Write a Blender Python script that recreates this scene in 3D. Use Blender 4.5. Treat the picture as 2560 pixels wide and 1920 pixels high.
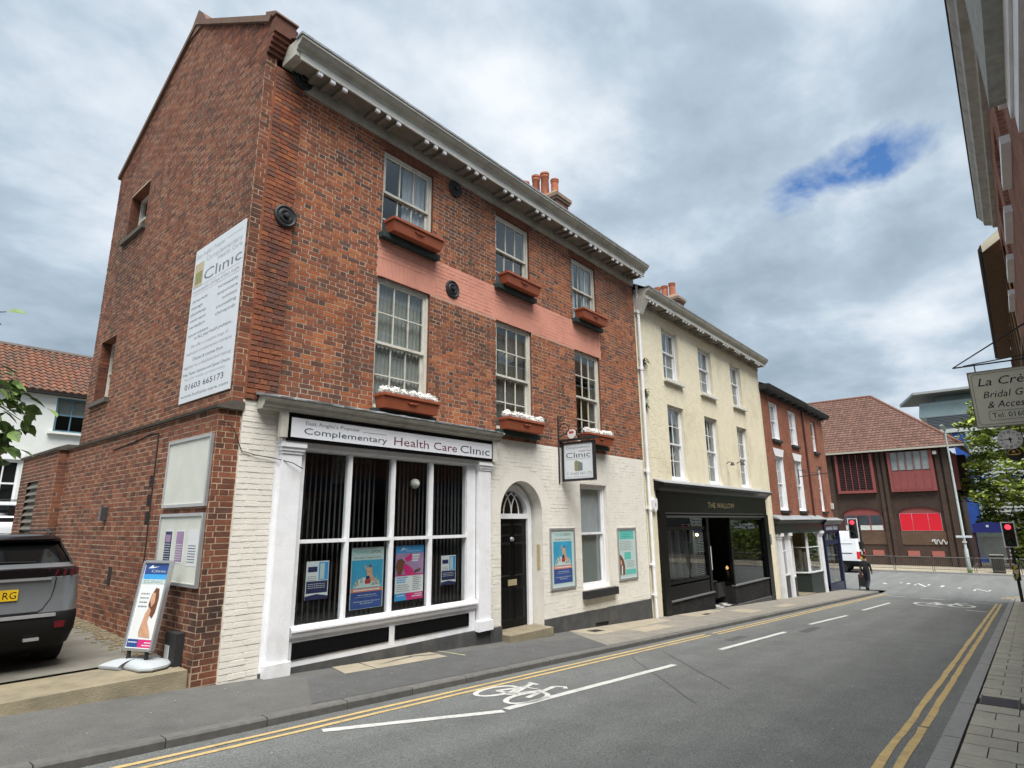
import bpy, bmesh, math, random
from mathutils import Vector, Matrix, noise as mnoise
R = math.radians
random.seed(7)
for o in list(bpy.data.objects):
    bpy.data.objects.remove(o)
SC = bpy.context.scene
COL = SC.collection

# ------------------------------------------------------------------ camera
CAM = Vector((0.0, -7.7, 1.67))
yaw, pit, rol = .697954, .230802, -.0102937
fw = Vector((math.cos(yaw)*math.cos(pit), math.sin(yaw)*math.cos(pit), math.sin(pit)))
rt = Vector((math.sin(yaw), -math.cos(yaw), 0))
up = rt.cross(fw)
r2 = rt*math.cos(rol) + up*math.sin(rol)
u2 = -rt*math.sin(rol) + up*math.cos(rol)
cd = bpy.data.cameras.new('Camera')
cam = bpy.data.objects.new('Camera', cd)
COL.objects.link(cam)
cam.matrix_world = Matrix(((r2.x, u2.x, -fw.x, CAM.x), (r2.y, u2.y, -fw.y, CAM.y), (r2.z, u2.z, -fw.z, CAM.z), (0, 0, 0, 1)))
cd.sensor_width = 36.0
cd.lens = 36.0*1473.24/2560
cd.clip_start = .05
cd.clip_end = 4000
SC.camera = cam

# ------------------------------------------------------------------ sky, sun, exposure
SUN_DIR = Vector((-.26, -.34, .90)).normalized()      # towards the (veiled) sun
wd = bpy.data.worlds.new('World')
SC.world = wd
wd.use_nodes = True
nt = wd.node_tree
for n in list(nt.nodes):
    nt.nodes.remove(n)
def wn(t, **k):
    n = nt.nodes.new(t)
    for a, b in k.items():
        setattr(n, a, b)
    return n
def wl(a, b):
    nt.links.new(a, b)
def wmath(op, a, b=None, clamp=False):
    n = wn('ShaderNodeMath', operation=op, use_clamp=clamp)
    for i, v in enumerate((a, b)):
        if v is None: continue
        if isinstance(v, (int, float)): n.inputs[i].default_value = v
        else: wl(v, n.inputs[i])
    return n.outputs[0]
sky = wn('ShaderNodeTexSky', sky_type='NISHITA', sun_disc=False)
sky.sun_elevation = math.asin(SUN_DIR.z)
sky.sun_rotation = math.atan2(SUN_DIR.x, SUN_DIR.y)
sky.air_density = 1.1; sky.dust_density = .6; sky.ozone_density = 4.0
bgs = wn('ShaderNodeBackground'); bgs.inputs[1].default_value = .09
tint = wn('ShaderNodeMix', data_type='RGBA', blend_type='MULTIPLY'); tint.inputs[0].default_value = 1; tint.inputs[7].default_value = (.56, .80, 1.04, 1)
wl(sky.outputs[0], tint.inputs[6]); wl(tint.outputs[2], bgs.inputs[0])
tc = wn('ShaderNodeTexCoord')
sep = wn('ShaderNodeSeparateXYZ'); wl(tc.outputs['Generated'], sep.inputs[0])
zz = wmath('ADD', wmath('MAXIMUM', sep.outputs[2], 0.0), .22)
comb = wn('ShaderNodeCombineXYZ')
wl(wmath('DIVIDE', sep.outputs[0], zz), comb.inputs[0])
wl(wmath('DIVIDE', sep.outputs[1], zz), comb.inputs[1])
def wnoise(scale, detail, rough, dist=0.0, off=(0, 0, 0), stretch=(1, 1, 1)):
    mp = wn('ShaderNodeMapping'); mp.inputs['Location'].default_value = off; mp.inputs['Scale'].default_value = stretch
    wl(comb.outputs[0], mp.inputs[0])
    n = wn('ShaderNodeTexNoise'); n.inputs['Scale'].default_value = scale; n.inputs['Detail'].default_value = detail
    n.inputs['Roughness'].default_value = rough; n.inputs['Distortion'].default_value = dist
    wl(mp.outputs[0], n.inputs['Vector'])
    return n.outputs[0]
n_big = wnoise(.6, 2, .45, .2, (3.1, 1.7, 0))
n_med = wnoise(2.0, 9, .57, .12, (5.3, 8.2, 0), (1, 1.15, 1))
n_cov = wnoise(2.4, 6, .58, .4, (1.3, 4.4, 0))
val = wmath('ADD', wmath('MULTIPLY', n_big, .45), wmath('MULTIPLY', n_med, .55))
ramp = wn('ShaderNodeValToRGB')
cr = ramp.color_ramp
cr.elements[0].position = .37; cr.elements[0].color = (.27, .35, .43, 1)
cr.elements[1].position = .635; cr.elements[1].color = (.80, .845, .89, 1)
e = cr.elements.new(.44); e.color = (.345, .435, .525, 1)
e = cr.elements.new(.50); e.color = (.43, .525, .62, 1)
e = cr.elements.new(.56); e.color = (.60, .675, .755, 1)
wl(val, ramp.inputs[0])
bgc = wn('ShaderNodeBackground'); bgc.inputs[1].default_value = .70
wl(ramp.outputs[0], bgc.inputs[0])
# one gap in the cloud layer, torn edges from the noise
gapd = Vector((.875, .115, .475)).normalized()
ax1 = gapd.cross(Vector((0, 0, 1))).normalized(); ax2 = ax1.cross(gapd).normalized()
def wdot(v):
    n = wn('ShaderNodeVectorMath', operation='DOT_PRODUCT'); wl(tc.outputs['Generated'], n.inputs[0]); n.inputs[1].default_value = v
    return n.outputs['Value']
du = wdot(ax1); dv = wdot(ax2)
dv2 = wmath('ADD', dv, wmath('MULTIPLY', du, -.22))
el = wmath('ADD', wmath('POWER', wmath('DIVIDE', wmath('ABSOLUTE', du), .115), 2.0), wmath('POWER', wmath('DIVIDE', wmath('ABSOLUTE', dv2), .040), 2.0))
el = wmath('SUBTRACT', 1.0, wmath('MULTIPLY', el, .5))
g = wmath('ADD', el, wmath('MULTIPLY', wmath('SUBTRACT', n_cov, .5), 3.6))
front = wmath('GREATER_THAN', wdot(gapd), 0.0)
cov = wmath('MULTIPLY', wmath('MULTIPLY', wmath('SUBTRACT', g, .42), 1.7, True), front)
mixw = wn('ShaderNodeMixShader')
wl(cov, mixw.inputs[0]); wl(bgc.outputs[0], mixw.inputs[1]); wl(bgs.outputs[0], mixw.inputs[2])
outw = wn('ShaderNodeOutputWorld'); wl(mixw.outputs[0], outw.inputs[0])

sd = bpy.data.lights.new('Sun', 'SUN')
sd.energy = 4.7; sd.angle = R(46); sd.color = (1.0, .965, .91)
sun = bpy.data.objects.new('Sun', sd); COL.objects.link(sun)
sun.rotation_euler = SUN_DIR.to_track_quat('Z', 'Y').to_euler()
vs = SC.view_settings
vs.view_transform = 'Standard'; vs.look = 'None'; vs.gamma = 1; vs.use_curve_mapping = False
vs.exposure = .72
try:
    SC.cycles.max_bounces = 8; SC.cycles.transparent_max_bounces = 12
except Exception: pass

# ------------------------------------------------------------------ materials
MATS = {}
def mat(name, col, rough=.8, var=.12, scale=6.0, bump=0.0, bscale=60.0, metal=0.0, spec=.4, stain=None, stain_amt=0.0, stain_scale=1.2, emit=None, rnd=0.0, coat=0.0, rvar=0.0, grain=0.0, gscale=90.0, streak=0.0):
    """principled material: base colour, a little tonal noise, optional dirt with its own shape, optional relief"""
    if name in MATS: return MATS[name]
    m = bpy.data.materials.new(name); m.use_nodes = True
    t = m.node_tree; b = t.nodes['Principled BSDF']
    L = t.links.new
    b.inputs['Roughness'].default_value = rough
    b.inputs['Metallic'].default_value = metal
    b.inputs['Specular IOR Level'].default_value = spec
    if coat: b.inputs['Coat Weight'].default_value = coat; b.inputs['Coat Roughness'].default_value = .06
    g = t.nodes.new('ShaderNodeNewGeometry')
    cur = None
    def rgb(c):
        n = t.nodes.new('ShaderNodeRGB'); n.outputs[0].default_value = (*c, 1); return n.outputs[0]
    cur = rgb(col)
    def mult(cur, fac_out, lo, hi):
        mr = t.nodes.new('ShaderNodeMapRange'); mr.inputs['From Min'].default_value = .25; mr.inputs['From Max'].default_value = .75
        mr.inputs['To Min'].default_value = lo; mr.inputs['To Max'].default_value = hi
        L(fac_out, mr.inputs['Value'])
        vm = t.nodes.new('ShaderNodeVectorMath'); vm.operation = 'SCALE'
        L(cur, vm.inputs[0]); L(mr.outputs[0], vm.inputs['Scale'])
        return vm.outputs[0]
    if var:
        n = t.nodes.new('ShaderNodeTexNoise'); n.inputs['Scale'].default_value = scale; n.inputs['Detail'].default_value = 6; n.inputs['Roughness'].default_value = .62
        L(g.outputs['Position'], n.inputs['Vector'])
        cur = mult(cur, n.outputs[0], 1-var, 1+var)
        if rvar:
            mr = t.nodes.new('ShaderNodeMapRange'); mr.inputs['To Min'].default_value = max(.02, rough-rvar); mr.inputs['To Max'].default_value = min(1, rough+rvar)
            L(n.outputs[0], mr.inputs['Value']); L(mr.outputs[0], b.inputs['Roughness'])
    if streak:
        mp = t.nodes.new('ShaderNodeMapping'); mp.inputs['Scale'].default_value = (.10, 1.1, .3); L(g.outputs['Position'], mp.inputs[0])
        n = t.nodes.new('ShaderNodeTexNoise'); n.inputs['Scale'].default_value = 1.6; n.inputs['Detail'].default_value = 5; n.inputs['Roughness'].default_value = .6
        L(mp.outputs[0], n.inputs['Vector'])
        cur = mult(cur, n.outputs[0], 1-streak, 1+streak)
    if grain:
        n = t.nodes.new('ShaderNodeTexNoise'); n.inputs['Scale'].default_value = gscale; n.inputs['Detail'].default_value = 2; n.inputs['Roughness'].default_value = .7
        L(g.outputs['Position'], n.inputs['Vector'])
        cur = mult(cur, n.outputs[0], 1-grain, 1+grain)
    if rnd:
        oi = t.nodes.new('ShaderNodeObjectInfo')
        ad = t.nodes.new('ShaderNodeMath'); ad.operation = 'ADD'; L(oi.outputs['Random'], ad.inputs[0]); L(g.outputs['Random Per Island'], ad.inputs[1])
        fr = t.nodes.new('ShaderNodeMath'); fr.operation = 'FRACT'; L(ad.outputs[0], fr.inputs[0])
        mr = t.nodes.new('ShaderNodeMapRange'); mr.inputs['To Min'].default_value = 1-rnd; mr.inputs['To Max'].default_value = 1+rnd
        L(fr.outputs[0], mr.inputs['Value'])
        vm = t.nodes.new('ShaderNodeVectorMath'); vm.operation = 'SCALE'; L(cur, vm.inputs[0]); L(mr.outputs[0], vm.inputs['Scale']); cur = vm.outputs[0]
    if stain is not None:
        n = t.nodes.new('ShaderNodeTexNoise'); n.inputs['Scale'].default_value = stain_scale; n.inputs['Detail'].default_value = 8; n.inputs['Roughness'].default_value = .68
        mp = t.nodes.new('ShaderNodeMapping'); mp.inputs['Location'].default_value = (11, 5, 3); mp.inputs['Scale'].default_value = (1, 1, .55)
        L(g.outputs['Position'], mp.inputs[0]); L(mp.outputs[0], n.inputs['Vector'])
        mr = t.nodes.new('ShaderNodeMapRange'); mr.inputs['From Min'].default_value = .5; mr.inputs['From Max'].default_value = .72
        mr.inputs['To Min'].default_value = 0; mr.inputs['To Max'].default_value = stain_amt
        L(n.outputs[0], mr.inputs['Value'])
        mx = t.nodes.new('ShaderNodeMix'); mx.data_type = 'RGBA'
        L(mr.outputs[0], mx.inputs[0]); L(cur, mx.inputs[6]); L(rgb(stain), mx.inputs[7]); cur = mx.outputs[2]
    L(cur, b.inputs['Base Color'])
    if bump:
        n = t.nodes.new('ShaderNodeTexNoise'); n.inputs['Scale'].default_value = bscale; n.inputs['Detail'].default_value = 5
        L(g.outputs['Position'], n.inputs['Vector'])
        bp = t.nodes.new('ShaderNodeBump'); bp.inputs['Strength'].default_value = bump; bp.inputs['Distance'].default_value = .02
        L(n.outputs[0], bp.inputs['Height']); L(bp.outputs[0], b.inputs['Normal'])
    if emit:
        b.inputs['Emission Color'].default_value = (*emit[0], 1); b.inputs['Emission Strength'].default_value = emit[1]
    MATS[name] = m
    return m

def brickmat(name, cols, stain=(.035, .03, .028), stain_amt=.75, stain_scale=.8, bump=.35):
    """every brick its own tone: per-island / per-object random through a ramp, plus soot and weathering"""
    m = bpy.data.materials.new(name); m.use_nodes = True
    t = m.node_tree; b = t.nodes['Principled BSDF']; L = t.links.new
    b.inputs['Roughness'].default_value = .9; b.inputs['Specular IOR Level'].default_value = .25
    g = t.nodes.new('ShaderNodeNewGeometry'); oi = t.nodes.new('ShaderNodeObjectInfo')
    ad = t.nodes.new('ShaderNodeMath'); ad.operation = 'ADD'; L(oi.outputs['Random'], ad.inputs[0]); L(g.outputs['Random Per Island'], ad.inputs[1])
    fr = t.nodes.new('ShaderNodeMath'); fr.operation = 'FRACT'; L(ad.outputs[0], fr.inputs[0])
    cr = t.nodes.new('ShaderNodeValToRGB'); cr.color_ramp.interpolation = 'LINEAR'
    k = len(cols)
    cr.color_ramp.elements[0].color = (*cols[0], 1); cr.color_ramp.elements[1].color = (*cols[-1], 1)
    for i in range(1, k-1):
        e = cr.color_ramp.elements.new(i/(k-1)); e.color = (*cols[i], 1)
    L(fr.outputs[0], cr.inputs[0])
    n = t.nodes.new('ShaderNodeTexNoise'); n.inputs['Scale'].default_value = 9; n.inputs['Detail'].default_value = 7; n.inputs['Roughness'].default_value = .7
    L(g.outputs['Position'], n.inputs['Vector'])
    mr = t.nodes.new('ShaderNodeMapRange'); mr.inputs['From Min'].default_value = .25; mr.inputs['From Max'].default_value = .75; mr.inputs['To Min'].default_value = .68; mr.inputs['To Max'].default_value = 1.3
    L(n.outputs[0], mr.inputs['Value'])
    vm = t.nodes.new('ShaderNodeVectorMath'); vm.operation = 'SCALE'; L(cr.outputs[0], vm.inputs[0]); L(mr.outputs[0], vm.inputs['Scale'])
    n2 = t.nodes.new('ShaderNodeTexNoise'); n2.inputs['Scale'].default_value = stain_scale; n2.inputs['Detail'].default_value = 8; n2.inputs['Roughness'].default_value = .7
    L(g.outputs['Position'], n2.inputs['Vector'])
    m2 = t.nodes.new('ShaderNodeMapRange'); m2.inputs['From Min'].default_value = .47; m2.inputs['From Max'].default_value = .7; m2.inputs['To Max'].default_value = stain_amt
    L(n2.outputs[0], m2.inputs['Value'])
    mx = t.nodes.new('ShaderNodeMix'); mx.data_type = 'RGBA'; L(m2.outputs[0], mx.inputs[0]); L(vm.outputs[0], mx.inputs[6]); mx.inputs[7].default_value = (*stain, 1)
    L(mx.outputs[2], b.inputs['Base Color'])
    n3 = t.nodes.new('ShaderNodeTexNoise'); n3.inputs['Scale'].default_value = 70; n3.inputs['Detail'].default_value = 4
    L(g.outputs['Position'], n3.inputs['Vector'])
    bp = t.nodes.new('ShaderNodeBump'); bp.inputs['Strength'].default_value = bump; bp.inputs['Distance'].default_value = .02
    L(n3.outputs[0], bp.inputs['Height']); L(bp.outputs[0], b.inputs['Normal'])
    MATS[name] = m
    return m

def brickpat(name, c1, c2, mortar, axis='x', bw=.225, rh=.075, mort=.012, amt=.4):
    """far walls whose bricks cannot be told apart"""
    m = bpy.data.materials.new(name); m.use_nodes = True
    t = m.node_tree; b = t.nodes['Principled BSDF']; L = t.links.new
    b.inputs['Roughness'].default_value = .92; b.inputs['Specular IOR Level'].default_value = .2
    g = t.nodes.new('ShaderNodeNewGeometry'); sp = t.nodes.new('ShaderNodeSeparateXYZ'); L(g.outputs['Position'], sp.inputs[0])
    cb = t.nodes.new('ShaderNodeCombineXYZ')
    ad = t.nodes.new('ShaderNodeMath'); ad.operation = 'ADD'; L(sp.outputs[0], ad.inputs[0]); L(sp.outputs[1], ad.inputs[1])
    L(ad.outputs[0], cb.inputs[0]); L(sp.outputs[2], cb.inputs[1])
    br = t.nodes.new('ShaderNodeTexBrick'); L(cb.outputs[0], br.inputs['Vector'])
    br.inputs['Color1'].default_value = (*c1, 1); br.inputs['Color2'].default_value = (*c2, 1); br.inputs['Mortar'].default_value = (*mortar, 1)
    br.inputs['Scale'].default_value = 1; br.inputs['Mortar Size'].default_value = mort/2; br.inputs['Brick Width'].default_value = bw; br.inputs['Row Height'].default_value = rh
    n = t.nodes.new('ShaderNodeTexNoise'); n.inputs['Scale'].default_value = 1.3; n.inputs['Detail'].default_value = 7; n.inputs['Roughness'].default_value = .65
    L(g.outputs['Position'], n.inputs['Vector'])
    mr = t.nodes.new('ShaderNodeMapRange'); mr.inputs['From Min'].default_value = .25; mr.inputs['From Max'].default_value = .75; mr.inputs['To Min'].default_value = 1-amt; mr.inputs['To Max'].default_value = 1+amt
    L(n.outputs[0], mr.inputs['Value'])
    vm = t.nodes.new('ShaderNodeVectorMath'); vm.operation = 'SCALE'; L(br.outputs[0], vm.inputs[0]); L(mr.outputs[0], vm.inputs['Scale'])
    L(vm.outputs[0], b.inputs['Base Color'])
    MATS[name] = m
    return m

def glassmat(name, tint=(.9, .93, .93), refl=1.8, wav=.0012):
    m = bpy.data.materials.new(name); m.use_nodes = True
    t = m.node_tree; L = t.links.new
    t.nodes.remove(t.nodes['Principled BSDF'])
    out = t.nodes['Material Output']
    tr = t.nodes.new('ShaderNodeBsdfTransparent'); tr.inputs[0].default_value = (*tint, 1)
    gl = t.nodes.new('ShaderNodeBsdfGlossy'); gl.inputs['Roughness'].default_value = .015
    g = t.nodes.new('ShaderNodeNewGeometry')
    def mth(op, x, y, cl=False):
        k = t.nodes.new('ShaderNodeMath'); k.operation = op; k.use_clamp = cl
        for i, v in enumerate((x, y)):
            if v is None: continue
            if isinstance(v, (int, float)): k.inputs[i].default_value = v
            else: L(v, k.inputs[i])
        return k.outputs[0]
    dt = t.nodes.new('ShaderNodeVectorMath'); dt.operation = 'DOT_PRODUCT'; L(g.outputs['Incoming'], dt.inputs[0]); L(g.outputs['Normal'], dt.inputs[1])
    f5 = mth('POWER', mth('SUBTRACT', 1.0, mth('ABSOLUTE', dt.outputs['Value'], None), True), 5.0)
    class mu: outputs = [mth('MULTIPLY', mth('ADD', mth('MULTIPLY', f5, .955), .045), refl, True)]
    n = t.nodes.new('ShaderNodeTexNoise'); n.inputs['Scale'].default_value = 2.2; n.inputs['Detail'].default_value = 1
    L(g.outputs['Position'], n.inputs['Vector'])
    bp = t.nodes.new('ShaderNodeBump'); bp.inputs['Strength'].default_value = 1; bp.inputs['Distance'].default_value = wav; L(n.outputs[0], bp.inputs['Height']); L(bp.outputs[0], gl.inputs['Normal'])
    mx = t.nodes.new('ShaderNodeMixShader'); L(mu.outputs[0], mx.inputs[0]); L(tr.outputs[0], mx.inputs[1]); L(gl.outputs[0], mx.inputs[2])
    L(mx.outputs[0], out.inputs[0])
    MATS[name] = m
    return m

# ------------------------------------------------------------------ object helpers
ORG = {}
def link(o, parent=None):
    COL.objects.link(o)
    if parent is not None: o.parent = parent
    return o
def tag(o, label, cat, group=None):
    o['label'] = label; o['category'] = cat
    if group: o['group'] = group
    return o
def thing(name, label, cat, loc=(0, 0, 0), group=None, rz=0.0, local=False):
    o = bpy.data.objects.new(name, None); link(o)
    o.location = loc; o.rotation_euler = (0, 0, rz); o.empty_display_size = .2
    ORG[o.name] = Vector((0, 0, 0)) if local else Vector(loc)
    return tag(o, label, cat, group)

class MB:
    def __init__(s): s.v = []; s.f = []; s.m = []
    def face(s, pts, mi=0):
        i = len(s.v); s.v += [tuple(p) for p in pts]; s.f.append(tuple(range(i, i+len(pts)))); s.m.append(mi)
    def box(s, x0, x1, y0, y1, z0, z1, mi=0):
        if x0 > x1: x0, x1 = x1, x0
        if y0 > y1: y0, y1 = y1, y0
        if z0 > z1: z0, z1 = z1, z0
        i = len(s.v)
        s.v += [(x0, y0, z0), (x1, y0, z0), (x1, y1, z0), (x0, y1, z0), (x0, y0, z1), (x1, y0, z1), (x1, y1, z1), (x0, y1, z1)]
        for q in ((0, 3, 2, 1), (4, 5, 6, 7), (0, 1, 5, 4), (1, 2, 6, 5), (2, 3, 7, 6), (3, 0, 4, 7)):
            s.f.append(tuple(i+k for k in q)); s.m.append(mi)
        return s
    def hexa(s, p, mi=0):
        """8 corners, bottom ring then top ring"""
        i = len(s.v); s.v += [tuple(q) for q in p]
        for q in ((0, 3, 2, 1), (4, 5, 6, 7), (0, 1, 5, 4), (1, 2, 6, 5), (2, 3, 7, 6), (3, 0, 4, 7)):
            s.f.append(tuple(i+k for k in q)); s.m.append(mi)
        return s
    def prism(s, prof, ax, a, b, mi=0):
        """closed 2-D profile swept along an axis. ax='x': prof=(y,z); 'y': (x,z); 'z': (x,y)"""
        def P(p, t):
            return (t, p[0], p[1]) if ax == 'x' else ((p[0], t, p[1]) if ax == 'y' else (p[0], p[1], t))
        i = len(s.v); n = len(prof)
        s.v += [P(p, a) for p in prof] + [P(p, b) for p in prof]
        for k in range(n):
            j = (k+1) % n
            s.f.append((i+k, i+j, i+n+j, i+n+k)); s.m.append(mi)
        s.f.append(tuple(i+k for k in range(n))[::-1]); s.m.append(mi)
        s.f.append(tuple(i+n+k for k in range(n))); s.m.append(mi)
        return s
    def tube(s, pts, r, n=8, mi=0, cap=True):
        pts = [Vector(p) for p in pts]; rs = r if isinstance(r, (list, tuple)) else [r]*len(pts)
        i0 = len(s.v)
        for k, p in enumerate(pts):
            d = (pts[min(k+1, len(pts)-1)] - pts[max(k-1, 0)])
            d = d.normalized() if d.length > 1e-9 else Vector((0, 0, 1))
            a = d.cross(Vector((0, 0, 1)))
            if a.length < 1e-3: a = d.cross(Vector((0, 1, 0)))
            a.normalize(); b = d.cross(a)
            for q in range(n):
                t = 2*math.pi*q/n
                s.v.append(tuple(p + (a*math.cos(t) + b*math.sin(t))*rs[k]))
        for k in range(len(pts)-1):
            for q in range(n):
                w = (q+1) % n
                s.f.append((i0+k*n+q, i0+k*n+w, i0+(k+1)*n+w, i0+(k+1)*n+q)); s.m.append(mi)
        if cap:
            s.f.append(tuple(i0+q for q in range(n))); s.m.append(mi)
            s.f.append(tuple(i0+(len(pts)-1)*n+q for q in range(n))[::-1]); s.m.append(mi)
        return s
    def lathe(s, prof, c, ax='z', n=20, mi=0, cap=True):
        """prof: (radius, height along axis)"""
        i0 = len(s.v); c = Vector(c)
        for r, h in prof:
            for q in range(n):
                t = 2*math.pi*q/n; a, b = r*math.cos(t), r*math.sin(t)
                p = {'z': (a, b, h), 'y': (a, h, b), 'x': (h, a, b)}[ax]
                s.v.append(tuple(c + Vector(p)))
        for k in range(len(prof)-1):
            for q in range(n):
                w = (q+1) % n
                s.f.append((i0+k*n+q, i0+k*n+w, i0+(k+1)*n+w, i0+(k+1)*n+q)); s.m.append(mi)
        if cap:
            s.f.append(tuple(i0+q for q in range(n))); s.m.append(mi)
            s.f.append(tuple(i0+(len(prof)-1)*n+q for q in range(n))); s.m.append(mi)
        return s
    def ball(s, c, r, n=10, mi=0, sq=(1, 1, 1)):
        pr = [(max(1e-4, math.sin(math.pi*k/(n-1))), -math.cos(math.pi*k/(n-1))) for k in range(n)]
        i0 = len(s.v); s.lathe(pr, (0, 0, 0), 'z', n*2-4, mi)
        for i in range(i0, len(s.v)):
            v = s.v[i]; s.v[i] = (c[0]+v[0]*r*sq[0], c[1]+v[1]*r*sq[1], c[2]+v[2]*r*sq[2])
        return s
    def build(s, name, mats, parent=None, smooth=False, kind=None, fix=True):
        me = bpy.data.meshes.new(name)
        org = Vector((0, 0, 0)); p = parent
        while p is not None:
            if p.name in ORG: org = ORG[p.name]
            p = p.parent
        me.from_pydata([(v[0]-org.x, v[1]-org.y, v[2]-org.z) for v in s.v], [], s.f)
        if not isinstance(mats, (list, tuple)): mats = [mats]
        for m in mats: me.materials.append(m)
        if len(mats) > 1: me.polygons.foreach_set('material_index', s.m)
        if fix and len(s.f) < 60000:
            bm = bmesh.new(); bm.from_mesh(me)
            if smooth: bmesh.ops.remove_doubles(bm, verts=bm.verts, dist=1e-5)
            bmesh.ops.recalc_face_normals(bm, faces=bm.faces); bm.to_mesh(me); bm.free()
        if smooth:
            me.polygons.foreach_set('use_smooth', [True]*len(me.polygons))
            try: me.set_sharp_from_angle(angle=R(40))
            except Exception: pass
        me.update()
        o = bpy.data.objects.new(name, me); link(o, parent)
        if kind: o['kind'] = kind
        return o

def one(name, mats, parent, smooth=False, **k):
    """shortcut: one(...)(lambda m: m.box(...))"""
    def go(fn):
        m = MB(); fn(m); return m.build(name, mats, parent, smooth, **k)
    return go

_tc = {}
def text_mesh(s, res=2):
    if s in _tc: return _tc[s]
    cu = bpy.data.curves.new('t', 'FONT'); cu.body = s; cu.resolution_u = res; cu.size = 1
    ob = bpy.data.objects.new('t', cu); COL.objects.link(ob)
    dg = bpy.context.evaluated_depsgraph_get(); dg.update()
    me = bpy.data.meshes.new_from_object(ob.evaluated_get(dg), depsgraph=dg)
    vs_ = [tuple(v.co) for v in me.vertices]; fs = [tuple(p.vertices) for p in me.polygons]
    bpy.data.objects.remove(ob); bpy.data.curves.remove(cu); bpy.data.meshes.remove(me)
    _tc[s] = (vs_, fs)
    return _tc[s]
def text_into(mb, s, o, u, v, h, w=None, al='L', shear=0.0, mi=0, n=None):
    """lettering laid on a real surface: o origin (baseline), u / v in-plane axes, h cap height, w total width"""
    vs_, fs = text_mesh(s)
    if not vs_: return
    x0 = min(p[0] for p in vs_); x1 = max(p[0] for p in vs_)
    sy = h/.70; sx = sy if w is None else w/max(1e-6, x1-x0)
    tw = (x1-x0)*sx
    off = {'L': 0, 'C': -tw/2, 'R': -tw}[al]
    o = Vector(o); u = Vector(u); v = Vector(v)
    i = len(mb.v)
    for p in vs_:
        mb.v.append(tuple(o + u*((p[0]-x0)*sx + off + shear*p[1]*sy) + v*(p[1]*sy)))
    for f in fs: mb.f.append(tuple(i+k for k in f)); mb.m.append(mi)
def TL(m, s_, *a, mi=0, **k):
    par, mats = m.ctx
    q = MB(); text_into(q, s_, *a, **k); q.build('lettering', mats[mi], par, fix=False)
def rect_on(mb, o, u, v, a0, a1, b0, b1, mi=0):
    o, u, v = Vector(o), Vector(u), Vector(v)
    mb.face([o+u*a0+v*b0, o+u*a1+v*b0, o+u*a1+v*b1, o+u*a0+v*b1], mi)
def poly_on(mb, o, u, v, pts, mi=0):
    o, u, v = Vector(o), Vector(u), Vector(v)
    mb.face([o+u*a+v*b for a, b in pts], mi)

def gz(x):
    """height of the pavement along the sloping street"""
    return -.0528*x if x < 36.55 else -1.93
RD = .08   # road lies a kerb below
# ------------------------------------------------------------------ palette
M_asph = mat('asphalt', (.140, .146, .143), .9, .12, 2.2, .5, 160, spec=.3, grain=.6, gscale=60, streak=.17, stain=(.10, .103, .105), stain_amt=.5, stain_scale=.55)
M_asph2 = mat('pavement_asphalt', (.112, .111, .106), .92, .14, 3, .5, 150, spec=.3, grain=.4, gscale=80, stain=(.06, .058, .055), stain_amt=.5, stain_scale=.9)
M_asph3 = mat('asphalt_patch', (.088, .089, .09), .92, .15, 4, .4, 150, spec=.3, grain=.4, gscale=80)
M_conc = mat('concrete', (.215, .185, .125), .92, .28, 3.5, .35, 60, stain=(.13, .12, .10), stain_amt=.6, stain_scale=1.6)
M_conc2 = mat('car_park_concrete', (.15, .143, .122), .95, .28, 2.4, .45, 50, stain=(.09, .085, .07), stain_amt=.5, stain_scale=1.3)
M_flag = mat('flagstone', (.30, .265, .20), .92, .16, 5, .25, 80, stain=(.18, .16, .13), stain_amt=.5, stain_scale=2)
M_kerb = mat('granite_kerb', (.125, .122, .115), .9, .22, 12, .3, 120, rnd=.08, stain=(.07, .068, .065), stain_amt=.4)
M_kerb2 = mat('concrete_kerb', (.25, .25, .245), .9, .14, 14, .25, 120, rnd=.05)
M_pav = mat('paving_slab', (.345, .335, .28), .92, .12, 16, .25, 110, grain=.15, rnd=.07, stain=(.19, .185, .165), stain_amt=.35, stain_scale=2.4)
M_joint = mat('paving_joint', (.075, .07, .062), .95, .2, 9)
M_yel = mat('yellow_paint', (.47, .345, .155), .85, .18, 22, stain=(.16, .13, .09), stain_amt=.55, stain_scale=5)
M_wline = mat('road_white', (.52, .52, .50), .85, .15, 18, stain=(.2, .2, .2), stain_amt=.5, stain_scale=6)
M_earth = mat('earth', (.10, .095, .075), .95, .3, .8)

M_mortar = mat('mortar', (.44, .355, .27), .95, .2, 8, stain=(.16, .13, .11), stain_amt=.7, stain_scale=.9)
M_mortar2 = mat('side_mortar', (.44, .33, .225), .95, .2, 8, stain=(.12, .1, .085), stain_amt=.5, stain_scale=.9)
M_brA = brickmat('front_brick', [(.10, .058, .046), (.24, .084, .046), (.31, .098, .046), (.36, .12, .052), (.29, .092, .046), (.22, .08, .05), (.41, .15, .06), (.33, .104, .048), (.13, .072, .057), (.28, .09, .046)], stain=(.05, .036, .03), stain_amt=.8, stain_scale=.7)
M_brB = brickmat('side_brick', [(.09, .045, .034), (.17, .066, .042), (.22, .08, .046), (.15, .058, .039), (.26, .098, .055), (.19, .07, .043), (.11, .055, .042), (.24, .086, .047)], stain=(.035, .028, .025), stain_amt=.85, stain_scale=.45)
M_brH = brickmat('burnt_header', [(.085, .058, .05), (.12, .064, .049), (.10, .062, .052), (.16, .068, .05), (.11, .068, .058)], stain=(.04, .034, .03), stain_amt=.6, stain_scale=.55)
M_brS = brickmat('pale_header', [(.24, .115, .07), (.28, .13, .08), (.20, .095, .062), (.09, .05, .04)], stain=(.05, .037, .031), stain_amt=.6, stain_scale=.42)
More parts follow.
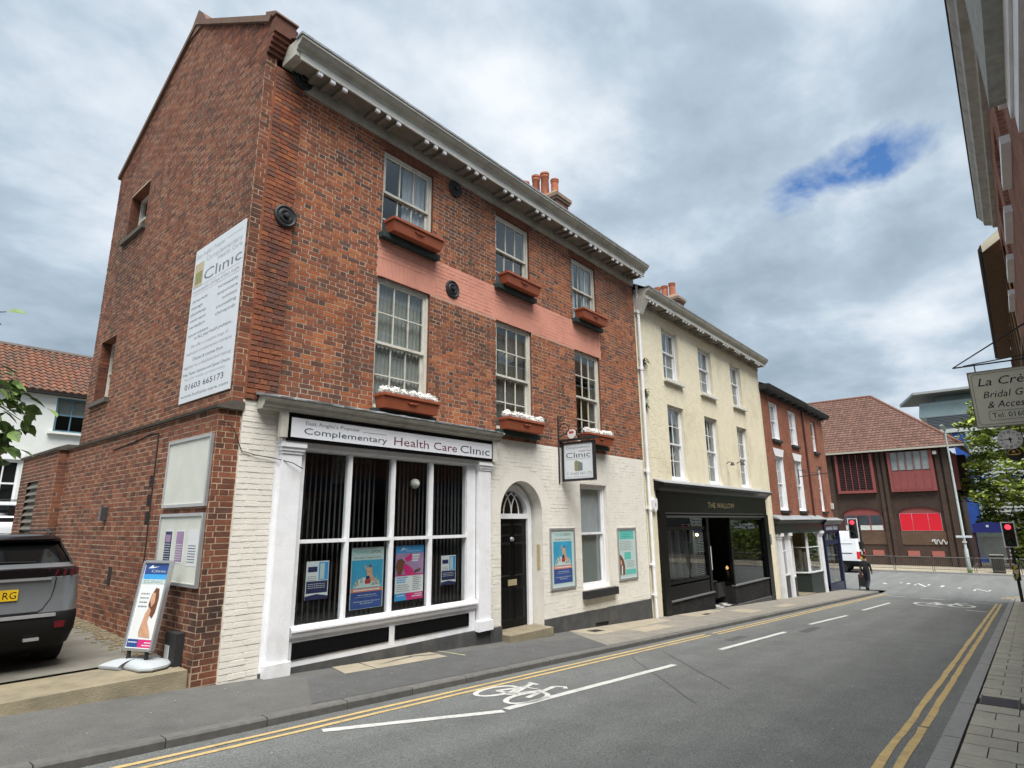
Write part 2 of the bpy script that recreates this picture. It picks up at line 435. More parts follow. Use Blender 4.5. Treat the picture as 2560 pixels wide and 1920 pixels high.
M_brP = brickmat('weathered_brick', [(.12, .06, .045), (.22, .075, .045), (.30, .10, .05), (.17, .09, .07), (.25, .09, .05), (.36, .13, .055)], stain=(.06, .05, .045), stain_amt=.75, stain_scale=1.1, bump=.7)
M_brL = brickmat('rubbed_lintel', [(.16, .066, .042), (.19, .075, .045), (.17, .07, .046), (.21, .085, .05)], stain_amt=.3)
M_pink = mat('pink_masonry_paint', (.63, .285, .21), .85, .07, 5, .2, 90, stain=(.40, .17, .12), stain_amt=.4, stain_scale=1.5)
M_wbr = mat('white_masonry_paint', (.74, .715, .65), .82, .05, 6, .3, 70, stain=(.58, .55, .47), stain_amt=.5, stain_scale=1.3)
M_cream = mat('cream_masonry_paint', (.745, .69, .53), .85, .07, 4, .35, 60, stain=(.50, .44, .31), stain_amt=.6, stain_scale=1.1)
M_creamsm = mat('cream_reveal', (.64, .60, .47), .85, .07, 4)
M_wpaint = mat('white_gloss', (.78, .79, .82), .42, .06, 5, .15, 40, spec=.4, stain=(.52, .50, .45), stain_amt=.5, stain_scale=2.6)
M_offw = mat('old_white_paint', (.60, .585, .52), .6, .1, 7, stain=(.28, .26, .22), stain_amt=.6, stain_scale=2.5)
M_corn = mat('cornice_paint', (.46, .455, .40), .75, .14, 5, stain=(.2, .19, .165), stain_amt=.7, stain_scale=2.0)
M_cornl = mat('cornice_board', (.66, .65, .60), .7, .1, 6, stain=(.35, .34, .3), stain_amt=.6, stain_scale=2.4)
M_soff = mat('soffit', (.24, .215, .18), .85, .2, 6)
M_lead = mat('lead_flashing', (.25, .26, .275), .6, .3, 9, .3, 30, metal=.15, stain=(.42, .43, .44), stain_amt=.6, stain_scale=4)
M_black = mat('black_gloss', (.004, .004, .0045), .25, .1, 5, spec=.22)
M_blackm = mat('black_matt', (.02, .02, .021), .75, .2, 8)
M_iron = mat('wrought_iron', (.022, .022, .024), .55, .25, 20, .2, 60)
M_plinth = mat('dark_plinth', (.062, .064, .066), .85, .25, 5, .4, 40, stain=(.15, .14, .12), stain_amt=.45, stain_scale=2.5)
M_green = mat('green_sill', (.022, .045, .045), .6, .2, 9, stain=(.09, .1, .1), stain_amt=.4, stain_scale=5)
M_terra = mat('terracotta_plastic', (.30, .085, .043), .55, .1, 7, spec=.3, stain=(.2, .06, .035), stain_amt=.5, stain_scale=3)
M_flow = mat('white_petals', (.80, .80, .77), .9, .12, 40, .9, 70)
M_slate = mat('slate', (.085, .085, .095), .8, .25, 3)
M_grey = mat('grey_plastic', (.36, .39, .41), .55, .05, 6)
M_alu = mat('aluminium', (.52, .53, .54), .4, .06, 9, metal=.7)
M_dark = mat('dark_interior', (.022, .021, .02), .9, .2, 3)
M_dark2 = mat('interior_wall', (.07, .066, .06), .9, .2, 3)
M_net = mat('net_curtain', (.55, .56, .59), .95, .12, 5)
M_blind = mat('blind_fabric', (.46, .455, .43), .95, .1, 6)
M_slat = mat('blind_slat', (.13, .13, .135), .8, .1, 9)
M_pot = mat('chimney_pot', (.38, .125, .065), .85, .25, 9, .2, 60, stain=(.09, .06, .05), stain_amt=.6, stain_scale=3)
M_copst = mat('coping_stone', (.24, .17, .125), .9, .25, 7, .3, 60, stain=(.15, .15, .07), stain_amt=.6, stain_scale=2.2)
M_string = mat('string_course', (.10, .088, .074), .92, .25, 7, .4, 60, stain=(.045, .042, .037), stain_amt=.6, stain_scale=1.8)
M_signw = mat('sign_white', (.76, .78, .83), .4, .03, 4)
M_signs = mat('sign_face', (.63, .67, .71), .4, .05, 4)
M_ink = mat('ink_dark', (.04, .07, .075), .6, .05)
M_inkm = mat('ink_maroon', (.17, .035, .065), .6, .05)
M_inkg = mat('ink_grey', (.16, .19, .20), .6, .05)
M_inkf = mat('ink_faded', (.38, .44, .47), .6, .05)
M_tan = mat('print_tan', (.48, .40, .27), .6, .15, 12)
M_olive = mat('print_olive', (.25, .24, .10), .6, .2, 20)
M_glass = glassmat('window_glass')
M_glassd = glassmat('shop_glass', (.93, .95, .95), .9, .0008)
M_red = mat('paint_red', (.45, .03, .03), .5)

# ------------------------------------------------------------------ ground
def strip(name, xs, y0, y1, dz, m, parent=None, ny=1, kind='structure', zf=None):
    mb = MB()
    for a, b in zip(xs, xs[1:]):
        for k in range(ny):
            ya = y0+(y1-y0)*k/ny; yb = y0+(y1-y0)*(k+1)/ny
            za, zb = gz(a)+dz, gz(b)+dz
            mb.face([(a, ya, za), (b, ya, zb), (b, yb, zb), (a, yb, za)])
    o = mb.build(name, m, parent, fix=False)
    if parent is None: o['kind'] = kind
    return o
XS = [-45, -30, -20, -10, 0, 10, 20, 30, 36.55]
mb = MB()
base = [(-1500, 2.0), (-45, 2.0), (0, -.34), (36.55, -2.27), (1500, -2.27)]
for (xa, za), (xb, zb) in zip(base, base[1:]):
    for ya, yb in ((-1500, -120), (-120, -7), (-7, 2), (2, 120), (120, 1500)):
        mb.face([(xa, ya, za), (xb, ya, zb), (xb, yb, zb), (xa, yb, za)])
mb.build('ground', M_earth, fix=False)['kind'] = 'structure'
road = strip('road', XS + [37.6], -6.80, -1.70, -RD, M_asph)
cross = MB()
cross.face([(37.6, -90, -2.01), (50.75, -90, -2.01), (50.75, 90, -2.01), (37.6, 90, -2.01)])
cross = cross.build('cross_road', M_asph, fix=False); cross['kind'] = 'structure'

def corner(cx, cy, r, a0, a1, n=8):
    return [(cx+r*math.cos(R(a0+(a1-a0)*k/n)), cy+r*math.sin(R(a0+(a1-a0)*k/n))) for k in range(n+1)]
def slab(name, outline, dz, m, thick=.2, kind=True, parent=None):
    """pavement slab following the slope, vertical skirts all round"""
    mb = MB(); n = len(outline)
    top = [(x, y, gz(x)+dz) for x, y in outline]
    mb.face(top)
    for k in range(n):
        a, b = top[k], top[(k+1) % n]
        mb.face([a, b, (b[0], b[1], b[2]-thick), (a[0], a[1], a[2]-thick)])
    o = mb.build(name, m, parent)
    if kind: o['kind'] = 'structure'
    return o
# left pavement (asphalt), its kerb stones, patches
pl_out = [(-45, -1.60), (-20, -1.60), (0, -1.60), (20, -1.60), (35.2, -1.60)] + corner(35.2, -.15, 1.45, -90, 0) + [(36.65, 1.0), (36.65, 60), (35.95, 60), (35.95, .4), (20, .4), (0, .4), (-20, .4), (-45, .4)]
pav_l = slab('pavement', pl_out, 0.0, M_asph2)
def kerb_run(parent, x0, x1, yo, yi, m, L=.925):
    x = x0
    while x < x1-.05:
        xe = min(x+L, x1)
        mb = MB(); g = .006; ch = .018
        s = 1 if yi > yo else -1
        for_top = .004 + random.uniform(-.002, .002)
        za, zb = gz(x+g)+for_top, gz(xe-g)+for_top
        pts = []
        prof = [(yi, -.14), (yi, 0), (yo+s*ch, 0), (yo, -ch), (yo, -.14)]
        i = len(mb.v)
        for xx, z in ((x+g, za), (xe-g, zb)):
            mb.v += [(xx, p[0], z+p[1]) for p in prof]
        k = len(prof)
        for q in range(k): mb.f.append((i+q, i+(q+1) % k, i+k+(q+1) % k, i+k+q)); mb.m.append(0)
        mb.f.append(tuple(range(i, i+k))); mb.m.append(0); mb.f.append(tuple(range(i+k, i+2*k))); mb.m.append(0)
        mb.build('kerb_stone', m, parent)
        x = xe
kerb_run(pav_l, -7.8, 35.2, -1.735, -1.595, M_kerb, .927)
def kerb_arc(parent, cx, cy, ro, ri, a0, a1, m, n=6, dz=.004):
    for k in range(n):
        b0 = a0+(a1-a0)*k/n + .3; b1 = a0+(a1-a0)*(k+1)/n - .3
        mb = MB(); ring = []
        for a in (b0, b1):
            ring.append([(cx+r*math.cos(R(a)), cy+r*math.sin(R(a))) for r in (ro, ri)])
        (o0, i0), (o1, i1) = ring
        f = lambda p, d: (p[0], p[1], gz(p[0])+d)
        mb.hexa([f(o0, -.14), f(o1, -.14), f(i1, -.14), f(i0, -.14), f(o0, dz), f(o1, dz), f(i1, dz), f(i0, dz)])
        mb.build('kerb_stone', m, parent)
kerb_arc(pav_l, 35.2, -.15, 1.585, 1.445, -90, 0, M_kerb)
def patch(name, pts, dz, m, parent):
    mb = MB(); mb.face([(x, y, gz(x)+dz) for x, y in pts]); return mb.build(name, m, parent)
patch('tarmac_patch', [(3.9, -1.58), (13.6, -1.58), (10.4, -.75), (7.2, -.3), (4.6, -.35)], .004, M_asph3, pav_l)
patch('flagstone', [(5.05, -.52), (5.55, -.53), (5.62, .0), (5.18, .0)], .008, M_flag, pav_l)
patch('flagstone', [(5.57, -.53), (6.95, -.5), (7.0, -.03), (5.64, -.02)], .008, M_flag, pav_l)
for k, (a, b, c, d) in enumerate([(10.9, 12.0, -.75, -.05), (12.02, 13.3, -.7, -.05), (13.32, 14.7, -.6, -.05), (12.1, 13.6, -1.2, -.72), (16.0, 17.2, -.7, -.08), (17.22, 18.3, -.5, -.08), (18.4, 19.6, -1.25, -.55), (21.5, 23.0, -1.3, -.9)]):
    patch('flagstone', [(a, c), (b, c+.02), (b, d), (a, d)], .008, M_flag, pav_l)
patch('manhole_cover', [(16.7, -.62), (17.15, -.6), (17.15, -.45), (16.7, -.47)], .012, M_blackm, pav_l)
patch('manhole_cover', [(11.2, -.5), (11.6, -.5), (11.6, -.28), (11.2, -.28)], .012, M_blackm, pav_l)
# cracks in the old flagstones
for pts in ([(5.75, -.33), (6.15, -.2), (6.55, -.14), (6.5, -.18), (6.12, -.25)], [(6.5, -.1), (6.95, -.24), (6.93, -.28), (6.48, -.14)]):
    patch('crack', pts, .012, M_asph3, pav_l)
patch('chalk_mark', [(7.15, -.05), (7.18, -.05), (7.24, -.62), (7.20, -.62)], .010, mat('chalk', (.42, .42, .25), .9), pav_l)

# right pavement: concrete kerb + individually laid slabs
pr_out = [(-45, -6.98), (-20, -6.98), (0, -6.98), (20, -6.98), (36.55, -6.98), (37.4, -7.4), (37.9, -8.2), (38.0, -9), (38.0, -60), (36, -60), (36, -9), (20, -9.0), (0, -9.0), (-20, -9.0), (-45, -9.0)]
pav_r = slab('right_pavement', pr_out, -.03, M_joint)
kerb_run(pav_r, -4.3, 35.6, -6.765, -6.93, M_kerb2, .915)
kerb_arc(pav_r, 35.6, -9.2, 2.435, 2.27, 90, 12, M_kerb2)
row = 0; x = 4.2
while x < 36.0:
    L = .402; y = -6.945 - (.0 if row % 2 else .0); first = .2 if row % 2 else .4
    while y > -8.35:
        w = first; first = .4
        ye = max(y-w, -8.38)
        if y-ye > .04:
            g = .005; d = random.uniform(-.003, .003); tl = random.uniform(-.002, .002)
            mb = MB(); z0 = gz(x+g)+d; z1 = gz(x+L-g)+d
            mb.hexa([(x+g, ye+g, z0-.06), (x+L-g, ye+g, z1-.06), (x+L-g, y-g, z1-.06), (x+g, y-g, z0-.06), (x+g, ye+g, z0+tl), (x+L-g, ye+g, z1+tl), (x+L-g, y-g, z1-tl), (x+g, y-g, z0-tl)])
            if not (9.6 < x+L/2 < 10.1 and -7.36 < (y+ye)/2 < -6.94):
                mb.build('paving_slab', M_pav, pav_r)
        y = ye
    x += L+.008; row += 1
dr = MB()
for k in range(9):
    dr.box(9.62+k*.05, 9.645+k*.05, -7.33, -6.98, gz(9.85)-.06, gz(9.85)+.006)
dr.box(9.6, 10.09, -7.345, -7.33, gz(9.85)-.06, gz(9.85)+.007); dr.box(9.6, 10.09, -6.98, -6.965, gz(9.85)-.06, gz(9.85)+.007)
dr.build('drain_grate', mat('cast_iron', (.09, .085, .095), .7, .2, 14), pav_r)

# far side of the cross road
fp = MB(); fp.box(50.9, 56.6, -90, 90, -2.2, -1.9)
far_pav = fp.build('far_pavement', M_flag); far_pav['kind'] = 'structure'
for k in range(34):
    y = -16 + k*.92
    one('kerb_stone', M_kerb2, far_pav)(lambda m: m.box(50.75, 50.9, y+.005, y+.915, -2.15, -1.895))

# ---- painted markings, sheets 4 mm above the road
def ribbon(mb, pts, w, z=None, dz=-RD+.005, wob=.0):
    P = [Vector((p[0], p[1])) for p in pts]
    L_, R_ = [], []
    for k, p in enumerate(P):
        d = P[min(k+1, len(P)-1)] - P[max(k-1, 0)]
        d.normalize(); nrm = Vector((-d.y, d.x))
        ww = w*(1+random.uniform(-wob, wob))
        L_.append(p+nrm*ww/2); R_.append(p-nrm*ww/2)
    f = lambda q: (q.x, q.y, (z if z is not None else gz(q.x)+dz))
    for k in range(len(P)-1):
        mb.face([f(R_[k]), f(R_[k+1]), f(L_[k+1]), f(L_[k])])
def line(name, pts, w, m, parent, dz=-RD+.005, wob=.0, z=None):
    mb = MB(); ribbon(mb, pts, w, z, dz, wob); return mb.build(name, m, parent, fix=False)
def dense(a, b, n, jit=.0):
    return [(a[0]+(b[0]-a[0])*k/n, a[1]+(b[1]-a[1])*k/n+random.uniform(-jit, jit)) for k in range(n+1)]
for y in (-1.945, -2.085):
    line('yellow_line', dense((-12, y), (13.4, y), 60, .004), .06, M_yel, road, wob=.12)
    line('yellow_line', dense((13.7, y-.04), (35.3, y), 50, .004), .06, M_yel, road, wob=.12)
for k, y in enumerate((-6.415, -6.555)):
    a = dense((-6, y), (8.15, y), 40, .006); b = dense((8.2, y), (32.6, y+.03), 60, .008)
    if k: line('yellow_line', a, .074, M_yel, road, wob=.12); line('yellow_line', b, .074, M_yel, road, wob=.12)
    else: line('yellow_line', a+b, .074, M_yel, road, wob=.12)
for r in (2.65, 2.85):
    line('yellow_line', corner(36.2, -9.2, r, 78, 25, 8), .07, M_yel, road)
for a, b in (((3.63, -2.22), (5.42, -2.985)), ((5.5, -2.945), (9.5, -3.08)), ((11.6, -3.0), (15.4, -3.06)), ((17.6, -3.03), (21.2, -3.17)), ((23.7, -3.13), (28.6, -3.19))):
    line('lane_line', dense(a, b, 14, .002), .105, M_wline, road, wob=.06)
for a, b in (((27.3, -5.7), (27.15, -6.3)), ((32.2, -5.6), (32.0, -6.3)), ((33.4, -3.65), (33.1, -4.6)), ((33.7, -2.3), (33.5, -3.1)), ((28.3, -4.1), (28.1, -4.95))):
    line('stop_line', dense(a, b, 4), .16, M_wline, road)
def bike(name, ox, oy, su, sv, w):
    """cycle emblem as white paint: u to the right (-y), v away (+x)"""
    T = lambda u, v: (ox+v*sv, oy-u*su)
    mb = MB()
    def st(pts, k=1.0): ribbon(mb, [T(*p) for p in pts], w*k)
    for c in (0, .49):
        st([(c+.165*math.cos(t*math.pi/14), .35*math.sin(t*math.pi/14)) for t in range(29)])
    st([(0, 0), (.10, .42), (.39, .46), (.24, .02), (.0, .0)]); st([(.24, .02), (.06, .62)]); st([(-.02, .66), (.14, .66)])
    st([(.49, 0), (.38, .60), (.36, .74)]); st([(.36, .74), (.47, .82), (.53, .74)])
    st([(.18, -.03), (.3, .06)], 1.5)
    return mb.build(name, M_wline, road, fix=False)
bike('cycle_symbol', 6.08, -2.30, 1.0, 1.0, .07)
bike('cycle_symbol', 29.5, -4.3, 2.3, 2.2, .13)
# worn letters on the cross road
wz = -2.005
for pts in ([(41.4, -2.5), (42.6, -2.52), (40.8, -3.1), (42.3, -3.12)], [(41.2, -3.75), (42.0, -3.8)], [(40.8, -4.55), (41.2, -4.6)], [(40.0, -5.25), (41.0, -5.28), (39.9, -5.85), (40.7, -5.88)], [(41.9, -.9), (41.3, -1.15)], [(41.9, -2.1), (42.5, -2.12)], [(42.3, -1.7), (42.6, -1.75)]):
    line('worn_marking', pts, .13, M_wline, cross, z=wz)
# saw-cut / crack lines in the carriageway, repairs, chippings
M_crack = mat('road_crack', (.065, .066, .067), .95)
for a, b in (((10.6, -2.32), (8.4, -4.4)), ((9.6, -2.25), (7.35, -4.35))):
    line('crack', dense(a, b, 16, .02), .012, M_crack, road, dz=-RD+.004)
for a, b in (((8.4, -4.4), (9.9, -5.3)), ((7.35, -4.35), (8.3, -5.25))):
    line('crack', dense(a, b, 12, .03), .005, M_crack, road, dz=-RD+.004)
for (x, y, a, b) in ((13.4, -2.65, .5, .1), (16.4, -3.35, .7, .12)):
    patch('tarmac_repair', [(x-a, y-b), (x+a, y-b*.7), (x+a*.9, y+b), (x-a, y+b*.8)], -RD+.004, M_asph3, road)
mb = MB()
for k in range(110):
    x = random.uniform(2, 24); y = random.uniform(-6.3, -2.2); s = random.uniform(.004, .010)
    mb.hexa([(x+dx*s, y+dy*s, gz(x)-RD+.002+h*s) for h in (0, .5) for dx, dy in ((-1, -1), (1, -.8), (.9, 1), (-.8, .9))])
mb.build('chippings', mat('chipping', (.33, .33, .32), .9), road, kind='stuff')
mb = MB()
for k in range(40):
    x = random.uniform(1.2, 14); y = random.uniform(-1.55, -.05); s = random.uniform(.004, .010)
    mb.hexa([(x+dx*s, y+dy*s, gz(x)+.008+h*s) for h in (0, .5) for dx, dy in ((-1, -1), (1, -.8), (.9, 1), (-.8, .9))])
mb.build('litter_specks', MATS['chipping'], pav_l, kind='stuff')

ps_ = MB()
for a, b in ((10.3, 16), (16, 22), (22, 29), (29, 35.1)):
    ps_.face([(a if a > 10.4 else 9.9, -1.595, gz(a if a > 10.4 else 9.9)+.005), (b, -1.595, gz(b)+.005), (b, -.03, gz(b)+.005), (a if a > 10.4 else 10.9, -.03, gz(a if a > 10.4 else 10.9)+.005)])
ps_.build('concrete_paving', mat('worn_paving', (.20, .185, .16), .92, .2, 3, .3, 90, grain=.3, stain=(.14, .13, .115), stain_amt=.6, stain_scale=1.4), pav_l, fix=False)
# car park beside the clinic: raised concrete edge + rising yard
def cpz(y): return .04 + .042*max(0, y)
yard = MB()
for ya, yb in ((.9, 4), (4, 8), (8, 14), (14, 22), (22, 40)):
    yard.face([(-14, ya, cpz(ya)-.02), (9.5, ya, cpz(ya)-.02), (9.5, yb, cpz(yb)-.02), (-14, yb, cpz(yb)-.02)])
yard = yard.build('car_park', M_conc2, fix=False); yard['kind'] = 'structure'
ced = MB()
ys = [-14, -6, -3, -1, .2, 1.2, 2.1, 2.75, 3.27]
random.seed(3)
for a, b in zip(ys, ys[1:]):
    j = lambda: random.uniform(-.012, .012)
    ced.hexa([(a, .03, gz(a)-.1), (b, .03, gz(b)-.1), (b, 1.0, gz(b)-.1), (a, 1.0, gz(a)-.1), (a, .06, .025), (b, .06, .025), (b, 1.0, .035), (a, 1.0, .035)])
ced = ced.build('concrete_edging', M_conc); ced['kind'] = 'structure'
mb = MB()
for k in range(900):
    y = random.uniform(1.1, 5.8); x = 3.28-abs(random.gauss(0, .13)); s = random.uniform(.006, .026)
    mb.hexa([(x+dx*s, y+dy*s, cpz(y)-.022+h*s) for h in (0, .8) for dx, dy in ((-1, -.7), (.8, -1), (1, .8), (-.9, 1))])
mb.build('leaf_litter', mat('litter', (.20, .165, .105), .95, .35, 60), yard, kind='stuff')

# ------------------------------------------------------------------ bricklaying
def cut(ivs, a, b):
    out = []
    for s, e in ivs:
        if b <= s or a >= e: out.append((s, e)); continue
        if a > s: out.append((s, a))
        if b < e: out.append((b, e))
    return out
def lay(z0, z1, span, holes, pitch=.0745, st=.215, he=.1025, j=.0135, bond='flemish', seed=1):
    """returns (ua, ub, za, zb): span(z)->(u0,u1); holes: list of (z-lo, z-hi, fn(z)->(ua,ub))"""
    rnd = random.Random(seed); out = []
    nrow = int(round((z1-z0)/pitch)); p = (z1-z0)/nrow
    for r in range(nrow):
        za = z0+r*p+j/2; zb = z0+(r+1)*p-j/2; zm = (za+zb)/2
        u0, u1 = span(zm)
        if u1-u0 < .05: continue
        ivs = [(u0, u1)]
        for lo, hi, fn in holes:
            if lo-.02 < zm < hi+.02:
                a, b = fn(min(max(zm, lo), hi))
                if b > a: ivs = cut(ivs, a, b)
        base = math.floor(u0) - 1.0 + (.1637 if r % 2 else 0) + rnd.uniform(-.012, .012)
        for s, e in ivs:
            if e-s < .03: continue
            u = base; k = 0
            cells = []
            while u < e:
                L = (st if k % 2 == 0 else he) if bond == 'flemish' else st
                a, b = u, u+L; u = b+j; k += 1
                if b <= s: continue
                a = max(a, s+.002); b = min(b, e-.002)
                if b-a < .012: continue
                cells.append([a, b])
            # swallow slivers at jambs
            if len(cells) > 1 and cells[0][1]-cells[0][0] < .05: cells[1][0] = cells[0][0]; cells.pop(0)
            if len(cells) > 1 and cells[-1][1]-cells[-1][0] < .05: cells[-2][1] = cells[-1][1]; cells.pop()
            for a, b in cells: out.append((a, b, za, zb))
    return out
def brick_into(mb, F, b, d, rnd, mi=0, back=-.012, jit=.0025, dj=.002):
    ua, ub, za, zb = b
    q = [rnd.uniform(-jit, jit) for _ in range(8)]; dd = d+rnd.uniform(-dj, dj)
    i = len(mb.v)
    mb.v += [F(ua+q[0], za+q[1], dd), F(ub+q[2], za+q[3], dd), F(ub+q[4], zb+q[5], dd), F(ua+q[6], zb+q[7], dd),
             F(ua, za, back), F(ub, za, back), F(ub, zb, back), F(ua, zb, back)]
    for f in ((0, 1, 2, 3), (0, 4, 5, 1), (1, 5, 6, 2), (2, 6, 7, 3), (3, 7, 4, 0)):
        mb.f.append(tuple(i+k for k in f)); mb.m.append(mi)
def put_bricks(groups, parent, n_single=300, name='brick', nm_stuff='brickwork'):
    """groups: list of (F, bricks, depth, material). The n_single that show largest become parts, the rest one mesh."""
    rnd = random.Random(5)
    allb = []
    for gi, (F, bs, d, m) in enumerate(groups):
        for b in bs:
            c = Vector(F((b[0]+b[1])/2, (b[2]+b[3])/2, d))
            nrm = (Vector(F(0, 0, 1)) - Vector(F(0, 0, 0)))
            v = CAM-c
            area = (b[1]-b[0])*(b[3]-b[2])*abs(v.normalized().dot(nrm))/v.length_squared
            allb.append((area, gi, b))
    allb.sort(key=lambda t: -t[0])
    mats = []
    for g in groups:
        if g[3] not in mats: mats.append(g[3])
    rest = MB()
    for k, (ar, gi, b) in enumerate(allb):
        F, _, d, m = groups[gi]
        if k < n_single:
            mb = MB(); brick_into(mb, F, b, d, rnd); mb.build(name, m, parent)
        else:
            brick_into(rest, F, b, d, rnd, mats.index(m))
    if rest.v: rest.build(nm_stuff, mats, parent, kind='stuff', fix=False)
def backing(name, F, z0, z1, span, holes, m, parent, d=0.0, dz=.03):
    zs = {z0, z1}
    for lo, hi, fn in holes:
        for z in (lo, hi):
            if z0 < z < z1: zs.add(z)
        if abs(fn(lo)[0]-fn(hi)[0]) + abs(fn(lo)[1]-fn(hi)[1]) > 1e-6:
            k = lo
            while k < hi: zs.add(k); k += dz
    zs = sorted(z for z in zs if z0 <= z <= z1); mb = MB()
    for a, b in zip(zs, zs[1:]):
        if b-a < 1e-6: continue
        e = (b-a)*.01
        A, B = span(a+e), span(b-e)
        iA, iB = [A], [B]
        for lo, hi, fn in holes:
            if lo < (a+b)/2 < hi:
                iA = cut(iA, *fn(a+e)); iB = cut(iB, *fn(b-e))
        if len(iA) != len(iB): iB = iA
        for (s0, e0), (s1, e1) in zip(iA, iB):
            mb.face([F(s0, a, d), F(e0, a, d), F(e1, b, d), F(s1, b, d)])
    return mb.build(name, m, parent, fix=False)
def rect(a, b, lo, hi): return (lo, hi, lambda z: (a, b))
def reveal(mb, F, a, b, lo, hi, dep, d0=0.0, mi=0, bottom=True):
    mb.face([F(a, lo, d0), F(a, hi, d0), F(a, hi, -dep), F(a, lo, -dep)], mi)
    mb.face([F(b, lo, d0), F(b, hi, d0), F(b, hi, -dep), F(b, lo, -dep)], mi)
    mb.face([F(a, hi, d0), F(b, hi, d0), F(b, hi, -dep), F(a, hi, -dep)], mi)
    if bottom: mb.face([F(a, lo, d0), F(b, lo, d0), F(b, lo, -dep), F(a, lo, -dep)], mi)
FF = lambda u, z, d: (u, -d, z)                 # street facades (face -y)
# ------------------------------------------------------------------ sash windows (street side)
def bars(mb, x0, x1, z0, z1, y0, y1, cols, rows, st=.045, br=.022, rowpos=None, bot=None):
    """one sash: stiles, rails, glazing bars; returns pane rectangles"""
    bt = bot or st
    mb.box(x0, x0+st, y0, y1, z0, z1); mb.box(x1-st, x1, y0, y1, z0, z1)
    mb.box(x0+st, x1-st, y0, y1, z0, z0+bt); mb.box(x0+st, x1-st, y0, y1, z1-st, z1)
    xa, xb, za, zb = x0+st, x1-st, z0+bt, z1-st
    xs = [xa+(xb-xa)*k/cols for k in range(cols+1)]
    zs = [za+(zb-za)*k/rows for k in range(rows+1)] if rowpos is None else [za]+[za+(zb-za)*t for t in rowpos]+[zb]
    for x in xs[1:-1]: mb.box(x-br/2, x+br/2, y0+.004, y1-.004, za, zb)
    for z in zs[1:-1]:
        for a, b in zip(xs, xs[1:]):
            mb.box(a+br/2, b-br/2, y0+.005, y1-.005, z-br/2, z+br/2)
    return [(a+br/2, b-br/2, c+br/2, d-br/2) for a, b in zip(xs, xs[1:]) for c, d in zip(zs, zs[1:])]
def curtain(mb, x0, x1, z0, z1, y, amp=.02, wl=.07, n=None):
    n = n or max(6, int((x1-x0)/wl*4)); pts = []
    for k in range(n+1):
        x = x0+(x1-x0)*k/n
        pts.append((x, y+amp*math.sin(x/wl*2*math.pi)+amp*.4*math.sin(x*31)))
    for a, b in zip(pts, pts[1:]):
        mb.face([(a[0], a[1], z0), (b[0], b[1], z0), (b[0], b[1], z1), (a[0], a[1], z1)])
def sash(parent, x0, x1, z0, z1, dep, cols, ru, rl, mid, mw, rpu=None, rpl=None, fr=.055, glass=None, cur=None):
    g = glass or M_glass
    mb = MB(); y = dep
    mb.box(x0, x0+fr, y-.02, y+.11, z0, z1); mb.box(x1-fr, x1, y-.02, y+.11, z0, z1)
    mb.box(x0+fr, x1-fr, y-.02, y+.11, z1-fr, z1); mb.box(x0+fr, x1-fr, y-.03, y+.11, z0, z0+fr*.8)
    w = mb.build('window', mw, parent)
    a, b = x0+fr+.002, x1-fr-.002
    up, lo = MB(), MB()
    pu = bars(up, a, b, mid-.018, z1-fr-.001, y+.0, y+.038, cols, ru, rowpos=rpu)
    pl = bars(lo, a, b, z0+fr*.8+.001, mid+.018, y+.045, y+.083, cols, rl, rowpos=rpl, bot=.07)
    up.build('upper_sash', mw, w); lo.build('lower_sash', mw, w)
    for (xa, xb, za, zb) in pu:
        one('pane', g, w)(lambda m: m.box(xa-.004, xb+.004, y+.018, y+.021, za-.004, zb+.004))
    for (xa, xb, za, zb) in pl:
        one('pane', g, w)(lambda m: m.box(xa-.004, xb+.004, y+.063, y+.066, za-.004, zb+.004))
    if cur:
        for (ca, cb, cz0, cz1, mm, amp, wl) in cur:
            c = MB(); curtain(c, x0+(x1-x0)*ca, x0+(x1-x0)*cb, z0+(z1-z0)*cz0, z0+(z1-z0)*cz1, y+.115, amp, wl)
            c.build('curtain', mm, w, smooth=True)
    return w

# ================================================================== the clinic building
cl = thing('clinic_building', 'three-storey red brick building with white painted ground floor and white shopfront', 'building', (3.6, 0, gz(3.6)))
X0, X1 = 3.6, 14.72
TOP = 8.44
W2 = [(5.70, 6.88), (8.68, 9.84), (11.55, 12.67)]
W1 = [(5.67, 6.86), (8.68, 9.87), (11.56, 12.69)]
Z2 = (6.56, 8.22); Z1 = (3.47, 5.78)
hol_up = [rect(a, b, *Z2) for a, b in W2] + [rect(a, b, *Z1) for a, b in W1]
lint2 = [rect(a-.10, b+.10, Z2[1], TOP) for a, b in W2]
pink = rect(5.65, 12.78, 5.80, 6.50)
spanU = lambda z: (4.08, X1)
# red brick of the upper storeys
redb = lay(3.30, TOP, spanU, hol_up + lint2 + [pink], seed=2)
# pink painted band with its flat arches
varch = [rect(a-.12, b+.12, 5.78, 6.10) for a, b in W1]
pinkb = lay(5.805, 6.495, lambda z: (5.65, 12.78), varch + [rect(a, b, 5.5, 5.79) for a, b in W1], seed=4)
def voussoirs(a, b, lo, hi, n, splay=.12):
    """flat arch: bricks on end, fanning"""
    out = []
    for k in range(n):
        t0, t1 = k/n, (k+1)/n
        out.append(((a+(b-a)*t0, a+(b-a)*t1), (a-splay+(b-a+2*splay)*t0, a-splay+(b-a+2*splay)*t1), lo, hi))
    return out
def vouss_into(mb, F, v, d, g=.004):
    (a0, a1), (b0, b1), lo, hi = v
    mb.hexa([F(a0+g, lo, -.01), F(a1-g, lo, -.01), F(a1-g, lo, d), F(a0+g, lo, d), F(b0+g, hi, -.01), F(b1-g, hi, -.01), F(b1-g, hi, d), F(b0+g, hi, d)])
